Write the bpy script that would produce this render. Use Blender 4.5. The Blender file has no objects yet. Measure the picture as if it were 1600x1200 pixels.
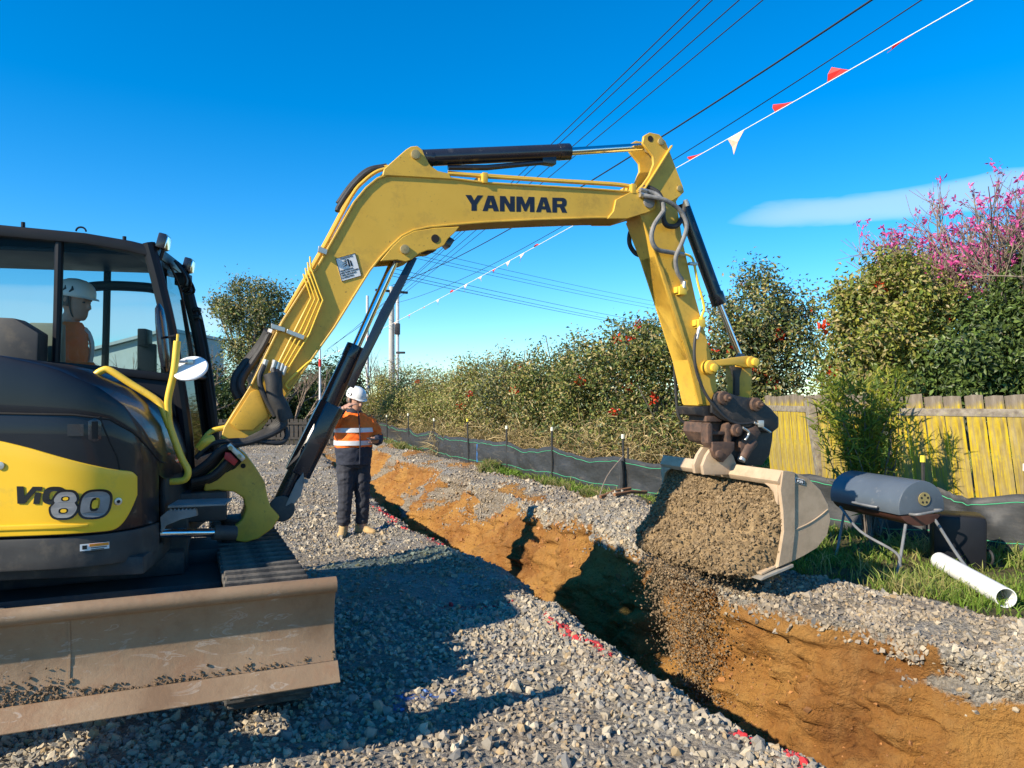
import bpy, bmesh, math, random
import numpy as np
from mathutils import Vector, Matrix
random.seed(7)
RNG = np.random.default_rng(11)
R = math.radians
SC = bpy.context.scene
COL = SC.collection

# ------------------------------------------------------------------ camera, sky, sun, exposure
FOC, CU, HV, CAMZ = 1155.0, 800.0, 620.0, 1.65     # focal length and horizon measured in a 1600 x 1200 frame; eye height in metres
cam_data = bpy.data.cameras.new('camera')
cam = bpy.data.objects.new('camera', cam_data)
COL.objects.link(cam)
cam.location = (0, 0, CAMZ)
cam.rotation_euler = (R(90), 0, 0)
cam_data.sensor_width = 36.0
cam_data.lens = 36.0 * FOC / 1600.0
cam_data.shift_y = (HV - 600.0) / 1600.0
cam_data.clip_start = 0.05
cam_data.clip_end = 6000
SC.camera = cam

SUN_EL, SUN_AZ = R(31.0), R(36.0)                    # light travels towards (cos az, sin az), down at el
world = bpy.data.worlds.new('World')
SC.world = world
world.use_nodes = True
wn, wl = world.node_tree.nodes, world.node_tree.links
wn.clear()
w_out = wn.new('ShaderNodeOutputWorld')
w_bg = wn.new('ShaderNodeBackground')
w_bg.inputs['Strength'].default_value = 0.115
w_sky = wn.new('ShaderNodeTexSky')
w_sky.sky_type = 'NISHITA'
w_sky.sun_disc = False
w_sky.sun_elevation = SUN_EL
# the sun stands at -(cos az, sin az); sun_rotation is measured clockwise from +Y
w_sky.sun_rotation = math.atan2(-math.cos(SUN_AZ), -math.sin(SUN_AZ)) % (2 * math.pi)
w_sky.air_density = 1.0
w_sky.dust_density = 0.0
w_sky.ozone_density = 1.2
w_hsv = wn.new('ShaderNodeHueSaturation')
w_hsv.inputs['Saturation'].default_value = 1.30
w_hsv.inputs['Value'].default_value = 1.0

def wmath(op, a, b=None, c=None, clamp=False):
    n = wn.new('ShaderNodeMath'); n.operation = op; n.use_clamp = clamp
    for i, s in enumerate((a, b, c)):
        if s is None: continue
        if isinstance(s, (int, float)): n.inputs[i].default_value = s
        else: wl.new(s, n.inputs[i])
    return n.outputs[0]
w_tc = wn.new('ShaderNodeTexCoord')
w_sep = wn.new('ShaderNodeSeparateXYZ')
wl.new(w_tc.outputs['Generated'], w_sep.inputs[0])
wx, wy, wz = w_sep.outputs
w_az = wmath('ARCTAN2', wx, wy)                       # bearing from +Y
w_el = wmath('ARCSINE', wz)
w_noise = wn.new('ShaderNodeTexNoise')
w_noise.inputs['Scale'].default_value = 5.0
w_noise.inputs['Detail'].default_value = 5.0
w_map = wn.new('ShaderNodeMapping')
w_map.inputs['Scale'].default_value = (1.0, 1.0, 4.0)
wl.new(w_tc.outputs['Generated'], w_map.inputs[0])
wl.new(w_map.outputs[0], w_noise.inputs[0])
nz = w_noise.outputs[0]

def cloud(az0, el0, az1, el1, half, amount):
    """a long lens-shaped bank of thin cloud between two sky directions (radians)"""
    L = math.hypot(az1 - az0, el1 - el0)
    cx, cy = (az0 + az1) / 2, (el0 + el1) / 2
    ux, uy = (az1 - az0) / L, (el1 - el0) / L
    da = wmath('SUBTRACT', w_az, cx); de = wmath('SUBTRACT', w_el, cy)
    p = wmath('ADD', wmath('MULTIPLY', da, ux), wmath('MULTIPLY', de, uy))
    q = wmath('SUBTRACT', wmath('MULTIPLY', de, ux), wmath('MULTIPLY', da, uy))
    q = wmath('ADD', q, wmath('MULTIPLY', wmath('SUBTRACT', nz, 0.5), half * 1.9))
    pp = wmath('POWER', wmath('ABSOLUTE', wmath('DIVIDE', p, L / 2)), 3.0)
    qq = wmath('POWER', wmath('ABSOLUTE', wmath('DIVIDE', q, half)), 2.0)
    d = wmath('SUBTRACT', 1.0, wmath('ADD', pp, qq), clamp=True)
    return wmath('MULTIPLY', wmath('MULTIPLY', d, wmath('SUBTRACT', 2.0, d)), amount, clamp=True)
def sky_dir(u, v):
    x, z = (u - CU) / FOC, (HV - v) / FOC
    return math.atan2(x, 1.0), math.atan(z / math.hypot(x, 1.0))
masks = [cloud(*sky_dir(1135, 348), *sky_dir(1760, 262), 0.022, 0.42),
         cloud(*sky_dir(-500, 505), *sky_dir(420, 500), 0.030, 0.50),
         cloud(*sky_dir(-300, 455), *sky_dir(300, 468), 0.012, 0.35),
         cloud(-2.6, 0.22, -1.6, 0.30, 0.05, 0.5), cloud(1.5, 0.25, 2.4, 0.2, 0.06, 0.5)]
tot = masks[0]
for m_ in masks[1:]:
    tot = wmath('MAXIMUM', tot, m_)
w_mix = wn.new('ShaderNodeMix'); w_mix.data_type = 'RGBA'
wl.new(tot, w_mix.inputs[0])
w_tint = wn.new('ShaderNodeMix'); w_tint.data_type = 'RGBA'; w_tint.blend_type = 'MULTIPLY'; w_tint.inputs[0].default_value = 1.0
wl.new(w_sky.outputs[0], w_tint.inputs[6])
w_tint.inputs[7].default_value = (0.66, 0.88, 1.09, 1)        # the deep clear blue of a dry winter sky
wl.new(w_tint.outputs[2], w_hsv.inputs['Color'])
wl.new(w_hsv.outputs[0], w_mix.inputs[6])
w_mix.inputs[7].default_value = (4.4, 5.2, 6.2, 1)
wl.new(w_mix.outputs[2], w_bg.inputs['Color'])
wl.new(w_bg.outputs[0], w_out.inputs['Surface'])

sun_data = bpy.data.lights.new('sun', 'SUN')
sun_data.energy = 5.0
sun_data.angle = R(0.53)
sun_data.color = (1.0, 0.88, 0.70)
sun = bpy.data.objects.new('sun', sun_data)
COL.objects.link(sun)
ld = Vector((math.cos(SUN_AZ) * math.cos(SUN_EL), math.sin(SUN_AZ) * math.cos(SUN_EL), -math.sin(SUN_EL)))
sun.rotation_euler = ld.to_track_quat('-Z', 'Y').to_euler()
sun.location = (-8, -5, 12)

SC.view_settings.view_transform = 'Standard'
SC.view_settings.look = 'None'
SC.view_settings.exposure = 0.78
SC.view_settings.gamma = 1.0
SC.view_settings.use_curve_mapping = False
SC.cycles.max_bounces = 6
SC.cycles.transparent_max_bounces = 12
SC.cycles.use_denoising = True

# ------------------------------------------------------------------ helpers: noise, frames, mesh building
def _hash(ix, iy, iz, seed):
    h = (ix.astype(np.int64) * 374761393 + iy.astype(np.int64) * 668265263 + iz.astype(np.int64) * 2147483647 + seed * 1274126177) & 0xFFFFFFFF
    h = ((h ^ (h >> 13)) * 1274126177) & 0xFFFFFFFF
    h = (h ^ (h >> 16)) & 0xFFFFFFFF
    return h.astype(np.float64) / 4294967295.0
def vnoise(x, y, z=0.0, seed=0):
    x, y, z = np.broadcast_arrays(np.asarray(x, float), np.asarray(y, float), np.asarray(z, float))
    ix, iy, iz = np.floor(x), np.floor(y), np.floor(z)
    fx, fy, fz = x - ix, y - iy, z - iz
    fx = fx * fx * (3 - 2 * fx); fy = fy * fy * (3 - 2 * fy); fz = fz * fz * (3 - 2 * fz)
    r = 0
    for a in (0, 1):
        for b in (0, 1):
            for c in (0, 1):
                w = (fx if a else 1 - fx) * (fy if b else 1 - fy) * (fz if c else 1 - fz)
                r = r + w * _hash(ix + a, iy + b, iz + c, seed)
    return r * 2 - 1
def fbm(x, y, z=0.0, octv=4, seed=0, gain=0.5):
    r, a, f = 0, 1.0, 1.0
    for o in range(octv):
        r = r + a * vnoise(np.asarray(x) * f, np.asarray(y) * f, np.asarray(z) * f, seed + o * 17)
        a *= gain; f *= 2.03
    return r

class Frame:
    """a vertical working plane: t runs along it, s sideways (away from the viewer), z up"""
    def __init__(self, ox, oy, deg):
        self.ox, self.oy = ox, oy
        self.c, self.s = math.cos(R(deg)), math.sin(R(deg))
    def pt(self, t, s, z):
        return Vector((self.ox + t * self.c - s * self.s, self.oy + t * self.s + s * self.c, z))
    def dirv(self, t, s, z):
        return Vector((t * self.c - s * self.s, t * self.s + s * self.c, z))
    def px(self, u, v, s=0.0):
        """measured photo coordinates -> (t, z) in metres on the plane at sideways offset s"""
        k = (u - CU) / FOC
        ax, ay = self.ox - s * self.s, self.oy + s * self.c
        t = (k * ay - ax) / (self.c - k * self.s)
        Y = ay + t * self.s
        return t, CAMZ + (HV - v) / FOC * Y
    def at(self, u, v, s=0.0):
        t, z = self.px(u, v, s)
        return self.pt(t, s, z)
def at(u, v, Y):
    return Vector(((u - CU) / FOC * Y, Y, CAMZ + (HV - v) / FOC * Y))

def catmull(pts, n=6):
    P = [Vector(p) for p in pts]
    if len(P) < 3: return P
    out = []
    for i in range(len(P) - 1):
        p0 = P[i - 1] if i else P[0] * 2 - P[1]
        p1, p2 = P[i], P[i + 1]
        p3 = P[i + 2] if i + 2 < len(P) else P[-1] * 2 - P[-2]
        for k in range(n):
            t = k / n
            out.append(0.5 * ((2 * p1) + (-p0 + p2) * t + (2 * p0 - 5 * p1 + 4 * p2 - p3) * t * t + (-p0 + 3 * p1 - 3 * p2 + p3) * t ** 3))
    out.append(P[-1])
    return out

class MB:
    def __init__(self):
        self.v, self.f, self.m = [], [], []
        self.mi = 0
    def face(self, idx):
        self.f.append(tuple(idx)); self.m.append(self.mi)
    def add(self, verts, faces):
        b = len(self.v)
        self.v += [Vector(p) for p in verts]
        for f in faces: self.face([b + i for i in f])
    def prism(self, loop0, loop1):
        """two matching outlines joined by side faces and capped"""
        n = len(loop0)
        self.add(list(loop0) + list(loop1),
                 [tuple(range(n))[::-1], tuple(range(n, 2 * n))] + [(i, (i + 1) % n, n + (i + 1) % n, n + i) for i in range(n)])
    def plate(self, fr, tz, s0, s1):
        self.prism([fr.pt(t, s0, z) for t, z in tz], [fr.pt(t, s1, z) for t, z in tz])
    def plate_px(self, fr, uv, s0, s1, at_s=None):
        a = s0 if at_s is None else at_s
        self.plate(fr, [fr.px(u, v, a) for u, v in uv], s0, s1)
    def box(self, c, sx, sy, sz, M=None):
        c = Vector(c)
        L = []
        for z in (-1, 1):
            for x, y in ((-1, -1), (1, -1), (1, 1), (-1, 1)):
                d = Vector((x * sx / 2, y * sy / 2, z * sz / 2))
                L.append(c + (M @ d if M else d))
        self.prism(L[:4], L[4:])
    def fbox(self, fr, t0, t1, s0, s1, z0, z1):
        self.prism([fr.pt(t, s, z0) for t, s in ((t0, s0), (t1, s0), (t1, s1), (t0, s1))],
                   [fr.pt(t, s, z1) for t, s in ((t0, s0), (t1, s0), (t1, s1), (t0, s1))])
    def tube(self, pts, r, n=10, cap=True, flat=None):
        P = [Vector(p) for p in pts]
        rs = r if isinstance(r, (list, tuple)) else [r] * len(P)
        up = None; rings = []; b = len(self.v)
        for i, p in enumerate(P):
            d = (P[min(i + 1, len(P) - 1)] - P[max(i - 1, 0)])
            if d.length < 1e-9: d = Vector((0, 0, 1))
            d.normalize()
            if up is None:
                a = Vector((0, 0, 1)) if abs(d.z) < 0.9 else Vector((1, 0, 0))
                if flat is not None: a = Vector(flat)
                up = (a - d * a.dot(d)).normalized()
            else:
                up = (up - d * up.dot(d)).normalized()
            w = d.cross(up)
            for k in range(n):
                an = 2 * math.pi * k / n
                self.v.append(p + (up * math.cos(an) + w * math.sin(an)) * rs[i])
        for i in range(len(P) - 1):
            for k in range(n):
                self.face((b + i * n + k, b + i * n + (k + 1) % n, b + (i + 1) * n + (k + 1) % n, b + (i + 1) * n + k))
        if cap:
            self.face([b + k for k in range(n)][::-1])
            self.face([b + (len(P) - 1) * n + k for k in range(n)])
    def cyl(self, p0, p1, r, n=20):
        self.tube([p0, p1], r, n)
    def rings(self, rings, cap=True, closed=True):
        """loft through lists of points of equal length"""
        b = len(self.v); n = len(rings[0])
        for rg in rings: self.v += [Vector(p) for p in rg]
        kk = n if closed else n - 1
        for i in range(len(rings) - 1):
            for k in range(kk):
                self.face((b + i * n + k, b + i * n + (k + 1) % n, b + (i + 1) * n + (k + 1) % n, b + (i + 1) * n + k))
        if cap:
            self.face([b + k for k in range(n)][::-1])
            self.face([b + (len(rings) - 1) * n + k for k in range(n)])
    def build(self, name, mat, parent=None, bevel=0.0, seg=2, smooth=35.0, mods=None):
        me = bpy.data.meshes.new(name)
        me.from_pydata([tuple(p) for p in self.v], [], self.f)
        mats = mat if isinstance(mat, (list, tuple)) else [mat]
        for m in mats: me.materials.append(m)
        if len(mats) > 1: me.polygons.foreach_set('material_index', self.m)
        bm = bmesh.new(); bm.from_mesh(me)
        bmesh.ops.recalc_face_normals(bm, faces=bm.faces)
        if bevel > 0:
            ed = [e for e in bm.edges if len(e.link_faces) == 2 and e.calc_face_angle(0) > R(28)]
            bmesh.ops.bevel(bm, geom=ed, offset=bevel, segments=seg, affect='EDGES', profile=0.6, clamp_overlap=True)
        bm.to_mesh(me); bm.free()
        if smooth:
            me.polygons.foreach_set('use_smooth', [True] * len(me.polygons))
            me.set_sharp_from_angle(angle=R(smooth))
        return link(name, me, parent)

def link(name, me, parent=None):
    o = bpy.data.objects.new(name, me)
    COL.objects.link(o)
    if parent is not None: child(o, parent)
    return o
def basis(o):
    m = o.matrix_basis.copy()
    return (basis(o.parent) @ o.matrix_parent_inverse @ m) if o.parent else m
def child(o, parent):
    o.parent = parent
    o.matrix_parent_inverse = basis(parent).inverted()
def tag(o, label=None, cat=None, group=None, kind=None):
    if label: o['label'] = label
    if cat: o['category'] = cat
    if group: o['group'] = group
    if kind: o['kind'] = kind
    return o
def empty(name, loc, label=None, cat=None, group=None, rz=0.0):
    o = bpy.data.objects.new(name, None)
    o.empty_display_size = 0.2
    o.location = loc; o.rotation_euler = (0, 0, rz)
    COL.objects.link(o)
    return tag(o, label, cat, group)
def np_mesh(name, V, F, mat, parent=None, smooth=False, attrs=None):
    """big mesh from arrays; F is (n,3) or (n,4); attrs: name -> per-vertex RGBA"""
    me = bpy.data.meshes.new(name)
    V = np.asarray(V, np.float32); F = np.asarray(F, np.int32)
    k = F.shape[1]
    me.vertices.add(len(V)); me.vertices.foreach_set('co', V.ravel())
    me.loops.add(F.size); me.loops.foreach_set('vertex_index', F.ravel())
    me.polygons.add(len(F))
    me.polygons.foreach_set('loop_start', np.arange(0, F.size, k, dtype=np.int32))
    me.polygons.foreach_set('loop_total', np.full(len(F), k, np.int32))
    me.polygons.foreach_set('use_smooth', np.full(len(F), bool(smooth)))
    for an, A in (attrs or {}).items():
        at_ = me.attributes.new(an, 'FLOAT_COLOR', 'POINT')
        A = np.asarray(A, np.float32)
        if A.shape[1] == 3: A = np.concatenate([A, np.ones((len(A), 1), np.float32)], 1)
        at_.data.foreach_set('color', A.ravel())
    me.update(calc_edges=True)
    me.materials.append(mat)
    return link(name, me, parent)

# ------------------------------------------------------------------ helpers: materials
class NT:
    def __init__(self, name):
        self.m = bpy.data.materials.new(name); self.m.use_nodes = True
        self.n, self.l = self.m.node_tree.nodes, self.m.node_tree.links
        self.b = self.n['Principled BSDF']
        self.tc = self.n.new('ShaderNodeTexCoord')
    def link(self, a, b): self.l.new(a, b)
    def coord(self, scale=(1, 1, 1), rot=(0, 0, 0)):
        mp = self.n.new('ShaderNodeMapping'); mp.inputs['Scale'].default_value = scale; mp.inputs['Rotation'].default_value = rot
        self.link(self.tc.outputs['Object'], mp.inputs[0]); return mp.outputs[0]
    def noise(self, scale, detail=4, rough=0.55, vec=None, dist=0.0):
        t = self.n.new('ShaderNodeTexNoise'); t.inputs['Scale'].default_value = scale
        t.inputs['Detail'].default_value = detail; t.inputs['Roughness'].default_value = rough; t.inputs['Distortion'].default_value = dist
        self.link(vec or self.tc.outputs['Object'], t.inputs[0]); return t.outputs[0]
    def voronoi(self, scale, out=0, vec=None, feature='F1'):
        t = self.n.new('ShaderNodeTexVoronoi'); t.inputs['Scale'].default_value = scale; t.feature = feature
        self.link(vec or self.tc.outputs['Object'], t.inputs[0]); return t.outputs[out]
    def ramp(self, fac, stops):
        r = self.n.new('ShaderNodeValToRGB'); e = r.color_ramp.elements
        while len(e) < len(stops): e.new(0.5)
        for i, (p, c) in enumerate(stops):
            e[i].position = p; e[i].color = (c, c, c, 1) if isinstance(c, (int, float)) else (*c[:3], 1)
        self.link(fac, r.inputs[0]); return r.outputs[0]
    def mix(self, fac, a, b, mode='MIX'):
        m = self.n.new('ShaderNodeMix'); m.data_type = 'RGBA'; m.blend_type = mode
        for s, i in ((fac, 0), (a, 6), (b, 7)):
            if isinstance(s, (int, float)): m.inputs[i].default_value = s if i == 0 else (s, s, s, 1)
            elif isinstance(s, (tuple, list)): m.inputs[i].default_value = (*s[:3], 1)
            else: self.link(s, m.inputs[i])
        return m.outputs[2]
    def math(self, op, a, b=0.0, clamp=False):
        m = self.n.new('ShaderNodeMath'); m.operation = op; m.use_clamp = clamp
        for i, s in enumerate((a, b)):
            if isinstance(s, (int, float)): m.inputs[i].default_value = s
            else: self.link(s, m.inputs[i])
        return m.outputs[0]
    def attr(self, name):
        a = self.n.new('ShaderNodeAttribute'); a.attribute_name = name; return a
    def sep(self, c):
        s = self.n.new('ShaderNodeSeparateColor'); self.link(c, s.inputs[0]); return s.outputs
    def bump(self, h, strength=0.4, dist=0.01):
        b = self.n.new('ShaderNodeBump'); b.inputs['Strength'].default_value = strength; b.inputs['Distance'].default_value = dist
        self.link(h, b.inputs['Height']); self.link(b.outputs[0], self.b.inputs['Normal'])
    def set(self, **k):
        names = dict(color='Base Color', rough='Roughness', metal='Metallic', spec='Specular IOR Level', coat='Coat Weight')
        for a, s in k.items():
            i = self.b.inputs[names[a]]
            if isinstance(s, (int, float)): i.default_value = s
            elif isinstance(s, (tuple, list)): i.default_value = (*s[:3], 1)
            else: self.link(s, i)
        return self.m

def simple(name, c1, c2=None, scale=8.0, rough=0.6, metal=0.0, bump=0.0, bscale=60.0, spec=0.5, stretch=(1, 1, 1), dirt=None, dirt_amt=0.5, dscale=5.0, coat=0.0):
    """paint, plastic, steel, cloth: two tones of the same stuff, worn by a noise, with optional dirt patches"""
    k = NT(name)
    vec = k.coord(stretch)
    c2 = c2 or tuple(min(1, x * 1.15) for x in c1)
    f = k.ramp(k.noise(scale, 5, 0.6, vec), [(0.3, 0.0), (0.7, 1.0)])
    col = k.mix(f, c1, c2)
    if dirt:
        d = k.ramp(k.noise(dscale, 8, 0.7, vec), [(0.62 - 0.25 * dirt_amt, 0.0), (0.80 - 0.15 * dirt_amt, 1.0)])
        col = k.mix(k.math('MULTIPLY', d, 0.75), col, dirt)
        rr = k.math('ADD', k.math('MULTIPLY', d, 0.3), rough, True)
        k.set(rough=rr)
    else:
        k.set(rough=k.math('ADD', k.math('MULTIPLY', k.noise(scale * 2.3, 4), 0.16), rough - 0.08, True))
    if bump: k.bump(k.noise(bscale, 6, 0.65, vec), bump, 0.006)
    return k.set(color=col, metal=metal, spec=spec, coat=coat)
# ------------------------------------------------------------------ materials
M = {}
def yellow_paint():
    k = NT('yellow_paint')
    f = k.noise(1.6, 5, 0.6)
    col = k.mix(k.ramp(f, [(0.35, 0.0), (0.68, 1.0)]), (0.60, 0.355, 0.040), (0.68, 0.42, 0.058))
    grime = k.ramp(k.noise(4.5, 9, 0.78), [(0.50, 0.0), (0.72, 1.0)])
    col = k.mix(k.math('MULTIPLY', grime, 0.55), col, (0.24, 0.155, 0.05))
    spots = k.ramp(k.noise(38.0, 4, 0.6), [(0.66, 0.0), (0.70, 1.0)])
    chips = k.math('MULTIPLY', spots, k.ramp(k.noise(2.2, 3), [(0.42, 0.0), (0.58, 1.0)]))
    col = k.mix(k.math('MULTIPLY', chips, 0.85), col, (0.09, 0.055, 0.03))
    k.bump(k.noise(35.0, 4), 0.08, 0.004)
    return k.set(color=col, rough=k.math('ADD', k.math('MULTIPLY', grime, 0.3), 0.42), spec=0.4)
M['yellow'] = yellow_paint()
M['panel_yellow'] = simple('panel_yellow', (0.86, 0.49, 0.015), (0.90, 0.54, 0.025), 2.0, 0.34, dirt=(0.42, 0.28, 0.06), dirt_amt=0.2, dscale=3, coat=0.2)
M['rail_yellow'] = simple('rail_yellow', (0.82, 0.52, 0.045), (0.86, 0.58, 0.07), 6.0, 0.38, dirt=(0.35, 0.25, 0.08), dirt_amt=0.2, dscale=18)
M['black'] = simple('black_plastic', (0.006, 0.007, 0.011), (0.011, 0.013, 0.019), 3.0, 0.34, spec=0.28, coat=0.25, dirt=(0.03, 0.03, 0.031), dirt_amt=0.2, dscale=2.5)
M['black_dusty'] = simple('dusty_black_steel', (0.022, 0.022, 0.024), (0.045, 0.043, 0.04), 5.0, 0.6, dirt=(0.13, 0.11, 0.085), dirt_amt=0.5, dscale=6)
M['cab_black'] = simple('cab_black', (0.008, 0.009, 0.012), (0.013, 0.014, 0.018), 3.0, 0.38, spec=0.2)
M['gloss_black'] = simple('gloss_black', (0.012, 0.014, 0.022), (0.02, 0.022, 0.03), 3.0, 0.25, coat=0.4, dirt=(0.09, 0.085, 0.08), dirt_amt=0.15, dscale=8)
M['rubber'] = simple('hose_rubber', (0.016, 0.016, 0.017), (0.035, 0.034, 0.033), 14.0, 0.62, bump=0.2, bscale=90)
M['grey_hose'] = simple('grey_hose', (0.13, 0.13, 0.13), (0.25, 0.245, 0.235), 20.0, 0.65, bump=0.3, bscale=160)
M['chrome'] = simple('chrome', (0.82, 0.83, 0.85), (0.9, 0.9, 0.9), 3.0, 0.12, metal=1.0)
M['fitting'] = simple('zinc_fitting', (0.45, 0.44, 0.40), (0.62, 0.60, 0.55), 30.0, 0.4, metal=0.8)
M['pin_steel'] = simple('pin_steel', (0.36, 0.27, 0.12), (0.48, 0.38, 0.18), 30.0, 0.5, metal=0.4, dirt=(0.1, 0.07, 0.04), dirt_amt=0.4, dscale=30)
M['dark_hole'] = simple('dark_hole', (0.012, 0.011, 0.01), (0.02, 0.018, 0.016), 9.0, 0.9)
M['rusty'] = simple('rusty_coupler', (0.045, 0.032, 0.026), (0.13, 0.07, 0.045), 14.0, 0.7, dirt=(0.22, 0.12, 0.07), dirt_amt=0.45, dscale=12, bump=0.35, bscale=70)
M['coupler_black'] = simple('coupler_black', (0.016, 0.016, 0.018), (0.035, 0.033, 0.032), 7.0, 0.55, dirt=(0.14, 0.10, 0.07), dirt_amt=0.35, dscale=10, bump=0.2, bscale=80)
M['pad'] = simple('track_rubber', (0.03, 0.029, 0.028), (0.07, 0.066, 0.06), 10.0, 0.85, bump=0.5, bscale=60, dirt=(0.2, 0.175, 0.14), dirt_amt=0.6, dscale=9)
M['frame_grey'] = simple('dusty_frame_steel', (0.14, 0.135, 0.13), (0.26, 0.25, 0.235), 6.0, 0.7, dirt=(0.3, 0.26, 0.2), dirt_amt=0.5, dscale=7)
M['white'] = simple('white_paint', (0.72, 0.73, 0.74), (0.8, 0.8, 0.8), 5.0, 0.4)
M['decal_white'] = simple('decal_white', (0.68, 0.68, 0.66), (0.78, 0.78, 0.77), 40.0, 0.5, dirt=(0.4, 0.35, 0.25), dirt_amt=0.1, dscale=30)
M['decal_orange'] = simple('decal_orange', (0.8, 0.25, 0.02), None, 5.0, 0.5)
M['letter_navy'] = simple('letter_navy', (0.006, 0.008, 0.022), (0.012, 0.014, 0.03), 20.0, 0.4)
M['letter_grey'] = simple('letter_grey', (0.19, 0.185, 0.18), (0.30, 0.295, 0.29), 9.0, 0.4)
M['letter_black'] = simple('letter_black', (0.008, 0.008, 0.009), None, 9.0, 0.4)
M['red_plastic'] = simple('red_plastic', (0.5, 0.02, 0.02), None, 9.0, 0.5)
M['seat'] = simple('seat_fabric', (0.03, 0.03, 0.033), (0.05, 0.05, 0.055), 20, 0.9)
M['tan_box'] = simple('tan_trim', (0.30, 0.27, 0.20), (0.36, 0.33, 0.25), 6, 0.8)

def blade_steel():
    k = NT('blade_steel')
    f = k.noise(2.5, 7, 0.65)
    col = k.mix(k.ramp(f, [(0.35, 0.0), (0.7, 1.0)]), (0.21, 0.128, 0.070), (0.38, 0.27, 0.165))
    rust = k.ramp(k.noise(5.0, 8, 0.7), [(0.5, 0.0), (0.72, 1.0)])
    col = k.mix(k.math('MULTIPLY', rust, 0.7), col, (0.20, 0.085, 0.035))
    scr = k.ramp(k.noise(9.0, 6, 0.6, k.coord((0.35, 1, 1.6), (0, 0.6, 0.4)), 2.0), [(0.585, 0.0), (0.62, 1.0), (0.66, 0.0)])
    scr = k.math('MULTIPLY', scr, k.ramp(k.noise(3.0, 3), [(0.40, 0.0), (0.58, 1.0)]))
    col = k.mix(k.math('MULTIPLY', scr, 0.45), col, (0.48, 0.43, 0.37))
    k.bump(k.noise(40.0, 7, 0.7), 0.35, 0.006)
    return k.set(color=col, rough=k.math('ADD', k.math('MULTIPLY', f, 0.3), 0.42), metal=0.15, spec=0.4)
M['blade'] = blade_steel()
M['bucket'] = simple('bucket_paint', (0.40, 0.29, 0.185), (0.50, 0.375, 0.25), 3.0, 0.6, dirt=(0.24, 0.18, 0.11), dirt_amt=0.55, dscale=3.5, bump=0.25, bscale=55)
M['bucket_inner'] = simple('bucket_inner', (0.22, 0.165, 0.10), (0.30, 0.23, 0.15), 5.0, 0.8, bump=0.4, bscale=40)
M['bucket_edge'] = simple('bucket_edge', (0.36, 0.33, 0.28), (0.48, 0.45, 0.39), 9.0, 0.45, metal=0.5)

def glass(name, tint, gloss=0.9):
    m = bpy.data.materials.new(name); m.use_nodes = True
    n, l = m.node_tree.nodes, m.node_tree.links
    n.clear()
    o = n.new('ShaderNodeOutputMaterial'); mx = n.new('ShaderNodeMixShader')
    t = n.new('ShaderNodeBsdfTransparent'); t.inputs[0].default_value = (*tint, 1)
    g = n.new('ShaderNodeBsdfGlossy'); g.inputs['Roughness'].default_value = 0.03; g.inputs[0].default_value = (gloss, gloss, gloss, 1)
    f = n.new('ShaderNodeFresnel'); f.inputs[0].default_value = 1.5
    l.new(f.outputs[0], mx.inputs[0]); l.new(t.outputs[0], mx.inputs[1]); l.new(g.outputs[0], mx.inputs[2]); l.new(mx.outputs[0], o.inputs[0])
    return m
M['glass'] = glass('cab_glass', (0.74, 0.86, 0.87), 0.2)

def attr_mat(name, rough=0.9, trans=0.0, bump=0.0, bscale=80.0, spec=0.3, var=0.0):
    """colour comes from the piece's own stored colour: stone by stone, leaf by leaf"""
    k = NT(name)
    col = k.attr('col').outputs['Color']
    if var: col = k.mix(1.0, col, k.ramp(k.noise(bscale * 0.5, 4), [(0.3, 1 - var), (0.7, 1 + var)]), 'MULTIPLY')
    if bump: k.bump(k.noise(bscale, 4), bump, 0.004)
    k.set(color=col, rough=rough, spec=spec)
    if trans:
        t = k.n.new('ShaderNodeBsdfTranslucent'); k.link(col, t.inputs[0])
        mx = k.n.new('ShaderNodeMixShader'); mx.inputs[0].default_value = trans
        out = k.n['Material Output']
        k.link(k.b.outputs[0], mx.inputs[1]); k.link(t.outputs[0], mx.inputs[2]); k.link(mx.outputs[0], out.inputs[0])
    return k.m
M['stone'] = attr_mat('crushed_stone', 0.9, bump=0.3, bscale=90, var=0.12)
M['leaf'] = attr_mat('leaf', 0.45, trans=0.3, spec=0.45)
M['straw'] = attr_mat('dry_straw', 0.85, trans=0.2)
M['grass'] = attr_mat('grass_blade', 0.6, trans=0.35)
M['petal'] = attr_mat('petal', 0.6, trans=0.3)
M['bark'] = simple('bark', (0.10, 0.078, 0.06), (0.20, 0.17, 0.14), 12.0, 0.95, bump=0.6, bscale=40, stretch=(1, 1, 0.3))
M['twig'] = simple('pale_twig', (0.17, 0.125, 0.09), (0.28, 0.22, 0.17), 12.0, 0.95)

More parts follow.
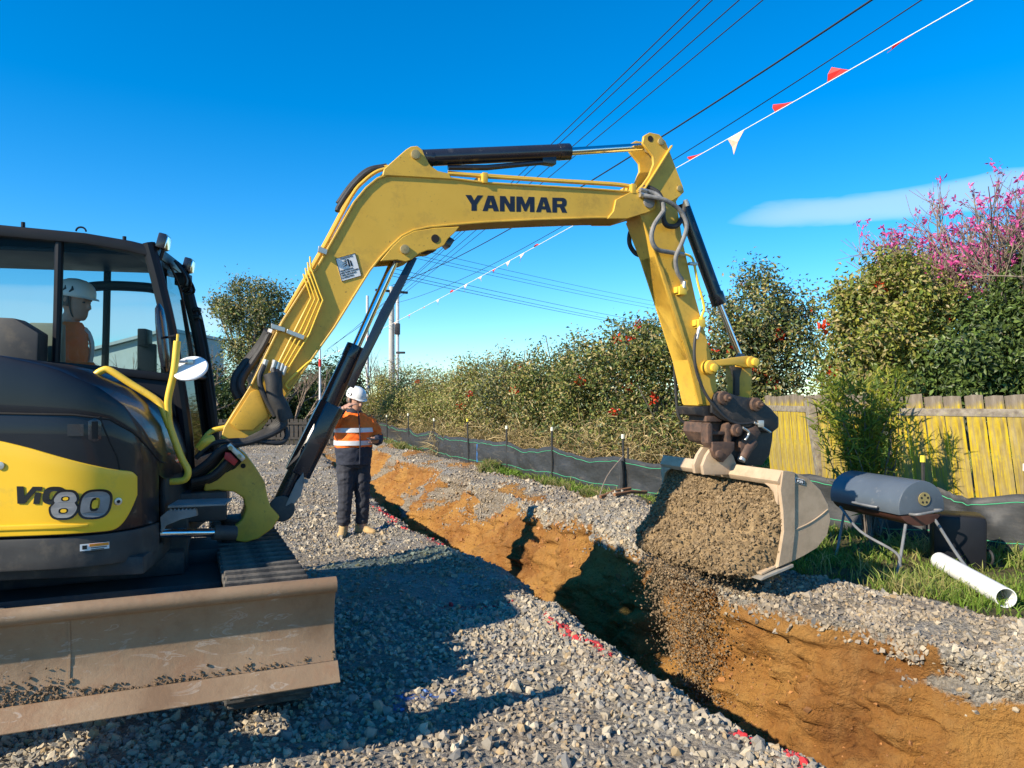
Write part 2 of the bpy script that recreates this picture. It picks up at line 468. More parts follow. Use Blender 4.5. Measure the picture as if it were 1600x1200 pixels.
def ground_mat():
    k = NT('site_ground')
    z = k.sep(k.attr('zone').outputs['Color'])               # R crushed stone, G clay, B turf soil
    pt = k.sep(k.attr('paint').outputs['Color'])             # sprayed survey marks: R red, G blue
    # crushed stone with fines between
    cell = k.voronoi(38.0, 1); cellf = k.voronoi(95.0, 1)
    g1 = k.ramp(k.sep(cell)[0], [(0.0, (0.19, 0.185, 0.175)), (0.35, (0.30, 0.29, 0.27)), (0.65, (0.38, 0.35, 0.30)), (1.0, (0.46, 0.42, 0.35))])
    g2 = k.ramp(k.sep(cellf)[1], [(0.0, (0.22, 0.19, 0.145)), (0.6, (0.35, 0.305, 0.235)), (1.0, (0.44, 0.385, 0.30))])
    fines = k.ramp(k.noise(0.9, 6, 0.65), [(0.40, 0.0), (0.62, 1.0)])
    gravel = k.mix(fines, g1, g2)
    brown = k.ramp(k.noise(1.3, 7, 0.72), [(0.47, 0.0), (0.66, 1.0)])
    gravel = k.mix(k.math('MULTIPLY', brown, 0.6), gravel, (0.225, 0.155, 0.092))
    # clay: ochre to red-brown, with paler smears from the bucket and darker damp lumps
    c1 = k.ramp(k.noise(1.1, 6, 0.6), [(0.30, (0.19, 0.080, 0.026)), (0.45, (0.34, 0.155, 0.042)), (0.60, (0.45, 0.235, 0.064)), (0.78, (0.29, 0.118, 0.034))])
    smear = k.noise(7.0, 6, 0.65, k.coord((1, 1, 0.22)))
    c1 = k.mix(k.ramp(smear, [(0.45, 0.0), (0.75, 0.6)]), c1, (0.46, 0.265, 0.095))
    lumps = k.ramp(k.noise(24.0, 5, 0.7), [(0.56, 0.0), (0.70, 1.0)])
    c1 = k.mix(k.math('MULTIPLY', lumps, 0.6), c1, (0.145, 0.058, 0.022))
    soil = k.ramp(k.noise(6.0, 6), [(0.3, (0.07, 0.062, 0.03)), (0.7, (0.17, 0.15, 0.07))])
    edge = k.math('MULTIPLY', k.math('SUBTRACT', k.noise(9.0, 5, 0.7), 0.5), 0.9)
    fc = k.ramp(k.math('ADD', z[1], edge), [(0.42, 0.0), (0.58, 1.0)])
    ft = k.ramp(k.math('ADD', z[2], edge), [(0.42, 0.0), (0.58, 1.0)])
    col = k.mix(ft, k.mix(fc, gravel, c1), soil)
    sp = k.ramp(k.noise(30.0, 3, 0.6), [(0.46, 0.0), (0.54, 1.0)])
    col = k.mix(k.math('MULTIPLY', pt[0], sp), col, (0.62, 0.03, 0.035))
    col = k.mix(k.math('MULTIPLY', pt[1], sp), col, (0.03, 0.16, 0.55))
    hg = k.math('SUBTRACT', 1.0, k.voronoi(38.0, 0)); hf = k.noise(70.0, 5, 0.7)
    h = k.math('ADD', k.math('MULTIPLY', hg, 0.7), hf)
    hc = k.math('ADD', k.math('MULTIPLY', k.noise(13.0, 7, 0.72), 2.2), k.math('MULTIPLY', smear, 0.8))
    m = k.n.new('ShaderNodeMix'); m.data_type = 'FLOAT'
    k.link(fc, m.inputs[0]); k.link(h, m.inputs[2]); k.link(hc, m.inputs[3])
    k.bump(m.outputs[0], 1.0, 0.045)
    return k.set(color=col, rough=0.95, spec=0.15)
M['ground'] = ground_mat()

# ------------------------------------------------------------------ the ground: one sheet with the trench cut into it
def interp(y, pts):
    a = np.array(sorted(pts)); return np.interp(y, a[:, 0], a[:, 1])
NEAR_PTS = [(-20, 10.5), (0, 2.75), (2.0, 1.88), (3.29, 1.31), (3.89, 1.03), (5.0, 0.60), (6.7, 0.0), (9.07, -1.15), (13.6, -2.75), (20, -5.0), (60, -19)]
FAR_PTS = [(-20, 14), (0, 6.0), (2.0, 4.75), (3.2, 3.80), (4.14, 3.10), (5.0, 2.40), (5.77, 1.90), (7.0, 1.45), (8.5, 1.0), (10.5, 0.45), (14, -0.9), (18.6, -2.6), (22, -4.2), (60, -17)]
SLOPE_PTS = [(0, 0.26), (4, 0.28), (5.6, 0.34), (7.5, 0.52), (11, 0.72), (16, 0.8), (24, 0.9)]
def x_near(y):
    return interp(y, NEAR_PTS) + 0.13 * fbm(y * 1.2, 3.1, 0, 5, 5, 0.6)
def x_far(y):
    return interp(y, FAR_PTS) + 0.24 * fbm(y * 0.8, 7.7, 0, 5, 9, 0.6)
def depth(y):
    return 1.30 * np.clip((25 - y) / 9.0, 0, 1)
def bank_h(x, y, d):
    """relief of the far bank at distance d beyond the wall top"""
    b = 0.17 * np.exp(-((d - 0.55) / 0.55) ** 2) * (0.7 + 0.6 * fbm(x * 0.8, y * 0.8, 0, 3, 31))
    pile = 0.36 * np.exp(-(((x - 1.45) / 0.75) ** 2 + ((y - 9.6) / 0.95) ** 2))
    return b + pile
def build_ground():
    ys = np.concatenate([[-60, -30, -15, -8, -4, -2, -1, 0, 0.7], np.geomspace(1.4, 26, 400), np.geomspace(27, 4000, 46)])
    nL, nN, nF, nW, nR = 120, 14, 14, 64, 120
    left = -np.geomspace(0.02, 4000, nL)[::-1] + 0.02
    left = np.concatenate([-np.geomspace(7.0, 4000, 26)[::-1], -np.linspace(0, 1, nL - 26)[::-1] ** 1.5 * 6.9])
    right = np.concatenate([np.linspace(0, 1, nR - 26) ** 1.4 * 6.9, np.geomspace(7.0, 4000, 26)])
    rows = []; zone = []; paint = []
    Y = ys[:, None]
    xn, xf, D = x_near(ys)[:, None], x_far(ys)[:, None], depth(ys)[:, None]
    sl = interp(ys, SLOPE_PTS)[:, None]
    xf = np.maximum(xf, xn + sl + 0.25)
    # near side
    XL = xn + left[None, :]
    ZL = 0.028 * fbm(XL * 0.7, Y * 0.7, 0, 4, 3) + 0.010 * fbm(XL * 4, Y * 4, 0, 3, 4)
    dn = -left[None, :] + 0 * Y
    ZL = ZL + 0.05 * np.exp(-((dn - 0.30) / 0.22) ** 2) * np.clip(D, 0, 1) - 0.07 * np.exp(-(dn / 0.10) ** 2) * np.clip(D, 0, 1)
    # near wall (steep), floor, far wall
    w = np.linspace(0, 1, nN + 1)[None, 1:]
    XN = xn + 0.14 * w + 0.05 * fbm(Y * 2.5, w * 3, 0, 3, 41) * np.sin(w * math.pi)
    ZN = ZL[:, -1:] * (1 - w) - D * w
    f = np.linspace(0, 1, nF + 2)[None, 1:-1]
    xa, xb = xn + 0.14, xf - sl
    XF = xa + (xb - xa) * f
    ZF = -D + 0.07 * fbm(XF * 2.2, Y * 2.2, 0, 4, 43) * np.clip(D, 0, 1)
    w = np.linspace(0, 1, nW)[None, :]
    gul = fbm(Y * 1.25, w * 0.5, 0, 4, 51)                        # vertical ribs and gullies down the cut face
    lump = fbm(Y * 4.5, w * 5.0, 0, 4, 53)
    amp = np.clip(D, 0, 1) * np.sin(np.clip(w * 1.08, 0, 1) * math.pi) ** 0.6
    XW = xf - sl * (1 - w) ** 1.25 - (0.30 * gul + 0.10 * lump) * amp
    teeth = np.abs(np.sin(Y * 10.5 + 1.5 * fbm(Y * 0.8, w * 1.2, 0, 2, 59) + 1.2 * w)) ** 0.6 * np.clip(fbm(Y * 0.55, w * 0.8, 0, 2, 60) + 0.35, 0, 1)
    XW = XW + 0.08 * teeth * amp
    XW = XW - (0.085 * fbm(Y * 9.0, w * 10.0, 0, 3, 57, 0.65) + 0.05 * np.abs(fbm(Y * 4.0 + 3 * w, w * 16.0, 0, 2, 58))) * amp
    crack = np.exp(-((ys[:, None] - 8.55 - 0.25 * w) / 0.13) ** 2) + 0.6 * np.exp(-((ys[:, None] - 6.45 + 0.1 * w) / 0.09) ** 2)
    XW = XW + 0.30 * crack * amp
    lipn = np.clip((w - 0.87 - 0.04 * fbm(Y * 3.0, 1.0, 0, 3, 62)) / 0.03, 0, 1)
    XW = XW - 0.085 * lipn * np.clip(D, 0, 1) * (0.7 + 0.5 * fbm(Y * 2.2, 5.0, 0, 3, 64))      # the stone layer overhangs the clay
    ZT = bank_h(xf, Y, 0 * Y) + 0.02
    ZW = -D + (ZT + D) * (w ** 0.92)
    XR = xf + right[None, :]
    dR = right[None, :] + 0 * Y
    ZR = ZT * np.exp(-dR / 0.3) + bank_h(XR, Y, dR) * (1 - np.exp(-dR / 0.3)) + 0.03 * fbm(XR * 0.9, Y * 0.9, 0, 4, 61) * (1 - np.exp(-dR / 0.2)) + 0.014 * fbm(XR * 5, Y * 5, 0, 3, 63)
    X = np.concatenate([XL, XN, XF, XW, XR], 1)
    Z = np.concatenate([ZL, ZN, ZF, ZW, ZR], 1)
    fade = np.clip((Y - 30) / 30, 0, 1)
    Z = Z * (1 - fade)
    YY = np.repeat(Y, X.shape[1], 1)
    YW = YY[:, nL + nN + nF: nL + nN + nF + nW] + 0.05 * lump * amp
    YY = YY.copy(); YY[:, nL + nN + nF: nL + nN + nF + nW] = YW
    # zones
    clay = np.zeros_like(X); turf = np.zeros_like(X)
    i0, i1, i2, i3 = nL, nL + nN, nL + nN + nF, nL + nN + nF + nW
    clay[:, :i0] = np.clip(0.62 - dn / 0.22, 0, 1) * np.clip(D, 0, 1) + 0.25 * np.clip(fbm(XL * 1.3, Y * 1.3, 0, 4, 71), 0, 1)
    clay[:, i0:i1] = 0.75; clay[:, i1:i2] = 0.62 + 0.3 * fbm(XF * 1.6, Y * 1.6, 0, 3, 73)
    scree = fbm(YW * 0.75 + 0.5 * ZW, ZW * 0.9, 0, 5, 75, 0.6)
    clay[:, i2:i3] = np.clip(0.92 - 1.25 * np.clip(scree - 0.18, 0, 1) - 0.55 * np.clip((w - 0.86) / 0.14, 0, 1), 0, 1)
    far = np.clip((Y - 9.0) / 3.0, 0, 1)
    cr = 0.14 + 0.75 * np.clip(fbm(XR * 1.1, Y * 0.8, 0, 4, 77) + 0.25 * far, 0, 1)
    clay[:, i3:] = cr * np.exp(-np.maximum(dR - 1.5, 0) / 0.5)
    gl = 1.15 + 0.25 * fbm(Y * 0.7, 2.0, 0, 3, 79) + 0.15 * far
    tr = np.clip((dR - gl + 0.14 * fbm(XR * 2, Y * 2, 0, 3, 81)) / 0.25 + 0.5, 0, 1)
    turf[:, i3:] = tr
    turf[:, :i0] = np.clip((Y - 24 - 2 * fbm(XL * 0.2, Y * 0.2, 0, 3, 83)) / 3, 0, 1)
    turf = np.maximum(turf, fade)
    clay = clay * (1 - turf)
    # survey paint along the near edge, and a blue mark on the yard
    red = np.zeros_like(X); blue = np.zeros_like(X)
    dash = np.clip(4 * (vnoise(Y * 2.1, 0.0, 0, 91) + 0.05), 0, 1)
    red[:, :i0] = np.exp(-((dn - 0.24 - 0.05 * fbm(Y * 2, 1.0, 0, 2, 93)) / 0.045) ** 2) * dash * np.clip((17 - Y) / 4, 0, 1)
    red[:, :i0] += np.exp(-((Y - 5.72 - 0.03 * np.sin(XL * 9)) / 0.05) ** 2) * np.clip((XL + 0.62) * 6, 0, 1) * np.clip((0.05 - XL) * 6, 0, 1)
    blue[:, :i0] = np.exp(-((Y - 4.12 - 0.12 * (XL + 0.5)) / 0.035) ** 2) * (np.abs(XL + 0.5) < 0.16) + np.exp(-((XL + 0.62) / 0.03) ** 2) * (np.abs(Y - 4.05) < 0.12) \
        + 0.8 * np.exp(-(((XL + 1.75) / 0.35) ** 2 + ((Y - 9.0) / 0.10) ** 2))
    V = np.stack([X, YY, Z], -1).reshape(-1, 3)
    nr, nc = X.shape
    idx = np.arange(nr * nc).reshape(nr, nc)
    F = np.stack([idx[:-1, :-1], idx[:-1, 1:], idx[1:, 1:], idx[1:, :-1]], -1).reshape(-1, 4)
    grav = np.clip(1 - clay - turf, 0, 1)
    zone = np.stack([grav, clay, turf], -1).reshape(-1, 3)
    paint = np.stack([np.clip(red, 0, 1), np.clip(blue, 0, 1), 0 * red], -1).reshape(-1, 3)
    o = np_mesh('ground', V, F, M['ground'], smooth=True, attrs={'zone': zone, 'paint': paint})
    tag(o, 'crushed stone yard cut by an open clay trench', None, None, 'structure')
    part = np.zeros_like(X, int); part[:, i0:i1] = 1; part[:, i1:i2] = 2; part[:, i2:i3] = 3; part[:, i3:] = 4
    return o, V.reshape(nr, nc, 3), zone.reshape(nr, nc, 3), paint.reshape(nr, nc, 3), part
GROUND, GV, GZ, GP, GPART = build_ground()
GYS = GV[:, 0, 1]
def ground_z(x, y):
    j = int(np.clip(np.searchsorted(GYS, y), 1, len(GYS) - 1))
    a, b = GV[j - 1], GV[j]
    za, zb = np.interp(x, a[:, 0], a[:, 2]), np.interp(x, b[:, 0], b[:, 2])
    t = (y - GYS[j - 1]) / (GYS[j] - GYS[j - 1])
    return float(za * (1 - t) + zb * t)

# ------------------------------------------------------------------ loose stone scattered on that sheet
def rock_protos(n=14, seed=3):
    rg = np.random.default_rng(seed)
    t = (1 + 5 ** 0.5) / 2
    iv = np.array([(-1, t, 0), (1, t, 0), (-1, -t, 0), (1, -t, 0), (0, -1, t), (0, 1, t), (0, -1, -t), (0, 1, -t), (t, 0, -1), (t, 0, 1), (-t, 0, -1), (-t, 0, 1)], float)
    iv /= np.linalg.norm(iv[0])
    fc = np.array([(0, 11, 5), (0, 5, 1), (0, 1, 7), (0, 7, 10), (0, 10, 11), (1, 5, 9), (5, 11, 4), (11, 10, 2), (10, 7, 6), (7, 1, 8), (3, 9, 4), (3, 4, 2), (3, 2, 6), (3, 6, 8), (3, 8, 9), (4, 9, 5), (2, 4, 11), (6, 2, 10), (8, 6, 7), (9, 8, 1)])
    out = []
    for i in range(n):
        v = iv * rg.uniform(0.62, 1.15, (12, 1)) + rg.normal(0, 0.10, (12, 3))
        v *= np.array([rg.uniform(0.85, 1.35), rg.uniform(0.7, 1.0), rg.uniform(0.5, 0.85)])
        out.append(v * 0.5)
    return out, fc
ROCKS, RF = rock_protos()
def rand_rot(n, rg):
    q = rg.normal(size=(n, 4)); q /= np.linalg.norm(q, axis=1, keepdims=True)
    w, x, y, z = q.T
    return np.stack([np.stack([1 - 2 * (y * y + z * z), 2 * (x * y - z * w), 2 * (x * z + y * w)], -1),
                     np.stack([2 * (x * y + z * w), 1 - 2 * (x * x + z * z), 2 * (y * z - x * w)], -1),
                     np.stack([2 * (x * z - y * w), 2 * (y * z + x * w), 1 - 2 * (x * x + y * y)], -1)], 1)
STONE_PAL = np.array((0.86, 0.83, 0.77)) * np.array([(0.38, 0.33, 0.255), (0.44, 0.385, 0.30), (0.31, 0.285, 0.25), (0.26, 0.255, 0.245), (0.50, 0.445, 0.355), (0.34, 0.31, 0.265), (0.38, 0.29, 0.18), (0.20, 0.20, 0.20)])
def chip_protos(n=12, seed=8):
    rg = np.random.default_rng(seed); out = []
    b = np.array([(x, y, z) for z in (-1, 1) for x, y in ((-1, -1), (1, -1), (1, 1), (-1, 1))], float)
    for i in range(n):
        v = b * rg.uniform(.55, 1.15, (8, 1)) + rg.normal(0, .22, (8, 3))
        out.append(v * .5 * np.array([rg.uniform(.75, 1.15), rg.uniform(.6, .9), rg.uniform(.4, .75)]))
    f = np.array([(0, 2, 1), (0, 3, 2), (4, 5, 6), (4, 6, 7), (0, 1, 5), (0, 5, 4), (1, 2, 6), (1, 6, 5), (2, 3, 7), (2, 7, 6), (3, 0, 4), (3, 4, 7)])
    return out, f
def grain_protos(n=10, seed=9):
    rg = np.random.default_rng(seed); out = []
    b = np.array([(1, 0, 0), (-1, 0, 0), (0, 1, 0), (0, -1, 0), (0, 0, 1), (0, 0, -1)], float)
    for i in range(n): out.append((b * rg.uniform(.6, 1.1, (6, 1)) + rg.normal(0, .18, (6, 3))) * .55)
    f = np.array([(0, 2, 4), (2, 1, 4), (1, 3, 4), (3, 0, 4), (2, 0, 5), (1, 2, 5), (3, 1, 5), (0, 3, 5)])
    return out, f
CHIPS, GRAINS = chip_protos(), grain_protos()
def pieces_mesh(name, P, S, C, mat, parent, rg, protos):
    pr, fc = protos; nv = len(pr[0]); n = len(P)
    V = np.einsum('nij,nkj->nki', rand_rot(n, rg), np.stack(pr)[rg.integers(0, len(pr), n)]) * S[:, None, None] + P[:, None, :]
    F = (fc[None] + (np.arange(n) * nv)[:, None, None]).reshape(-1, 3)
    return np_mesh(name, V.reshape(-1, 3), F, mat, parent, False, {'col': np.repeat(C, nv, 0)})
def rocks_mesh(name, P, S, C, mat, parent=None, rg=RNG, flatrot=False):
    n = len(P)
    Rm = rand_rot(n, rg)
    pid = rg.integers(0, len(ROCKS), n)
    base = np.stack(ROCKS)[pid]                                    # n,12,3
    V = np.einsum('nij,nkj->nki', Rm, base) * S[:, None, None] + P[:, None, :]
    F = (RF[None] + (np.arange(n) * 12)[:, None, None]).reshape(-1, 3)
    A = np.repeat(C, 12, 0)
    return np_mesh(name, V.reshape(-1, 3), F, mat, parent, False, {'col': A})
def scatter_ground(n, dens, rg):
    """random points on the ground sheet, weighted by area x dens(centre, zone, part)"""
    a, b, c, d = GV[:-1, :-1], GV[:-1, 1:], GV[1:, 1:], GV[1:, :-1]
    ctr = (a + b + c + d) / 4
    area = np.linalg.norm(np.cross(c - a, d - b), axis=-1) / 2
    zn = (GZ[:-1, :-1] + GZ[1:, 1:]) / 2
    wgt = area * dens(ctr[..., 0], ctr[..., 1], ctr[..., 2], zn, GPART[:-1, :-1])
    p = wgt.ravel() / wgt.sum()
    k = rg.choice(p.size, n, p=p)
    j, i = np.divmod(k, a.shape[1])
    s, t = rg.random((2, n, 1))
    P = a[j, i] * (1 - s) * (1 - t) + b[j, i] * s * (1 - t) + c[j, i] * s * t + d[j, i] * (1 - s) * t
    pt = GP[j, i]
    return P, zn[j, i], pt
def view_mask(x, y, z):
    u = CU + FOC * x / np.maximum(y, 0.3); v = HV - FOC * (z - CAMZ) / np.maximum(y, 0.3)
    return (u > -60) & (u < 1660) & (v < 1290) & (y > 1.5)
def stone_cols(n, P, pt, rg, clay=None):
    C = STONE_PAL[rg.choice(len(STONE_PAL), n, p=[.2, .17, .17, .13, .09, .12, .06, .06])] * rg.uniform(0.75, 1.22, (n, 1))
    dusty = fbm(P[:, 0] * 1.3, P[:, 1] * 1.3, 0, 4, 121) > 0.10
    C[dusty] = C[dusty] * 0.72 + np.array((0.20, 0.135, 0.078)) * 0.28
    red = rg.random(n) < pt[:, 0] * 0.55
    C[red] = np.array((0.50, 0.05, 0.055)) * rg.uniform(0.7, 1.15, (red.sum(), 1))
    bl = rg.random(n) < pt[:, 1] * 0.25
    C[bl] = np.array((0.10, 0.19, 0.42)) * rg.uniform(0.8, 1.15, (bl.sum(), 1))
    return C
def stones():
    rg = np.random.default_rng(21)
    def dens(x, y, z, zn, part):
        near = np.clip(1.0 - (y - 5.2) / 12.0, 0.10, 1.0)
        g = np.clip(zn[..., 0], 0, 1) ** 1.5 + 0.05
        g = np.where(part == 3, np.clip(zn[..., 0] * 2.2 - 0.2, 0, 1) * np.where(z > -0.16, 1.3, np.clip((y - 5.5) / 2.5, 0.12, 1)) * np.clip((z + 1.0) / 0.9, 0.1, 1), g)
        g = np.where((part == 1) | (part == 2), 0.22, g)
        g = g * (1 - zn[..., 2]) ** 2
        edge = 0.4 + 1.3 * (fbm(x * 1.1, y * 1.1, 0, 4, 101) > -0.12)
        lane = np.where((part == 0) & (y > 5.9), 0.32, 0.85)
        return g * near * edge * lane * view_mask(x, y, z) * (y < 26)
    N = 88000
    P, zn, pt = scatter_ground(N, dens, rg)
    big = rg.random(N)
    S = 0.013 + 0.020 * rg.random(N) + 0.030 * (big > 0.82) * rg.random(N) + 0.035 * (big > 0.975) * rg.random(N)
    S *= np.clip(0.80 + P[:, 1] * 0.03, 0.8, 1.25)
    S *= 1 + 0.28 * np.clip((4.9 - P[:, 1]) / 1.2, 0, 1) * (P[:, 0] < 2)
    lane = (P[:, 1] > 5.6) & (P[:, 0] < 0.3) & (GZ is not None)
    S[lane] *= 0.8
    C = stone_cols(N, P, pt, rg)
    P[:, 2] += S * 0.16
    # the three hundred that show largest stay single pieces
    vis = view_mask(P[:, 0], P[:, 1], P[:, 2]) & (P[:, 1] > 2.2) & (HV - FOC * (P[:, 2] - CAMZ) / P[:, 1] < 1195)
    behind_blade = (P[:, 0] < -0.75) & (P[:, 1] > 2.3)
    score = np.where(vis & ~behind_blade, S / P[:, 1], 0)
    top = np.argsort(-score)[:300]
    rest = np.ones(N, bool); rest[top] = False
    bigs = rest & (S / P[:, 1] > 0.0085)
    o = rocks_mesh('loose_stone', P[bigs], S[bigs], C[bigs], M['stone'], GROUND, rg); o['kind'] = 'stuff'
    sm = rest & ~bigs
    o = pieces_mesh('stone_chips', P[sm], S[sm] * 1.1, C[sm], M['stone'], GROUND, rg, CHIPS)
    o['kind'] = 'stuff'
    mats = {}
    for q, i in enumerate(top):
        key = int(rg.integers(0, 40))
        if key not in mats:
            v = ROCKS[key % len(ROCKS)]
            me = bpy.data.meshes.new('stone')
            me.from_pydata([tuple(p) for p in v], [], [tuple(f) for f in RF])
            a = me.attributes.new('col', 'FLOAT_COLOR', 'POINT')
            cc = STONE_PAL[rg.integers(0, len(STONE_PAL))] * rg.uniform(0.9, 1.15)
            a.data.foreach_set('color', np.tile(np.append(cc, 1.0), len(v)).astype(np.float32))
            me.materials.append(M['stone']); mats[key] = me
        me = mats[key]
        if C[i][0] > 2.5 * C[i][1]:
            if 'red' not in mats:
                me = mats[key].copy()
                me.attributes['col'].data.foreach_set('color', np.tile(np.array((0.60, 0.035, 0.04, 1.0)), 12).astype(np.float32))
                mats['red'] = me
            me = mats['red']
        s = link('stone', me)
        s.location = P[i]; s.scale = (S[i],) * 3
        s.rotation_euler = tuple(rg.uniform(0, 6.28, 3))
        s.parent = GROUND
stones()
def clods():
    rg = np.random.default_rng(23)
    def dens(x, y, z, zn, part):
        return (np.where(part == 3, zn[..., 1] * np.clip((y - 4.5) / 4, 0.12, .8), 0) + np.where((part == 1) | (part == 2), .8, 0) + np.where(part == 4, zn[..., 1] * .8, 0) + np.where(part == 0, np.clip(zn[..., 1] - .15, 0, 1) * 1.2, 0)) * view_mask(x, y, z) * (y < 22) * (fbm(x * 1.6, y * 1.6, z * 1.6, 3, 111) > -.1)
    n = 15000
    P, zn, pt = scatter_ground(n, dens, rg)
    S = .010 + .022 * rg.random(n) ** 2 + .07 * (rg.random(n) > .965) * rg.random(n)
    C = np.array((0.33, 0.15, 0.048)) * rg.uniform(.45, 1.35, (n, 1)) * np.array((1, 1, 1)) + rg.uniform(0, .02, (n, 1))
    o = pieces_mesh('clay_clods', P, S * 1.1, C, M['stone'], GROUND, rg, GRAINS); o['kind'] = 'stuff'
clods()
# ------------------------------------------------------------------ the excavator
BF = Frame(-1.97, 5.0, 22.0)        # plane of boom, arm and bucket
HF = Frame(-2.75, 4.75, 12.0)       # turned upper body: t forward, s towards the cab side
UF = Frame(-2.63, 4.70, -66.0)      # undercarriage: t towards the blade, s towards the trench
EX = empty('excavator', (-2.63, 4.70, 0), 'yellow and black tracked excavator tipping a bucket of soil into the trench', 'excavator')

def ex(mb, name, mat, parent=None, **k):
    return mb.build(name, mat, parent or EX, **k)
def disc(fr, u, v, s0, s1, r, n=20, mb=None, at_s=None):
    mb = mb or MB()
    t, z = fr.px(u, v, s0 if at_s is None else at_s)
    mb.cyl(fr.pt(t, s0, z), fr.pt(t, s1, z), r, n)
    return mb
def strip(fr, tz, th, s0, s1, mb, side=1):
    """a flat bar that follows a polyline, th thick towards one side"""
    n = len(tz); off = []
    for i in range(n):
        a = Vector(tz[max(i - 1, 0)]); b = Vector(tz[min(i + 1, n - 1)])
        d = (b - a).normalized()
        off.append((tz[i][0] - d.y * th * side, tz[i][1] + d.x * th * side))
    r = []
    for (t, z), (t2, z2) in zip(tz, off):
        r.append([fr.pt(t, s0, z), fr.pt(t, s1, z), fr.pt(t2, s1, z2), fr.pt(t2, s0, z2)])
    mb.rings(r)
def px_path(fr, pts, n=6, s=0.0):
    P = []
    for p in pts:
        P.append(fr.at(p[0], p[1], p[2] if len(p) > 2 else s))
    return catmull(P, n) if n else P

# --- undercarriage: two tracks, centre frame, blade with its arms
def undercarriage():
    for sd in (-1, 1):
        s0, s1 = (0.69, 1.13) if sd > 0 else (-1.13, -0.69)
        z0, r, L = 0.335, 0.30, 1.12
        mb = MB()
        prof = []
        for i in range(13):
            a = -math.pi / 2 + math.pi * i / 12; prof.append((L + r * 0.93 * math.cos(a), z0 + r * 0.93 * math.sin(a)))
        for i in range(13):
            a = math.pi / 2 + math.pi * i / 12; prof.append((-L + r * 0.93 * math.cos(a), z0 + r * 0.93 * math.sin(a)))
        mb.plate(UF, prof, s0 + 0.03, s1 - 0.03)
        tr = ex(mb, 'track', M['black_dusty'], bevel=0.01)
        per = 4 * L + 2 * math.pi * r; npad = 46
        pm = MB(); pm.box((0, 0, 0), 0.092, s1 - s0, 0.045); pm.box((0, 0, 0.03), 0.03, s1 - s0 - 0.02, 0.03)
        proto = None
        for q in range(npad):
            d = per * q / npad
            if d < 2 * L: t, z, a = -L + d, z0 + r, 0.0
            elif d < 2 * L + math.pi * r: a = (d - 2 * L) / r; t, z = L + r * math.sin(a), z0 + r * math.cos(a)
            elif d < 4 * L + math.pi * r: t, z, a = L - (d - 2 * L - math.pi * r), z0 - r, math.pi
            else: a = math.pi + (d - 4 * L - math.pi * r) / r; t, z = -L + r * math.sin(a), z0 + r * math.cos(a)
            if proto is None:
                o = pm.build('track_pad', M['pad'], None, bevel=0.006, seg=1); proto = o
            else:
                o = proto.copy(); COL.objects.link(o)
            o.matrix_basis = Matrix.Translation(UF.pt(t, (s0 + s1) / 2, z)) @ Matrix.Rotation(R(-66.0), 4, 'Z') @ Matrix.Rotation(a, 4, 'Y')
            child(o, tr)
        for tw in (-0.85, -0.3, 0.25, 0.8):
            w = MB(); w.cyl(UF.pt(tw, s0 + 0.01, 0.22), UF.pt(tw, s1 - 0.01, 0.22), 0.12, 18)
            ex(w, 'roller', M['black_dusty'], tr)
    mb = MB(); mb.fbox(UF, -0.75, 0.75, -0.70, 0.70, 0.26, 0.58); mb.fbox(UF, -0.5, 0.5, -0.5, 0.5, 0.58, 0.72)
    ex(mb, 'undercarriage_frame', M['black_dusty'], bevel=0.02)
    mb = MB()
    for sd in (-1, 1):
        mb.prism([UF.pt(t, sd * 0.42 - 0.07, z) for t, z in ((0.6, 0.30), (1.86, 0.40), (1.86, 0.66), (1.55, 0.70), (0.6, 0.52))],
                 [UF.pt(t, sd * 0.42 + 0.07, z) for t, z in ((0.6, 0.30), (1.86, 0.40), (1.86, 0.66), (1.55, 0.70), (0.6, 0.52))])
    ex(mb, 'blade_arm', M['frame_grey'], bevel=0.012)
    mb = MB()   # blade shell: rolled top, hollow face
    front = [(1.935, 0.80), (1.925, 0.765), (1.898, 0.70), (1.885, 0.63), (1.890, 0.56), (1.912, 0.49), (1.942, 0.432)]
    prof = front + [(t - 0.032, z + 0.004) for t, z in front[::-1]]
    mb.plate(UF, prof, -1.135, 1.135)
    bl = ex(mb, 'blade', M['blade'], bevel=0.004, seg=1)
    mb = MB(); mb.tube([UF.pt(1.915, -1.137, 0.785), UF.pt(1.915, 1.137, 0.785)], 0.036, 16)
    ex(mb, 'top_roll', M['blade'], bl)
    mb = MB(); mb.plate(UF, [(1.934, 0.440), (1.948, 0.447), (2.014, 0.366), (1.998, 0.359)], -1.14, 1.14)
    ex(mb, 'cutting_edge', M['blade'], bl, bevel=0.003, seg=1)
    mb = MB(); mb.plate(UF, [(t + 0.004, z) for t, z in front[1:-1]] + [(t - 0.003, z) for t, z in front[1:-1][::-1]], 0.066, 0.074)
    ex(mb, 'weld_seam', M['blade'], bl)
    for s in (-1.02, 1.02, 0.35, -0.35):
        mb = MB(); mb.plate(UF, [(1.70, 0.42), (1.848, 0.47), (1.848, 0.72), (1.78, 0.70)], s - 0.012, s + 0.012)
        ex(mb, 'rib', M['frame_grey'], bl)
    rg = np.random.default_rng(5)                # soil caught along the cutting edge
    n = 1700
    s = np.clip(rg.normal(-0.25, 0.62, n), -1.12, 1.12)
    hgt = 0.016 + 0.045 * np.exp(-((s + 0.35) / 0.35) ** 2) + 0.01 * fbm(s * 6, 0.0, 0, 3, 8)
    zz = 0.437 + np.abs(rg.normal(0, 1, n)) * hgt
    tt = np.interp(zz, [0.43, 0.475, 0.54, 0.62], [1.944, 1.918, 1.895, 1.886]) + 0.006
    P = np.array([UF.pt(a, b, c) for a, b, c in zip(tt, s, zz)])
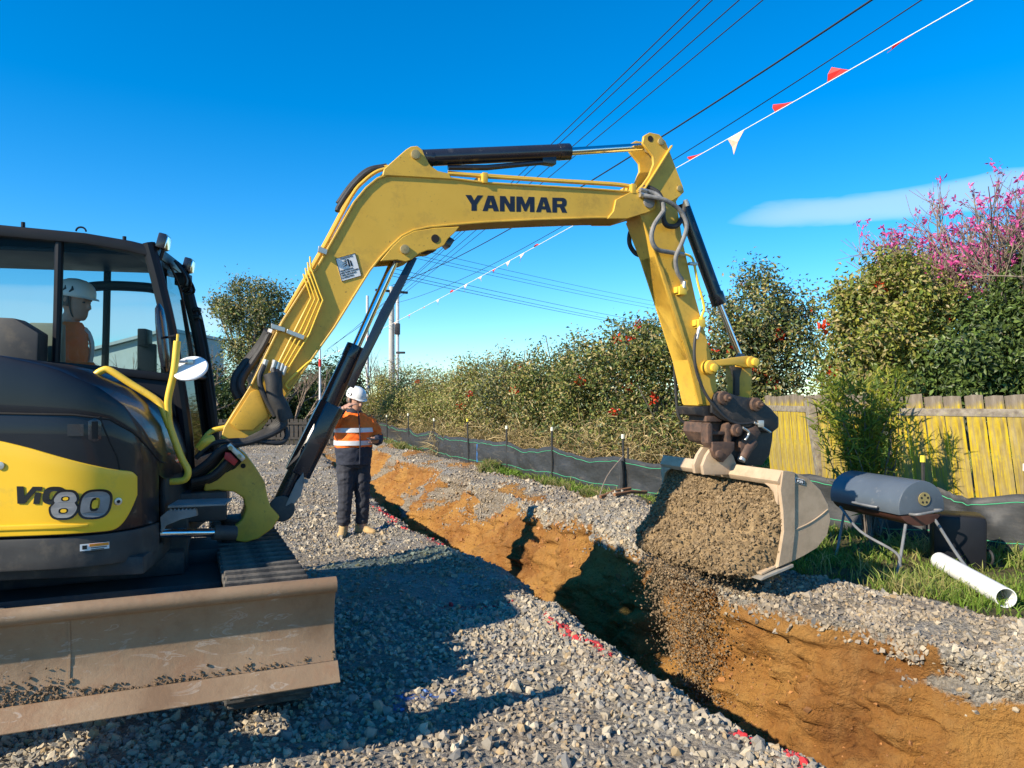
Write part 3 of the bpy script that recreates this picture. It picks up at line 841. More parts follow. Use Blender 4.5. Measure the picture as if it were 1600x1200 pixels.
    o = rocks_mesh('caught_soil', P, 0.005 + 0.014 * rg.random(n) ** 2, np.array((0.13, 0.085, 0.048)) * rg.uniform(0.6, 1.5, (n, 1)), M['stone'], bl, rg)
    o['kind'] = 'stuff'
undercarriage()

# --- upper body
def wall_w(t):
    x = np.clip((np.asarray(t, float) - 0.05) / 0.57, 0, 1)
    return 0.5 + 0.58 * np.cbrt(np.maximum(1 - x ** 3, 0))
TS = np.concatenate([np.linspace(-1.15, 0.3, 22), np.linspace(0.34, 0.56, 9), 0.62 - 0.05 * np.geomspace(1, 0.004, 9)])
def tail(t):                               # round tail behind the slew centre
    return np.where(t < -0.35, np.sqrt(np.maximum(1.16 ** 2 - np.minimum(t + 0.0, 0) ** 2, 0.02)) - 0.0, 2.0)
def side_s(t): return -np.minimum(wall_w(t), tail(t))
def sh_z(t): return np.interp(t, [-1.2, -0.05, 0.30, 0.45, 0.55, 0.60, 0.62], [1.54, 1.565, 1.555, 1.53, 1.45, 1.34, 1.26])
def top_z(t): return np.interp(t, [-1.2, -0.6, -0.05, 0.2, 0.4, 0.5, 0.58, 0.62], [1.70, 1.84, 1.86, 1.80, 1.70, 1.61, 1.46, 1.30])
def wall_strip(ts, z0, z1, off, th, mb, nz=3):
    rings = []
    for t in ts:
        s = float(side_s(t)); a, b = float(z0(t)), float(z1(t))
        e = 1e-3
        ds = (float(side_s(t + e)) - float(side_s(t - e))) / (2 * e)
        nrm = Vector((ds, -1.0)).normalized()     # outward in (t, s)
        o_ = [(t + nrm.x * off, s + nrm.y * off), (t + nrm.x * (off - th), s + nrm.y * (off - th))]
        rings.append([HF.pt(*o_[0], a + (b - a) * k / nz) for k in range(nz + 1)] + [HF.pt(*o_[1], b - (b - a) * k / nz) for k in range(nz + 1)])
    mb.rings(rings)
def upper_body():
    ts = [t for t in TS if t <= 0.615]
    mb = MB(); wall_strip(ts, lambda t: 0.775, lambda t: 0.938, 0.004, 0.05, mb)
    sk = ex(mb, 'skirt', M['black_dusty'], bevel=0.012)
    mb = MB()
    zp = lambda t: np.interp(t, [-1.2, -0.05, 0.1, 0.3, 0.45, 0.548], [1.46, 1.437, 1.395, 1.325, 1.275, 1.248]) - 0.0
    def zhi(t): return float(zp(t)) - (0.03 * max(0, (t - 0.52) / 0.03) ** 2 if t > 0.52 else 0)
    def zlo(t): return 0.952 + 0.17 * max(0.0, (t - 0.44) / 0.108) ** 2.6
    wall_strip(list(np.linspace(-1.1, 0.42, 26)) + list(np.linspace(0.44, 0.548, 16)), zlo, zhi, 0.016, 0.05, mb, 5)
    yp = ex(mb, 'side_panel', M['panel_yellow'], bevel=0.009, seg=3)
    mb = MB(); wall_strip(np.linspace(-1.0, 0.36, 30), lambda t: 0.985, lambda t: 0.998 + 0.012 * min(1, max(0, (0.36 - t) * 6)), 0.024, 0.02, mb)
    ex(mb, 'pressed_rib', M['panel_yellow'], yp, bevel=0.004)
    mb = MB(); wall_strip(ts, lambda t: 0.945, sh_z, 0.0, 0.05, mb, 6)
    ex(mb, 'body_side', M['black'], bevel=0.006)
    mb = MB(); rings = []
    for t in TS:
        s0, zs, zt = float(side_s(t)), float(sh_z(t)) + 0.008, float(top_z(t))
        zt = max(zt, zs + 0.004); st = min(-0.42, s0 + 0.02)
        row = [HF.pt(t, s0 + 0.03, zs - 0.10), HF.pt(t, s0, zs)]
        for k in range(1, 11):
            a = math.pi / 2 * k / 10
            row.append(HF.pt(t, s0 + (st - s0) * (1 - math.cos(a)), zs + (zt - zs) * math.sin(a)))
        row += [HF.pt(t, 0.02, zt - 0.01), HF.pt(t, 0.02, zs - 0.10)]
        rings.append(row)
    mb.rings(rings)
    hood = ex(mb, 'engine_hood', M['black'], smooth=50)
    mb = MB()                                       # front bulkhead closing the body
    e = 0.612
    mb.prism([HF.pt(e - 0.03, s, z) for s, z in ((-0.54, 0.78), (0.05, 0.78), (0.05, 1.24), (-0.54, 1.24))],
             [HF.pt(e, s, z) for s, z in ((-0.54, 0.78), (0.05, 0.78), (0.05, 1.24), (-0.54, 1.24))])
    ex(mb, 'bulkhead', M['black_dusty'], bevel=0.01)
    mb = MB(); mb.fbox(HF, -1.0, 0.60, -0.95, 1.0, 0.70, 0.80)
    ex(mb, 'turntable_deck', M['black_dusty'], bevel=0.02)
    mb = MB(); n = 28; mb.tube([UF.pt(0, 0, 0.60), UF.pt(0, 0, 0.74)], 0.52, n)
    ex(mb, 'slew_ring', M['black_dusty'])
    # cab-side body under the door, seen only in slivers
    mb = MB(); mb.fbox(HF, -1.0, 0.72, 0.10, 1.08, 0.80, 1.12)
    ex(mb, 'cab_floor_box', M['black_dusty'], bevel=0.03)
    # panel lock, recessed handle, screws
    def on_wall(u, v):
        lo, hi = -1.1, 0.6
        for _ in range(40):
            m = (lo + hi) / 2; p = HF.pt(m, float(side_s(m)), 1.2)
            if CU + FOC * p.x / p.y < u: lo = m
            else: hi = m
        t = (lo + hi) / 2; s = float(side_s(t)); p = HF.pt(t, s, 0)
        return t, s, CAMZ + (HV - v) / FOC * p.y
    def wdisc(u, v, r, mat, name, off=0.016, h=0.008, parent=None):
        t, s, z = on_wall(u, v)
        ds = (float(side_s(t + 1e-3)) - float(side_s(t - 1e-3))) / 2e-3
        nr = Vector((ds, -1)).normalized()
        m = MB(); m.cyl(HF.pt(t + nr.x * off, s + nr.y * off, z), HF.pt(t + nr.x * (off + h), s + nr.y * (off + h), z), r, 18)
        return ex(m, name, mat, parent, bevel=0.002)
    wdisc(182, 783, 0.020, M['fitting'], 'panel_lock', parent=yp)
    wdisc(182, 783, 0.009, M['dark_hole'], 'lock_core', 0.024, 0.003, parent=yp)
    wdisc(3, 727, 0.020, M['fitting'], 'panel_lock', parent=yp)
    t, s, z = on_wall(148, 672)
    mb = MB(); wall_strip([t - 0.028, t - 0.014, t, t + 0.014, t + 0.028], lambda q: z - 0.065 + 0.02 * abs(q - t) / 0.03, lambda q: z + 0.065 - 0.02 * abs(q - t) / 0.03, 0.004, 0.012, mb)
    h = ex(mb, 'recessed_handle', M['gloss_black'], bevel=0.003)
    mb = MB(); wall_strip([t - 0.013, t, t + 0.013], lambda q: z - 0.045, lambda q: z + 0.045, 0.007, 0.004, mb)
    ex(mb, 'recess', M['dark_hole'], h)
    t, s, z = on_wall(118, 672)
    mb = MB(); wall_strip([t - 0.035, t, t + 0.035], lambda q: z - 0.03, lambda q: z + 0.03, 0.005, 0.005, mb)
    ex(mb, 'badge_plate', M['gloss_black'])
    # lock and sky-bright scoop on the sloping hood top
    for (u, v, s_, r_) in ((31, 593, -0.78, 0.030), (80, 621, -0.90, 0.034)):
        p = HF.at(u, v, s_)
        d = HF.dirv(0.1, -0.75, 0.65).normalized()
        m = MB(); m.tube([p - d * 0.02, p + d * 0.010], r_, 20); o = ex(m, 'hood_catch', M['gloss_black'], hood, bevel=0.004)
        m = MB(); m.tube([p + d * 0.009, p + d * 0.014], r_ * 0.5, 16); ex(m, 'catch_core', M['chrome'] if v > 600 else M['fitting'], hood)
    # seams between the panels
    mb = MB(); mb.tube([HF.pt(t, float(side_s(t)) - 0.002, float(sh_z(t)) + 0.003) for t in TS], 0.005, 6)
    ex(mb, 'panel_seam', M['dark_hole'])
    seam = [(155, 651), (172, 690), (184, 715), (188, 738)]
    P = []
    for u, v in seam:
        t, s, z = on_wall(u, v); P.append(HF.pt(t, s - 0.002, z))
    mb = MB(); mb.tube(catmull(P, 4), 0.004, 6); ex(mb, 'panel_seam', M['dark_hole'])
    # warning label on the skirt
    t0, s0, z0 = on_wall(125, 861); t1, s1, z1 = on_wall(170, 846)
    mb = MB(); wall_strip(np.linspace(t0, t1, 5), lambda q: z0, lambda q: z1, 0.008, 0.003, mb)
    lb = ex(mb, 'warning_label', M['decal_white'])
    mb = MB(); wall_strip(np.linspace(t0 + 0.04, t1 - 0.002, 5), lambda q: z1 - 0.016, lambda q: z1 - 0.002, 0.010, 0.003, mb)
    ex(mb, 'label_header', M['decal_orange'], lb)
    mb = MB()
    for k in range(3): wall_strip(np.linspace(t0 + 0.045, t1 - 0.01 - 0.01 * k, 4), lambda q: z1 - 0.024 - 0.009 * k, lambda q: z1 - 0.020 - 0.009 * k, 0.0095, 0.002, mb)
    wall_strip(np.linspace(t0 + 0.010, t0 + 0.030, 3), lambda q: z0 + 0.008, lambda q: z0 + 0.028, 0.0095, 0.002, mb)
    ex(mb, 'label_print', M['letter_black'], lb)
    return on_wall
on_wall = upper_body()

# --- cab
def cab():
    NS, FS = 0.05, 1.00                    # near and far side planes of the cab
    cabo = MB()
    def q(u, v): return HF.px(u, v, NS)
    roof_front = q(232, 381)
    # roof: crowned slab
    rings = []
    for t, zt in ((-1.15, 2.70), (-1.05, 2.745), (-0.5, 2.765), (0.0, 2.735), (0.25, 2.70), (0.36, 2.675), (0.41, 2.64)):
        row = []
        for s in np.linspace(NS - 0.04, FS + 0.04, 9):
            e = min(s - (NS - 0.04), (FS + 0.04) - s)
            row.append(HF.pt(t, s, zt + 0.03 * min(1, e / 0.2) - 0.03))
        row += [HF.pt(t, FS + 0.04, zt - 0.10), HF.pt(t, NS - 0.04, zt - 0.10)]
        rings.append(row)
    cabo.rings(rings)
    roof = ex(cabo, 'cab_roof', M['cab_black'], bevel=0.012, smooth=40)
    CAB = roof
    def pillar(pts, s, r, name='cab_pillar', n=10):
        m = MB(); m.tube(catmull([HF.pt(t, s, z) for t, z in pts], 5), r, n)
        return ex(m, name, M['cab_black'])
    A = [(0.37, 2.66), (0.43, 2.42), (0.50, 2.1), (0.555, 1.75), (0.60, 1.42), (0.62, 1.12)]
    for s in (NS, FS): pillar(A, s, 0.045)
    for s in (NS, FS): pillar([(-0.16, 2.70), (-0.17, 2.2), (-0.18, 1.86)], s, 0.026)
    for s in (NS, FS): pillar([(-1.10, 2.70), (-1.12, 2.0), (-1.12, 1.1)], s, 0.05)
    pillar([(-0.10, 1.45), (-0.33, 1.9), (-0.40, 2.25), (-0.34, 2.45), (-0.20, 2.50), (0.10, 2.50), (0.22, 2.48)], FS - 0.02, 0.038, 'door_frame')
    pillar([(0.22, 2.66), (0.25, 2.1), (0.27, 1.5), (0.27, 1.15)], FS, 0.04, 'door_post')
    # sills and lower panels
    mb = MB(); strip(HF, [(-1.0, 1.90), (-0.28, 1.885), (0.1, 1.85), (0.53, 1.80)], 0.05, NS - 0.04, NS + 0.04, mb, -1)
    mb.plate(HF, [(-1.0, 1.12), (0.60, 1.12), (0.585, 1.50), (0.535, 1.77), (0.1, 1.81), (-1.0, 1.86)], NS - 0.012, NS + 0.012)
    mb.plate(HF, [(-1.0, 1.10), (0.60, 1.10), (0.585, 1.50), (0.57, 1.60), (-0.15, 1.42), (-1.0, 1.42)], FS - 0.012, FS + 0.012)
    ex(mb, 'cab_side', M['cab_black'], bevel=0.006)
    mb = MB(); mb.fbox(HF, 0.57, 0.62, NS + 0.03, FS - 0.03, 1.08, 1.22)
    ex(mb, 'cab_front_rail', M['cab_black'], bevel=0.01)
    mb = MB(); mb.fbox(HF, 0.36, 0.42, NS, FS, 2.58, 2.66)
    ex(mb, 'roof_visor', M['cab_black'], bevel=0.01)
    mb = MB(); mb.tube([HF.pt(0.52, NS, 1.80), HF.pt(0.548, FS, 1.80)], 0.022, 8); ex(mb, 'windscreen_bar', M['cab_black'])
    # glass
    def pane(pts3, name='window_pane'):
        m = MB(); n = len(pts3)
        m.add(pts3, [tuple(range(n))]); return ex(m, name, M['glass'], CAB, smooth=0)
    pane([HF.pt(t, NS, z) for t, z in ((-0.15, 1.86), (0.52, 1.80), (0.47, 2.2), (0.38, 2.64), (-0.14, 2.68))])
    pane([HF.pt(t, NS + 0.012, z) for t, z in ((-1.08, 1.89), (-0.16, 1.875), (-0.16, 2.68), (-1.08, 2.68))])
    pane([HF.pt(0.40, NS + 0.04, 2.60), HF.pt(0.47, NS + 0.04, 2.2), HF.pt(0.52, NS + 0.04, 1.82), HF.pt(0.52, FS - 0.04, 1.82), HF.pt(0.47, FS - 0.04, 2.2), HF.pt(0.40, FS - 0.04, 2.60)], 'windscreen')
    pane([HF.pt(0.535, NS + 0.04, 1.78), HF.pt(0.60, NS + 0.04, 1.24), HF.pt(0.60, FS - 0.04, 1.24), HF.pt(0.535, FS - 0.04, 1.78)], 'lower_windscreen')
    pane([HF.pt(t, FS, z) for t, z in ((-0.97, 1.45), (-0.15, 1.45), (0.24, 1.5), (0.23, 2.62), (-0.97, 2.66))])
    pane([HF.pt(t, FS, z) for t, z in ((0.29, 1.6), (0.55, 1.62), (0.47, 2.2), (0.39, 2.6), (0.27, 2.62))])
    pane([HF.pt(-1.11, s, z) for s, z in ((NS + 0.05, 1.7), (FS - 0.05, 1.7), (FS - 0.05, 2.62), (NS + 0.05, 2.62))])
    # small lookdown window frame in the side panel
    fr = [(282, 612), (297, 614), (299, 660), (286, 668), (280, 640)]
    # inside: seat, console, headliner
    mb = MB()
    mb.prism([HF.pt(t, 0.26, z) for t, z in ((-0.55, 1.40), (-0.02, 1.36), (0.0, 1.48), (-0.5, 1.52))], [HF.pt(t, 0.78, z) for t, z in ((-0.55, 1.40), (-0.02, 1.36), (0.0, 1.48), (-0.5, 1.52))])
    mb.prism([HF.pt(t, 0.28, z) for t, z in ((-0.62, 1.45), (-0.47, 1.48), (-0.54, 1.86), (-0.64, 1.86))], [HF.pt(t, 0.76, z) for t, z in ((-0.62, 1.45), (-0.47, 1.48), (-0.54, 1.86), (-0.64, 1.86))])
    ex(mb, 'operator_seat', M['seat'], bevel=0.03)
    mb = MB(); mb.fbox(HF, -0.36, -0.18, 0.10, 0.22, 1.5, 2.13); ex(mb, 'armrest_console', M['tan_box'], bevel=0.012)
    mb = MB(); mb.fbox(HF, -1.0, -0.30, NS + 0.04, 0.20, 1.2, 1.70); mb.fbox(HF, -0.95, 0.25, 0.15, 0.92, 2.60, 2.63)
    mb.fbox(HF, 0.22, 0.34, 0.35, 0.40, 1.1, 2.02); mb.fbox(HF, 0.24, 0.30, 0.28, 0.44, 2.0, 2.12); mb.fbox(HF, -0.62, -0.33, NS + 0.03, 0.30, 1.85, 2.02)
    ex(mb, 'cab_interior', M['cab_black'], bevel=0.01)
    # black box on the hood beside the cab
    mb = MB(); mb.plate_px(HF, [(-20, 495), (22, 497), (60, 520), (58, 566), (-20, 562)], -0.16, 0.0)
    ex(mb, 'side_box', M['black_dusty'], bevel=0.012)
    # roof fittings
    for u in (34, 193):
        m = MB(); t, z = HF.px(u, 349 + (u - 34) * 0.14, NS); m.tube([HF.pt(t, NS + 0.02, z - 0.02), HF.pt(t, NS + 0.02, z + 0.012)], 0.012, 10); ex(m, 'roof_bolt', M['cab_black'], roof)
    t, z = HF.px(124, 360, NS)
    m = MB(); m.tube([HF.pt(t + 0.03 * math.cos(a), NS + 0.03, z + 0.028 * math.sin(a)) for a in np.linspace(0, math.pi, 9)], 0.006, 8); ex(m, 'lifting_eye', M['cab_black'], roof)
    # work lights, wiper, hoses on the front corner
    for (t, s, z) in ((0.455, NS + 0.03, 2.68), (0.50, 0.62, 2.62)):
        m = MB(); M4 = Matrix.Rotation(R(12), 3, 'Z') @ Matrix.Rotation(R(14), 3, 'Y')
        m.box(HF.pt(t, s, z), 0.055, 0.13, 0.10, M4); L = ex(m, 'work_light', M['gloss_black'], bevel=0.012)
        m = MB(); m.box(HF.pt(t + 0.03, s, z - 0.01), 0.008, 0.11, 0.08, M4); ex(m, 'lens', M['chrome'], L, bevel=0.003)
        m = MB(); m.tube([HF.pt(t, s, z - 0.05), HF.pt(t - 0.02, s, z - 0.12)], 0.012, 8); ex(m, 'bracket', M['cab_black'], L)
    mb = MB()
    mb.tube(catmull([HF.pt(0.44, 0.30, 2.58), HF.pt(0.50, 0.36, 2.40), HF.pt(0.545, 0.40, 2.12), HF.pt(0.58, 0.42, 1.88)], 4), 0.009, 6)
    mb.tube([HF.pt(0.50, 0.40, 2.34), HF.pt(0.57, 0.46, 1.80)], 0.013, 6)
    ex(mb, 'wiper', M['cab_black'])
    mb = MB()
    for k in range(4):
        mb.tube(catmull([HF.pt(0.45, 0.42 + 0.07 * k, 2.62), HF.pt(0.52 + 0.02 * (k % 2), 0.44 + 0.06 * k, 2.50 - 0.02 * k), HF.pt(0.47, 0.50 + 0.06 * k, 2.42)], 4), 0.010, 6)
    ex(mb, 'wiper_hose', M['cab_black'])
    mb = MB(); mb.box(HF.pt(0.48, 0.55, 2.50), 0.07, 0.14, 0.09); ex(mb, 'wiper_motor', M['cab_black'], bevel=0.005)
    for zz in (2.33, 2.27):
        mb = MB(); mb.box(HF.pt(0.50, 0.93, zz), 0.05, 0.05, 0.03); ex(mb, 'door_hinge', M['cab_black'], bevel=0.005)
    # grab rail ahead of the far pillar
    mb = MB(); mb.tube(px_path(HF, [(291, 478), (303, 479), (312, 492), (323, 545), (333, 610), (336, 655), (330, 668), (318, 672)], 5, 1.0), 0.016, 10)
    ex(mb, 'grab_rail', M['cab_black'])
    # long black mirror and round white mirror on the yellow rail
    c = HF.at(254, 527, -0.12)
    mb = MB(); rows = []
    for a, w in ((-0.22, 0.015), (-0.19, 0.045), (-0.10, 0.058), (0.0, 0.06), (0.10, 0.056), (0.18, 0.045), (0.215, 0.015)):
        rows.append([c + HF.dirv(w * 0.55 * math.cos(b) + (-a) * 0.10, w * 1.3 * math.sin(b), a) for b in np.linspace(0, 2 * math.pi, 14, endpoint=False)])
    mb.rings(rows); mr = ex(mb, 'side_mirror', M['gloss_black'])
    mb = MB(); mb.tube([HF.at(261, 527, -0.12), HF.at(276, 524, -0.40)], 0.008, 8); ex(mb, 'mirror_stem', M['cab_black'], mr)
    c = HF.at(297, 575, -0.40); nrm = (Vector((0.05, -0.62, 0.60))).normalized()
    mb = MB(); mb.tube([c - nrm * 0.022, c - nrm * 0.012, c, c + nrm * 0.006], [0.085, 0.103, 0.105, 0.098], 30)
    rm = ex(mb, 'round_mirror', M['white'], bevel=0.0)
    mb = MB(); mb.box(c + nrm * 0.012 + Vector((-0.01, 0.03, 0.03)), 0.05, 0.03, 0.03); mb.tube([c + nrm * 0.012 + Vector((-0.01, 0.03, 0.03)), HF.at(272, 565, -0.42)], 0.009, 8); ex(mb, 'mirror_clamp', M['fitting'], rm, bevel=0.004)
cab()

def rails():
    mb = MB(); s = -0.42
    mb.tube(px_path(HF, [(146, 596), (150, 586), (160, 579), (172, 579), (205, 600), (240, 622), (252, 634), (259, 652), (265, 668)], 5, s), 0.021, 12)
    mb.tube(px_path(HF, [(277, 533), (272, 580), (263, 622), (263, 645), (266, 668), (283, 714), (293, 733), (292, 745), (284, 751), (262, 753)], 5, s), 0.021, 12)
    mb.tube([HF.at(278, 522, s), HF.at(277, 536, s)], 0.008, 8)
    ex(mb, 'hand_rail', M['rail_yellow'])
    mb = MB(); mb.tube(px_path(BF, [(352, 668, -0.1), (330, 674, -0.1), (316, 690, -0.1), (308, 700, -0.1)], 4), 0.017, 10)
    ex(mb, 'hose_guard', M['rail_yellow'])
rails()

# --- swing post and boom
W = 0.135
def swing_post():
    mb = MB()
    out = [(342, 703), (352, 694), (368, 697), (386, 712), (402, 734), (414, 754), (418, 776), (423, 792), (438, 808), (426, 826), (404, 842), (384, 848), (368, 846), (366, 822), (378, 812), (384, 796), (380, 778), (366, 769), (340, 766), (318, 768), (322, 735)]
    mb.plate_px(BF, out, -0.15, 0.15)
    ex(mb, 'swing_bracket', M['yellow'], bevel=0.018, seg=3)
    mb = MB(); t, z = BF.px(372, 818, -0.1)
    mb.tube([BF.pt(t, 0, z - 0.13), BF.pt(t, 0, z + 0.01)], 0.105, 22); mb.tube([BF.pt(t, 0, z + 0.01), BF.pt(t, 0, z + 0.035)], 0.12, 22)
    ex(mb, 'swing_pivot', M['black_dusty'], bevel=0.006)
    mb = MB(); t2, z2 = BF.px(340, 790, -0.1)
    mb.fbox(BF, t - 0.75, t - 0.05, -0.22, 0.22, z - 0.24, z - 0.13); mb.fbox(BF, t - 0.75, t - 0.07, -0.2, 0.2, z + 0.04, z + 0.23)
    mb.fbox(BF, t - 0.75, t - 0.30, -0.40, 0.40, z - 0.30, z + 0.10)
    ex(mb, 'swing_base', M['black_dusty'], bevel=0.02)
    mb = MB(); mb.tube([HF.at(250, 833, -0.62), HF.at(336, 832, -0.52)], 0.026, 16); c = ex(mb, 'swing_rod', M['chrome'])
    mb = MB(); mb.tube([HF.at(333, 832, -0.52), HF.at(368, 833, -0.46)], 0.045, 16); ex(mb, 'swing_barrel', M['black_dusty'], bevel=0.004)
    mb = MB(); mb.plate_px(HF, [(250, 808), (262, 798), (306, 796), (308, 806), (282, 812), (258, 822), (252, 834)], -0.70, -0.66)
    for k in range(7): mb.plate_px(HF, [(264 + k * 6, 798), (267 + k * 6, 794), (270 + k * 6, 798)], -0.70, -0.66)
    mb.plate_px(HF, [(262, 790), (352, 787), (352, 790), (262, 794)], -0.70, -0.45)
    ex(mb, 'step', M['frame_grey'], bevel=0.002, seg=1)
    mb = disc(BF, 380, 728, -0.156, -0.14, 0.016); ex(mb, 'grease_hole', M['dark_hole'])
swing_post()

BOOM_UP = [(350, 668), (390, 604), (440, 500), (476, 422), (500, 410 - 4), (552, 315), (571, 292), (589, 277), (608, 270), (631, 268), (700, 276), (762, 284), (920, 293), (985, 299), (1008, 303)]
BOOM_UP = [(350, 668), (390, 604), (440, 502), (499, 409), (552, 315), (571, 292), (589, 277), (608, 270), (631, 268), (700, 276), (762, 284), (920, 293), (985, 298), (1008, 303)]
BOOM_LO = [(1018, 306), (1026, 316), (1023, 326), (1012, 331), (979, 341), (931, 341), (841, 344), (760, 348), (710, 352), (670, 356), (647, 361), (629, 370), (613, 385), (596, 403), (579, 424), (524, 512), (484, 568), (442, 628), (422, 653), (400, 684), (368, 690), (345, 686)]
def boom():
    s0, s1 = -W + 0.012, W - 0.012
    up = [BF.px(u, v, -W) for u, v in BOOM_UP]; lo = [BF.px(u, v, -W) for u, v in BOOM_LO]
    mb = MB(); mb.plate(BF, up + lo, s0, s1)
    B = ex(mb, 'boom', M['yellow'], bevel=0.004, seg=1)
    mb = MB(); strip(BF, up[1:-1], 0.014, -W, W, mb, -1)
    ex(mb, 'top_flange', M['yellow'], B, bevel=0.003, seg=1)
    mb = MB(); strip(BF, [BF.px(u, v, -W) for u, v in BOOM_LO[4:19]], 0.014, -W, W, mb, -1)
    ex(mb, 'bottom_flange', M['yellow'], B, bevel=0.003, seg=1)
    # cast tip and foot cheeks
    mb = MB()
    for a, b in ((-W - 0.006, -W + 0.016), (W - 0.016, W + 0.006)):
        mb.plate(BF, [BF.px(u, v, -W) for u, v in ((962, 312), (985, 300), (1008, 303), (1019, 307), (1027, 316), (1023, 327), (1012, 332), (979, 342), (948, 342), (958, 330))], a, b)
    ex(mb, 'boom_tip', M['yellow'], B, bevel=0.004, seg=1)
    # cylinder lugs: below the bend and on top of it
    for a, b in ((-W - 0.002, -W + 0.028), (W - 0.028, W + 0.002)):
        mb = MB(); mb.plate(BF, [BF.px(u, v, -W) for u, v in ((594, 408), (613, 385), (629, 370), (647, 361), (680, 356), (718, 354), (710, 364), (700, 373), (694, 383), (681, 390), (668, 391), (655, 396), (644, 405), (634, 409), (620, 406))], a, b)
        lug = ex(mb, 'cylinder_lug', M['yellow'], B, bevel=0.004, seg=1)
        mb = MB(); mb.plate(BF, [BF.px(u, v, -W) for u, v in ((598, 274), (600, 264), (618, 248), (634, 234), (642, 229), (652, 228), (660, 234), (664, 244), (672, 258), (684, 267), (702, 271), (706, 280), (640, 276))], a, b)
        ex(mb, 'ram_lug', M['yellow'], B, bevel=0.004, seg=1)
    for (u, v, r_, nm) in ((632, 390, 0.034, 'lug_pin'), (649, 242, 0.034, 'ram_pin'), (1013, 316, 0.052, 'arm_pin')):
        mb = disc(BF, u, v, -W - 0.02, W + 0.02, r_, 24, at_s=-W); p = ex(mb, nm, M['pin_steel'] if nm != 'arm_pin' else M['frame_grey'], B, bevel=0.004)
    mb = disc(BF, 680, 373, -W - 0.006, -W + 0.02, 0.031, 20, at_s=-W); ex(mb, 'lug_hole', M['dark_hole'], B)
    # work light under the bend
    mb = MB(); mb.plate_px(BF, [(694, 378), (702, 369), (711, 375), (703, 387)], -0.06, 0.06); ex(mb, 'boom_light', M['gloss_black'], B, bevel=0.006)
    mb = MB(); mb.tube(px_path(BF, [(646, 396), (655, 392), (664, 394), (674, 392), (680, 388)], 3, -0.05), 0.016, 8); ex(mb, 'light_cable', M['rubber'], B)
    # steel pipes along the top and down the side, with clamps
    def pipe(pts, r, mat='yellow', nm='pipe', n=3):
        m = MB(); m.tube(px_path(BF, pts, n), r, 8); return ex(m, nm, M[mat], B)
    for k, (dv, s) in enumerate(((-6, -0.09), (-10, -0.03), (-9, 0.04), (-8, 0.10))):
        pipe([(446 + k * 2, 495 + dv, s), (500, 404 + dv, s), (549, 313 + dv, s), (569, 289 + dv, s), (588, 274 + dv * 0.9, s), (606, 267 + dv * 0.7, s)], 0.013, n=4)
        pipe([(700, 272 - k, s), (760, 280 + dv * 0.6, s), (860, 286 + dv * 0.5, s), (960, 292 + dv * 0.5, s), (994, 296 + dv * 0.4, s)], 0.013)
    for k in range(4):
        o = k * 6.2
        pipe([(432 + k * 5, 574 + k * 2.4, -W - 0.012), (464 + k * 6.5, 510 + k * 4, -W - 0.012), (486 + o, 466 + k * 1.0, -W - 0.012), (483 + o * 0.92, 456 + k * 0.6, -W - 0.012), (476 + k * 3.2, 436 - k * 6, -W - 0.012), (474 + k * 3.5, 428 - k * 9, -W - 0.005)], 0.0062, 'rail_yellow', 'side_pipe', 0)
    for uv in ([(424, 505), (446, 512), (445, 519), (424, 513)], [(449, 514), (476, 524), (474, 531), (447, 520)], [(498, 384), (512, 390), (510, 398), (497, 393)]):
        m = MB(); m.plate_px(BF, uv, -W - 0.032, -W - 0.002); ex(m, 'pipe_clamp', M['fitting'], B, bevel=0.002, seg=1)
    for u, v in ((758, 276), (990, 293)):
        m = MB(); t, z = BF.px(u, v, -W); m.fbox(BF, t - 0.02, t + 0.02, -W - 0.01, W, z - 0.05, z + 0.03); ex(m, 'pipe_saddle', M['yellow'], B, bevel=0.004)
    # step bar on the lower boom side
    pipe([(452, 608, -W - 0.014), (447, 604, -W - 0.014), (450, 596, -W - 0.014), (480, 568, -W - 0.014), (487, 564, -W - 0.014)], 0.008, 'rail_yellow', 'hose_bracket', 3)
    # pressed gusset on the lower boom
    m = MB(); m.plate_px(BF, [(392, 612), (404, 608), (420, 650), (396, 672), (372, 672), (360, 662)], -W - 0.008, -W + 0.013); ex(m, 'foot_cheek', M['yellow'], B, bevel=0.006)
    return B
BOOM = boom()

# --- lettering: flat outlines, holes cut out
def outline(name, splines, origin, xdir, ydir, depth_, mat, parent):
    cu = bpy.data.curves.new(name, 'CURVE'); cu.dimensions = '2D'; cu.fill_mode = 'BOTH'; cu.extrude = depth_
    for sp in splines:
        s = cu.splines.new('POLY'); s.points.add(len(sp) - 1); s.use_cyclic_u = True
        for p, (x, y) in zip(s.points, sp): p.co = (x, y, 0, 1)
    return flat_mesh(name, cu, origin, xdir, ydir, mat, parent)
def flat_mesh(name, cu, origin, xdir, ydir, mat, parent):
    o = bpy.data.objects.new(name, cu); COL.objects.link(o)
    bpy.context.view_layer.update()
    me = bpy.data.meshes.new_from_object(o.evaluated_get(bpy.context.evaluated_depsgraph_get()))
    bpy.data.objects.remove(o); bpy.data.curves.remove(cu)
    x = Vector(xdir); y = Vector(ydir); n = x.cross(y).normalized()
    me.transform(Matrix(((x.x, y.x, n.x, origin[0]), (x.y, y.y, n.y, origin[1]), (x.z, y.z, n.z, origin[2]), (0, 0, 0, 1))))
    me.materials.clear(); me.materials.append(mat); me.name = name
    return link(name, me, parent)
def text_mesh(name, txt, origin, xdir, ydir, mat, parent, bold=0.0):
    cu = bpy.data.curves.new(name, 'FONT'); cu.body = txt; cu.size = 1.0; cu.extrude = 0.001; cu.offset = bold; cu.resolution_u = 3
    return flat_mesh(name, cu, origin, xdir, ydir, mat, parent)
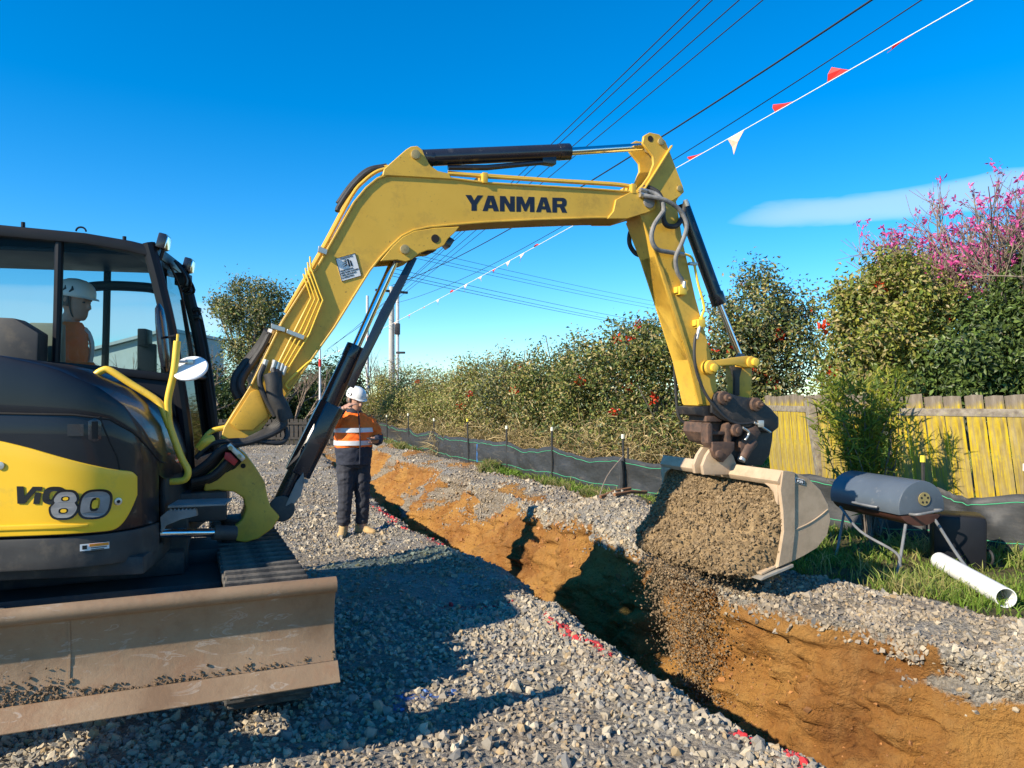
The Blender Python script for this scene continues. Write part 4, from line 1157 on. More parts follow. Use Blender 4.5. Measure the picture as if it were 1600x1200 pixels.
GL = {'Y': ([[(0, 1), (.44, 1), (.66, .66), (.92, 1), (1.34, 1), (.86, .40), (.86, 0), (.46, 0), (.46, .40)]], 1.25),
      'A': ([[(0, 0), (.40, 1), (.86, 1), (1.26, 0), (.86, 0), (.79, .19), (.45, .19), (.38, 0)], [(.52, .40), (.72, .40), (.62, .72)]], 1.28),
      'N': ([[(0, 0), (0, 1), (.42, 1), (.80, .46), (.80, 1), (1.16, 1), (1.16, 0), (.78, 0), (.36, .58), (.36, 0)]], 1.24),
      'M': ([[(0, 0), (0, 1), (.46, 1), (.72, .50), (.98, 1), (1.44, 1), (1.44, 0), (1.08, 0), (1.08, .56), (.80, .04), (.64, .04), (.36, .56), (.36, 0)]], 1.52),
      'R': ([[(0, 0), (0, 1), (.92, 1), (1.10, .93), (1.18, .78), (1.18, .58), (1.10, .45), (1.0, .40), (1.22, 0), (.82, 0), (.62, .36), (.38, .36), (.38, 0)], [(.38, .58), (.76, .58), (.80, .64), (.80, .72), (.76, .78), (.38, .78)]], 1.22)}
def lettering():
    s = -W + 0.0113
    p0 = BF.at(727, 329, s); p1 = BF.at(886, 332.5, s); pt_ = BF.at(727, 304.5, s)
    x = (p1 - p0); y = (pt_ - p0)
    word = 'YANMAR'; adv = [GL[c][1] + 0.05 for c in word]; tot_ = sum(adv) - 0.05
    k = x.length / tot_; xd = x.normalized() * k; yd = Vector((0, 0, 1)) * y.length
    cx = 0
    for c, a in zip(word, adv):
        outline('letter', GL[c][0], p0 + xd * cx + Vector((0, 0, 0)), xd, yd, 0.0006, M['letter_navy'], BOOM)
        cx += a
    # warning sticker
    q = [(524, 404), (555, 396), (565, 431), (534, 440)]
    sp = -W + 0.0105
    mb = MB(); mb.plate_px(BF, q, sp - 0.002, sp + 0.003)
    dk = ex(mb, 'warning_sticker', M['decal_white'], BOOM, smooth=0)
    o, a, b = BF.at(534, 440, sp - 0.003), BF.at(565, 431, sp - 0.003), BF.at(524, 404, sp - 0.003)
    xd, yd = (a - o), (b - o)
    def rect(x0, y0, x1, y1): return [(x0, y0), (x1, y0), (x1, y1), (x0, y1)]
    outline('sticker_border', [rect(0, 0, 1, 1), rect(.025, .02, .975, .98)], o, xd, yd, 0.0006, M['letter_black'], dk)
    outline('pictogram', [rect(.52, .52, .60, .84), [(.25, .56), (.48, .60), (.46, .66)], [(.22, .66), (.46, .68), (.46, .73)], [(.26, .78), (.46, .74), (.47, .79)], [(.34, .86), (.47, .80), (.50, .84)], [(.64, .52), (.72, .50), (.70, .74), (.64, .78)]], o, xd, yd, 0.0006, M['letter_black'], dk)
    text_mesh('sticker_text', 'WARNING', o + xd * 0.2 + yd * 0.89, xd * 0.13, yd * 0.10, M['letter_black'], dk, 0.01)
    for i, ln in enumerate(('CRUSH HAZARD', 'KEEP CLEAR OF BOOM', 'WHEN MACHINE IS', 'IN OPERATION')):
        text_mesh('sticker_text', ln, o + xd * 0.06 + yd * (0.40 - i * 0.10), xd * 0.085, yd * 0.085, M['letter_black'], dk, 0.012)
    # model number on the yellow panel
    def wall_axes(u, v):
        t, s_, z = on_wall(u, v)
        nr = Vector((0, -1))
        return HF.pt(t, s_ - 0.0185, z)
    def sup(cx, cy, rx, ry, n=3.0, k=26, sh=0.22, rev=False):
        L = []
        for i in range(k):
            a = 2 * math.pi * i / k
            c_, s_ = math.cos(a), math.sin(a)
            x_, y_ = cx + rx * abs(c_) ** (2 / n) * (1 if c_ > 0 else -1), cy + ry * abs(s_) ** (2 / n) * (1 if s_ > 0 else -1)
            L.append((x_ + sh * y_, y_))
        return L[::-1] if rev else L
    p0, p1, p2 = wall_axes(24, 786), wall_axes(155, 786), wall_axes(24, 759)
    H = (p2 - p0).length
    xd = (p1 - p0).normalized() * H; yd = Vector((0, 0, H))
    sh = 0.16
    def shr(L): return [(x_ + sh * y_, y_) for x_, y_ in L]
    nrm = xd.cross(yd).normalized()
    V_ = shr([(0, 1.0), (.36, 1.0), (.50, .42), (.84, 1.0), (1.20, 1.0), (.58, 0), (.20, 0)])
    I_ = shr([(1.02, 0), (1.02, .66), (1.34, .66), (1.34, 0)]); I2 = shr([(1.02, .76), (1.02, 1.0), (1.34, 1.0), (1.34, .76)])
    O_ = [sup(2.02, .5, .58, .52, 2.8, sh=sh), sup(2.02, .5, .24, .26, 2.6, sh=sh)]
    yp = [o for o in EX.children if o.name.startswith('side_panel')][0]
    def wrap(o, off):
        me = o.data
        zs = [v.co for v in me.vertices]
        d0 = [(-(co - p0).dot(nrm)) for co in zs]; md = min(d0)
        for v, d in zip(me.vertices, d0):
            x_, y_ = v.co.x - HF.ox, v.co.y - HF.oy
            t = x_ * HF.c + y_ * HF.s
            q_ = HF.pt(t, float(side_s(t)) - off + (d - md), v.co.z)
            v.co = q_
    for L in ([V_], [I_], [I2], O_):
        wrap(outline('letter', L, p0, xd, yd, 0.0015, M['letter_black'], yp), 0.021)
    b0 = wall_axes(79, 808) ; d8 = nrm * 0.004
    k8 = 1.52
    xd8, yd8 = xd * k8 * 0.92, yd * k8
    e8o = [sup(.50, .74, .44, .30, 2.4, sh=sh), sup(.50, .27, .49, .31, 2.4, sh=sh)]
    def eight(g):
        L = []
        for i in range(40):
            a = 2 * math.pi * i / 40; yy = .5 + (.5 + g) * math.sin(a)
            w_ = (.44 + g) if yy > .52 else (.49 + g)
            pinch = 0.10 * math.exp(-((yy - .54) / .09) ** 2)
            cc = math.cos(a); L.append((.50 + (w_ * abs(cc) ** 0.62 - pinch * (abs(cc) > .5)) * (1 if cc > 0 else -1), yy))
        return shr(L)
    def zero(g): return sup(1.58, .5, .49 + g, .5 + g, 2.9, 32, sh)
    holes8 = [sup(.50, .735, .16, .10, 2.5, 16, sh), sup(.50, .27, .18, .11, 2.5, 16, sh)]
    hole0 = [sup(1.58, .5, .17, .27, 2.8, 20, sh)]
    for body, hl in ((eight, holes8), (zero, hole0)):
        wrap(outline('number_edge', [body(.085)], b0, xd8, yd8, 0.0012, M['letter_black'], yp), 0.024)
        wrap(outline('number', [body(0.0)] + hl, b0 + d8, xd8, yd8, 0.0015, M['letter_grey'], yp), 0.028)
    for hl in holes8 + hole0:
        cxm = sum(p[0] for p in hl) / len(hl); cym = sum(p[1] for p in hl) / len(hl)
        wrap(outline('number_counter', [[(cxm + (a - cxm) * 0.62, cym + (b - cym) * 0.62) for a, b in hl]], b0 + nrm * 0.0030, xd8, yd8, 0.001, M['panel_yellow'], yp), 0.0262)
lettering()
# --- rams, arm, linkage, coupler, bucket
def ram(fr, a, b, c, r_b, r_r, s=0.0, nm='ram', mat='gloss_black', parent=None):
    """barrel from a to b, chrome rod from b to c (photo measurements on the boom plane)"""
    A, B_, C_ = fr.at(*a, s), fr.at(*b, s), fr.at(*c, s)
    m = MB(); d = (B_ - A).normalized()
    m.tube([A, B_ - d * 0.10, B_ - d * 0.10, B_], [r_b, r_b, r_b * 1.07, r_b * 1.07], 24)
    o = ex(m, nm, M[mat], parent, bevel=0.004)
    m = MB(); m.tube([B_ - d * 0.02, C_], r_r, 20); ex(m, 'rod', M['chrome'], o)
    return o
def rams():
    o = ram(BF, (437, 795), (557, 541), (618, 404), 0.066, 0.031, 0.0, 'boom_ram')
    m = MB(); m.tube([BF.at(440, 795, -0.10), BF.at(440, 795, 0.10)], 0.088, 26); ex(m, 'ram_eye', M['black_dusty'], o, bevel=0.01)
    m = MB(); m.tube([BF.at(622, 398, -0.12), BF.at(622, 398, 0.12)], 0.060, 20); ex(m, 'ram_eye', M['gloss_black'], o, bevel=0.01)
    # folded steel guard round the barrel, and the flat bar that carries it up to the lug
    ax0, ax1 = BF.at(464, 740, 0), BF.at(518, 632, 0)
    d = (ax1 - ax0).normalized(); n1 = BF.dirv(0, 1, 0); n2 = d.cross(n1).normalized()
    ring = [(-.090, -.045), (-.050, -.092), (.045, -.092), (.088, -.045), (.088, .05), (-.09, .05)]
    m = MB(); m.rings([[p + n2 * a + n1 * b for a, b in ring] for p in (ax0, ax0.lerp(ax1, .5), ax1)])
    ex(m, 'ram_guard', M['gloss_black'], o, bevel=0.008)
    m = MB(); m.plate_px(BF, [(643, 398), (652, 404), (605, 500), (574, 562), (553, 607), (543, 602), (562, 556), (594, 486)], -0.10, -0.088)
    ex(m, 'guard_bar', M['gloss_black'], o, bevel=0.003)
    m = MB(); m.plate_px(BF, [(462, 755), (474, 738), (476, 752), (470, 775), (452, 796), (446, 790)], -0.10, -0.085); m.cyl(BF.at(478, 752, -0.11), BF.at(478, 752, -0.08), 0.016, 12)
    ex(m, 'guard_foot', M['frame_grey'], o, bevel=0.003)
    o = ram(BF, (664, 247), (889, 237), (1012, 229), 0.062, 0.032, 0.0, 'arm_ram')
    m = MB(); m.tube([BF.at(652, 244, 0), BF.at(676, 248, 0)], [0.05, 0.066], 20); m.tube([BF.at(700, 262, -0.02), BF.at(760, 262, -0.02), BF.at(866, 252, -0.02)], [0.02, 0.022, 0.02], 10)
    m.fbox(BF, BF.px(845, 250)[0], BF.px(866, 250)[0], -0.04, 0.04, BF.px(845, 256)[1], BF.px(845, 244)[1])
    ex(m, 'ram_pipework', M['gloss_black'], o, bevel=0.003)
    m = MB(); m.cyl(BF.at(1014, 229, -0.05), BF.at(1014, 229, 0.05), 0.052, 20); ex(m, 'rod_eye', M['pin_steel'], o, bevel=0.005)
    m = MB(); m.tube(px_path(BF, [(600, 262, -0.06), (576, 268, -0.06), (552, 290, -0.06), (530, 322, -0.07), (527, 330, -0.08)], 5), 0.018, 10)
    m.tube(px_path(BF, [(604, 259, 0.0), (574, 266, 0.0), (548, 290, 0.0), (528, 318, 0.0)], 5), 0.018, 10)
    ex(m, 'ram_hose', M['rubber'], o)
    o = ram(BF, (1066, 318), (1123, 474), (1156, 556), 0.058, 0.026, 0.0, 'bucket_ram')
    m = MB(); m.tube([BF.at(1118, 458, 0), BF.at(1124, 476, 0)], 0.066, 22); m.cyl(BF.at(1157, 560, -0.05), BF.at(1157, 560, 0.05), 0.045, 18)
    ex(m, 'gland', M['gloss_black'], o, bevel=0.006)
rams()

def arm():
    a = 0.118
    out = [(988, 346), (1002, 338), (1004, 330), (998, 300), (1000, 292), (1016, 268), (1022, 246), (1014, 234), (1004, 222), (1006, 212), (1016, 207), (1030, 210), (1040, 222), (1046, 238), (1066, 292), (1068, 300), (1062, 306), (1058, 312), (1069, 380), (1088, 465), (1106, 530), (1118, 585), (1122, 612), (1112, 634), (1092, 634), (1076, 562), (1048, 474), (1024, 400), (1002, 342)]
    body = [(1000, 300), (1018, 282), (1040, 262), (1056, 285), (1063, 306), (1058, 314), (1069, 380), (1088, 465), (1106, 530), (1120, 590), (1122, 612), (1112, 634), (1092, 634), (1076, 562), (1048, 474), (1024, 400), (1001, 338), (996, 318)]
    m = MB(); m.plate(BF, [BF.px(u, v, -a) for u, v in body], -a + 0.01, a - 0.01)
    A = ex(m, 'arm', M['yellow'], bevel=0.005, seg=1)
    ear = [(1000, 294), (1014, 274), (1021, 256), (1020, 244), (1012, 234), (1004, 224), (1006, 212), (1015, 207), (1030, 210), (1040, 221), (1046, 236), (1067, 291), (1069, 300), (1062, 307), (1050, 314), (1020, 312)]
    for x, y in ((-a - 0.002, -a + 0.024), (a - 0.024, a + 0.002)):
        m = MB(); m.plate(BF, [BF.px(u, v, -a) for u, v in ear], x, y); ex(m, 'arm_ear', M['yellow'], A, bevel=0.004, seg=1)
    m = MB(); strip(BF, [BF.px(u, v, -a) for u, v in ((1004, 296), (1022, 268), (1047, 228))], 0.012, -a - 0.03, -a, m, -1)
    strip(BF, [BF.px(u, v, -a) for u, v in ((1001, 339), (1024, 400), (1048, 474), (1076, 562), (1092, 632))], 0.014, -a - 0.004, a + 0.004, m, 1)
    ex(m, 'stiffener', M['yellow'], A, bevel=0.002, seg=1)
    m = MB(); m.plate(BF, [BF.px(u, v, -a) for u, v in ((1024, 400), (1036, 420), (1062, 500), (1090, 590), (1098, 632), (1092, 632), (1076, 562), (1048, 474))], -a - 0.005, -a + 0.012)
    ex(m, 'lower_cheek', M['yellow'], A, bevel=0.003, seg=1)
    for (u, v, r_) in ((1032, 222, 0.030), (1061, 295, 0.026)):
        m = disc(BF, u, v, -a - 0.016, a + 0.016, r_, 20, at_s=-a); ex(m, 'pin', M['pin_steel'], A, bevel=0.004)
    m = disc(BF, 1016, 217, -a - 0.004, -a + 0.02, 0.026, 20, at_s=-a); ex(m, 'pin_hole', M['dark_hole'], A)
    m = disc(BF, 1035, 362, -a + 0.004, -a + 0.016, 0.03, 16, at_s=-a); ex(m, 'scuff', M['dark_hole'], A) if False else None
    # valve blocks and steel pipe on the arm
    m = MB()
    for (u, v) in ((1062, 455), (1091, 506)):
        t, z = BF.px(u, v, -a)
        m.fbox(BF, t - 0.035, t + 0.04, -a - 0.05, -a + 0.01, z - 0.035, z + 0.035); m.fbox(BF, t - 0.055, t - 0.03, -a - 0.035, -a + 0.01, z - 0.02, z + 0.03); m.fbox(BF, t + 0.0, t + 0.03, -a - 0.045, -a - 0.01, z + 0.03, z + 0.055)
    ex(m, 'valve_block', M['rail_yellow'], A, bevel=0.005)
    m = MB(); m.tube(px_path(BF, [(1066, 396), (1078, 400), (1084, 410), (1090, 440), (1100, 478), (1098, 490), (1095, 498)], 4, -a - 0.02), 0.011, 8); ex(m, 'pipe', M['rail_yellow'], A)
    m = MB(); t, z = BF.px(1082, 413, -a); m.fbox(BF, t - 0.05, t + 0.03, -a - 0.035, -a, z - 0.012, z + 0.012); ex(m, 'pipe_clamp', M['fitting'], A, bevel=0.002)
    # hoses looping over the arm joint
    def hose(pts, r, mat='grey_hose', s=-0.2, nm='hose'):
        m = MB(); m.tube(px_path(BF, pts, 6, s), r, 10); return ex(m, nm, M[mat], A)
    hose([(1004, 305, -.16), (1020, 308, -.19), (1040, 313, -.22), (1062, 328, -.22), (1073, 352, -.22), (1066, 378, -.2), (1056, 402, -.18), (1058, 424, -.16), (1066, 438, -.15), (1068, 448, -.14)], 0.018)
    hose([(1006, 298, -.15), (1022, 302, -.17), (1034, 312, -.2), (1037, 328, -.2), (1034, 334, -.2), (1022, 352, -.2), (1018, 372, -.19), (1026, 389, -.18), (1046, 394, -.16), (1064, 397, -.15)], 0.019)
    hose([(1004, 292, -.10), (1018, 295, -.13), (1030, 304, -.16), (1036, 322, -.17), (1036, 340, -.17), (1042, 352, -.17), (1056, 353, -.16), (1065, 342, -.14), (1070, 324, -.12), (1071, 316, -.10)], 0.022, 'rubber')
    hose([(990, 352, .16), (984, 366, .18), (984, 382, .18), (992, 395, .17), (1002, 400, .14)], 0.020, 'rubber')
    hose([(1092, 516, -.15), (1086, 530, -.16), (1085, 558, -.17), (1090, 586, -.17), (1104, 618, -.18), (1128, 648, -.2), (1148, 661, -.2), (1166, 662, -.2), (1178, 660, -.19)], 0.013, 'rubber')
    hose([(1058, 545, .14), (1054, 570, .18), (1056, 610, .2), (1060, 648, .2), (1072, 661, .17), (1088, 656, .12), (1104, 651, .05)], 0.014, 'rubber')
    for (u0, v0, u1, v1, r_) in ((1069, 440, 1068, 450, 0.017), (1093, 510, 1088, 530, 0.016), (1000, 304, 1010, 306, 0.022), (1000, 297, 1010, 299, 0.022), (1071, 312, 1074, 322, 0.02), (1060, 396, 1068, 398, 0.02)):
        m = MB(); m.tube([BF.at(u0, v0, -a - 0.04), BF.at(u1, v1, -a - 0.04)], r_, 8); ex(m, 'hose_fitting', M['fitting'], A)
    return A
ARM = arm()

def linkage():
    m = MB(); m.plate(BF, [BF.px(u, v, -0.16) for u, v in ((1100, 570), (1108, 564), (1124, 562), (1150, 558), (1168, 556), (1178, 558), (1181, 566), (1176, 574), (1164, 574), (1148, 570), (1126, 572), (1116, 580), (1104, 580))], -0.165, -0.135)
    L = ex(m, 'link_arm', M['yellow'], bevel=0.008)
    m = MB(); m.plate(BF, [BF.px(u, v, 0.16) for u, v in ((1100, 570), (1150, 558), (1178, 558), (1176, 574), (1126, 572), (1104, 580))], 0.135, 0.165); ex(m, 'link_arm', M['yellow'], bevel=0.008)
    m = MB()
    for u, v, r_ in ((1110, 574, 0.062), (1173, 566, 0.052)):
        disc(BF, u, v, -0.185, 0.185, r_, 24, m, -0.16)
    ex(m, 'link_boss', M['yellow'], L, bevel=0.012)
    m = MB()
    for u, v, r_ in ((1112, 575, 0.036), (1176, 566, 0.036)):
        disc(BF, u, v, -0.21, -0.18, r_, 18, m, -0.16)
    ex(m, 'link_pin', M['rail_yellow'], L, bevel=0.008)
    m = MB(); m.plate_px(BF, [(1150, 568), (1176, 568), (1174, 622), (1154, 622)], -0.075, 0.075); ex(m, 'bucket_link', M['yellow'], bevel=0.01)
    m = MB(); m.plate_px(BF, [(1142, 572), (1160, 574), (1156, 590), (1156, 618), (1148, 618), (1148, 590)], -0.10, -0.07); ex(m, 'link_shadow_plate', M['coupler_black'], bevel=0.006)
linkage()

def coupler():
    def pp(uv, s0, s1, nm, mat, bev=0.008, at_s=-0.17, parent=None):
        m = MB(); m.plate_px(BF, uv, s0, s1, at_s); return ex(m, nm, M[mat], parent, bevel=bev)
    top = [(1112, 630), (1118, 615), (1132, 611), (1150, 618), (1172, 622), (1186, 624), (1204, 638), (1216, 652), (1216, 668), (1206, 676), (1180, 672), (1150, 664), (1124, 654), (1112, 645)]
    C = pp(top, -0.175, -0.14, 'coupler', 'coupler_black')
    pp(top, 0.14, 0.175, 'coupler_plate', 'coupler_black', parent=C)
    pp([(1118, 640), (1150, 640), (1206, 660), (1206, 672), (1180, 670), (1128, 654)], -0.14, 0.14, 'coupler_bridge', 'coupler_black', parent=C)
    for u, v in ((1129, 622), (1179, 632)):
        m = disc(BF, u, v, -0.205, 0.205, 0.060, 24, None, -0.17); ex(m, 'bush', M['rusty'], C, bevel=0.01)
        m = disc(BF, u + 2, v, -0.235, -0.20, 0.034, 18, None, -0.17); ex(m, 'pin', M['rusty'], C, bevel=0.006)
        m = disc(BF, u + 3, v, -0.262, -0.23, 0.013, 10, None, -0.17); ex(m, 'bolt', M['rusty'], C, bevel=0.003)
    pp([(1088, 636), (1112, 634), (1120, 648), (1112, 652), (1092, 648)], -0.13, 0.13, 'coupler_nose', 'coupler_black', parent=C)
    # tilting lower half: heavy frame, barrel, side clevis and lock ram
    pp([(1178, 664), (1214, 668), (1212, 690), (1208, 712), (1196, 728), (1172, 728), (1158, 716), (1162, 690)], -0.13, 0.22, 'tilt_body', 'coupler_black', 0.014, parent=C)
    pp([(1166, 670), (1178, 664), (1186, 676), (1166, 706), (1154, 706), (1153, 692)], -0.20, -0.12, 'tilt_arm', 'rusty', 0.008, parent=C)
    pp([(1104, 660), (1152, 660), (1158, 672), (1152, 690), (1136, 700), (1112, 692), (1102, 676)], -0.10, 0.16, 'tilt_frame', 'rusty', 0.012, parent=C)
    pp([(1106, 650), (1130, 650), (1130, 659), (1106, 659)], -0.15, 0.10, 'hose_block', 'rusty', 0.004, parent=C)
    for u0 in (1102, 1131):
        pp([(u0, 664), (u0 + 5, 660), (u0 + 8, 664), (u0 + 8, 690), (u0 + 6, 700), (u0 + 1, 692)], -0.20, -0.10, 'clevis_plate', 'rusty', 0.005, parent=C)
    pp([(1109, 674), (1131, 674), (1131, 679), (1109, 679)], -0.18, -0.13, 'clevis_bar', 'rusty', 0.004, parent=C)
    m = disc(BF, 1146, 672, -0.23, -0.05, 0.055, 22, None, -0.17); ex(m, 'tilt_pivot', M['rusty'], C, bevel=0.012)
    m = disc(BF, 1147, 672, -0.245, -0.22, 0.030, 18, None, -0.17); ex(m, 'pivot_cap', M['rusty'], C, bevel=0.006)
    pp([(1108, 690), (1142, 690), (1142, 702), (1124, 722), (1114, 716), (1108, 704)], -0.22, -0.17, 'hook_plate', 'rusty', 0.006, parent=C)
    m = disc(BF, 1117, 709, -0.245, -0.16, 0.036, 20, None, -0.17); ex(m, 'hook_pin', M['rusty'], C, bevel=0.006)
    m = MB(); m.tube([BF.at(1176, 690, -0.16), BF.at(1166, 702, -0.18), BF.at(1160, 716, -0.19)], [0.05, 0.05, 0.042], 16); ex(m, 'lock_ram', M['rusty'], C, bevel=0.004)
    m = MB(); m.tube([BF.at(1165, 703, -0.18), BF.at(1158, 720, -0.19)], 0.034, 16); ex(m, 'lock_rod', M['fitting'], C)
    m = MB(); m.tube(px_path(BF, [(1178, 660), (1192, 668), (1204, 676)], 4, -0.20), 0.012, 8); m.tube(px_path(BF, [(1160, 668), (1170, 676), (1164, 688)], 4, -0.22), 0.012, 8); m.box(BF.at(1188, 662, -0.2), 0.05, 0.05, 0.06)
    ex(m, 'coupler_hose', M['fitting'], C, bevel=0.004)
coupler()

BW, BF_ = 0.75, 0.90      # the bucket hangs a little off centre: near half, far half
BK_T = [BF.px(u, v, -BW) for u, v in ((1221, 735), (1240, 738), (1262, 747), (1281, 765), (1293, 788), (1297, 812), (1292, 836), (1276, 856), (1256, 868), (1236, 878), (1212, 888), (1190, 899))]
def bucket():
    # shell: back and floor as one curved plate from the top beam to the lip
    n = len(BK_T); th = 0.018
    m = MB(); strip(BF, BK_T, th, -BW, BF_, m, -1)
    K = ex(m, 'bucket', M['bucket'], bevel=0.003, seg=1)
    # side plates
    front = [BF.px(u, v, -BW) for u, v in ((1217, 765), (1221, 800), (1222, 830), (1216, 868), (1212, 888))]
    side = [BK_T[0]] + front + BK_T[-3:0:-1]
    for a, b in ((-BW - 0.006, -BW + 0.016), (BF_ - 0.016, BF_ + 0.006)):
        m = MB(); m.plate(BF, side, a, b); ex(m, 'side_plate', M['bucket'], K, bevel=0.004, seg=1)
        bar = [BF.px(u, v, -BW) for u, v in ((1221, 735), (1240, 738), (1240, 830), (1235, 876), (1213, 886), (1216, 868), (1222, 830), (1221, 800), (1217, 765))]
        aa, bb = (a - 0.012, a + 0.004) if a < 0 else (b - 0.004, b + 0.012)
        m = MB(); m.plate(BF, bar, aa, bb); ex(m, 'side_cutter', M['bucket'], K, bevel=0.004, seg=1)
    m = MB(); m.tube(catmull([BF.pt(t, -BW - 0.007, z) for t, z in [BF.px(u, v, -BW) for u, v in ((1240, 828), (1262, 818), (1280, 806), (1292, 796))]], 4), 0.006, 6); ex(m, 'weld_bead', M['bucket'], K)
    # top beam: box section along the opening
    bt = [BF.px(u, v, -BW) for u, v in ((1221, 735), (1238, 737), (1240, 748), (1219, 760), (1214, 752))]
    m = MB(); m.plate(BF, bt, -BW - 0.004, BF_ + 0.004); ex(m, 'top_beam', M['bucket'], K, bevel=0.008)
    # corner gussets at the beam ends
    for sg in (-1, 1):
        m = MB(); g0 = BF.px(1217, 758, -BW)
        P = [(0, 0), (0.16, 0), (0.10, -0.025), (0.05, -0.06), (0.028, -0.13), (0, -0.16)]
        L0 = [BF.pt(g0[0] - 0.002, (sg * (BW - 0.012 - a) if sg < 0 else BF_ - 0.012 - a), g0[1] + b) for a, b in P]; L1 = [BF.pt(g0[0] + 0.03, (sg * (BW - 0.012 - a) if sg < 0 else BF_ - 0.012 - a), g0[1] + b) for a, b in P]
        m.prism(L0, L1); ex(m, 'gusset', M['bucket'], K, bevel=0.004)
    # ears and neck plate up to the coupler
    for s in (-0.16, -0.04):
        m = MB(); m.plate(BF, [BF.px(u, v, -0.16) for u, v in ((1098, 728), (1104, 712), (1112, 700), (1136, 700), (1146, 712), (1152, 728), (1156, 742), (1100, 742))], s, s + 0.04); ex(m, 'bucket_ear', M['bucket'], K, bevel=0.008)
    # lip
    t0, z0 = BK_T[-1]; t1, z1 = BK_T[-3]
    d = Vector((t0 - t1, z0 - z1)).normalized()
    lip = [(t1, z1 - 0.012), (t1, z1 - 0.036), (t0 + d.x * 0.03, z0 + d.y * 0.03 - 0.026), (t0 + d.x * 0.04, z0 + d.y * 0.04 - 0.016), (t0, z0 - 0.004)]
    m = MB(); m.plate(BF, lip, -BW - 0.03, BF_ + 0.03); ex(m, 'cutting_lip', M['bucket_edge'], K, bevel=0.003, seg=1)
    # number plate
    o, x, y = BF.at(1243, 754, -BW - 0.012), BF.at(1257, 758, -BW - 0.012), BF.at(1243, 746, -BW - 0.012)
    m = MB(); m.prism([o, x, x + (y - o), y], [p + BF.dirv(0, 0.008, 0) for p in (o, x, x + (y - o), y)]); npl = ex(m, 'number_plate', M['decal_white'], K)
    off = BF.dirv(0, -0.003, 0)
    e = 0.06; xd, yd = x - o, y - o
    m = MB(); m.prism([o + off + xd * a + yd * b for a, b in ((.06, .1), (.94, .1), (.94, .9), (.06, .9))], [o + off * 0.3 + xd * a + yd * b for a, b in ((.06, .1), (.94, .1), (.94, .9), (.06, .9))]); ex(m, 'plate_ground', M['letter_black'], npl)
    text_mesh('plate_number', 'A20', o + off * 1.6 + xd * 0.12 + yd * 0.22, xd * 0.40, yd * 0.72, M['decal_white'], npl, 0.02)
    return K
BUCKET = bucket()

def hoses():
    """black hose bundle between the body and the boom foot"""
    H = None
    def hz(pts, r, mat='rubber', nm='hose', fr=BF, n=6):
        m = MB(); m.tube(px_path(fr, pts, n), r, 10); return ex(m, nm, M[mat])
    for k in range(6):
        hz([(296 + k * 2, 742 + k * 3, -.22 + .04 * k), (322 + k * 2, 724 + k * 2, -.25 + .03 * k), (350 + k, 700 + k, -.27 + .03 * k), (392 + k * 2, 690 - k * 2, -.27 + .02 * k), (424, 678 - k * 2, -.25 + .02 * k), (444 - k, 664 - k * 3, -.22), (442 - k, 646 - k * 2, -.2)], 0.021)
    hz([(306, 716, -.2), (330, 694, -.22), (372, 688, -.24), (410, 690, -.26), (438, 692, -.25), (448, 682, -.22), (446, 668, -.2)], 0.016)
    for k in range(5):
        hz([(300, 752 + k * 4, -.2 + .05 * k), (330, 744 + k * 3, -.22 + .04 * k), (352, 724 + k * 4, -.22 + .03 * k), (366 + k * 3, 706 + k * 2, -.2)], 0.022)
    m = MB(); m.tube(px_path(BF, [(446, 656, -.2), (440, 640, -.2), (430, 620, -.2), (428, 600, -.2), (424, 584, -.19)], 5), [0.055] * 1 + [0.055] * 20, 12)
    ex(m, 'hose_sleeve', M['rubber'], bevel=0)
    hz([(430, 650, -.2), (419, 630, -.2), (408, 606, -.2), (406, 588, -.19), (413, 570, -.17)], 0.018)
    for k in range(3): hz([(437 - 2 * k, 640, -.22), (432 + k * 2, 612, -.23), (430 + 3 * k, 596, -.22), (427 + k * 5, 576 + k * 3, -.17)], 0.02)
    hz([(376, 622, .02), (369, 606, .03), (372, 588, .04), (388, 566, .04), (404, 546, .03), (416, 528, .0), (421, 518, -.02)], 0.040, 'rubber', 'big_hose')
    hz([(384, 618, -.06), (377, 602, -.05), (382, 586, -.04), (398, 562, -.03), (412, 540, -.03), (422, 520, -.03)], 0.026)
    for (u0, v0, u1, v1, s, r_) in ((417, 535, 426, 516, -.02, .03), (411, 576, 416, 562, -.17, .018), (425, 580, 430, 563, -.17, .018), (431, 582, 436, 566, -.17, .013), (437, 584, 442, 568, -.17, .013), (442, 586, 447, 572, -.17, .013)):
        m = MB(); m.tube([BF.at(u0, v0, s), BF.at(u1, v1, s)], r_, 10); ex(m, 'hose_fitting', M['fitting'])
    m = MB(); m.plate_px(BF, [(354, 697), (360, 692), (384, 716), (378, 722)], -.30, -.16); ex(m, 'hose_clamp', M['fitting'], bevel=0.006)
    m = MB()
    for u, v in ((360, 700), (374, 713)): m.cyl(BF.at(u, v, -.315), BF.at(u, v, -.29), 0.014, 10)
    ex(m, 'clamp_bolt', M['pin_steel'])
    m = MB(); m.plate_px(BF, [(352, 706), (360, 708), (372, 720), (366, 728), (350, 716)], -.28, -.18); ex(m, 'hose_tag', M['red_plastic'], bevel=0.004)
    m = MB(); m.tube(px_path(BF, [(312, 700, -.2), (322, 690, -.22), (332, 686, -.2)], 3), 0.03, 10); ex(m, 'hose_collar', M['rail_yellow'])
hoses()

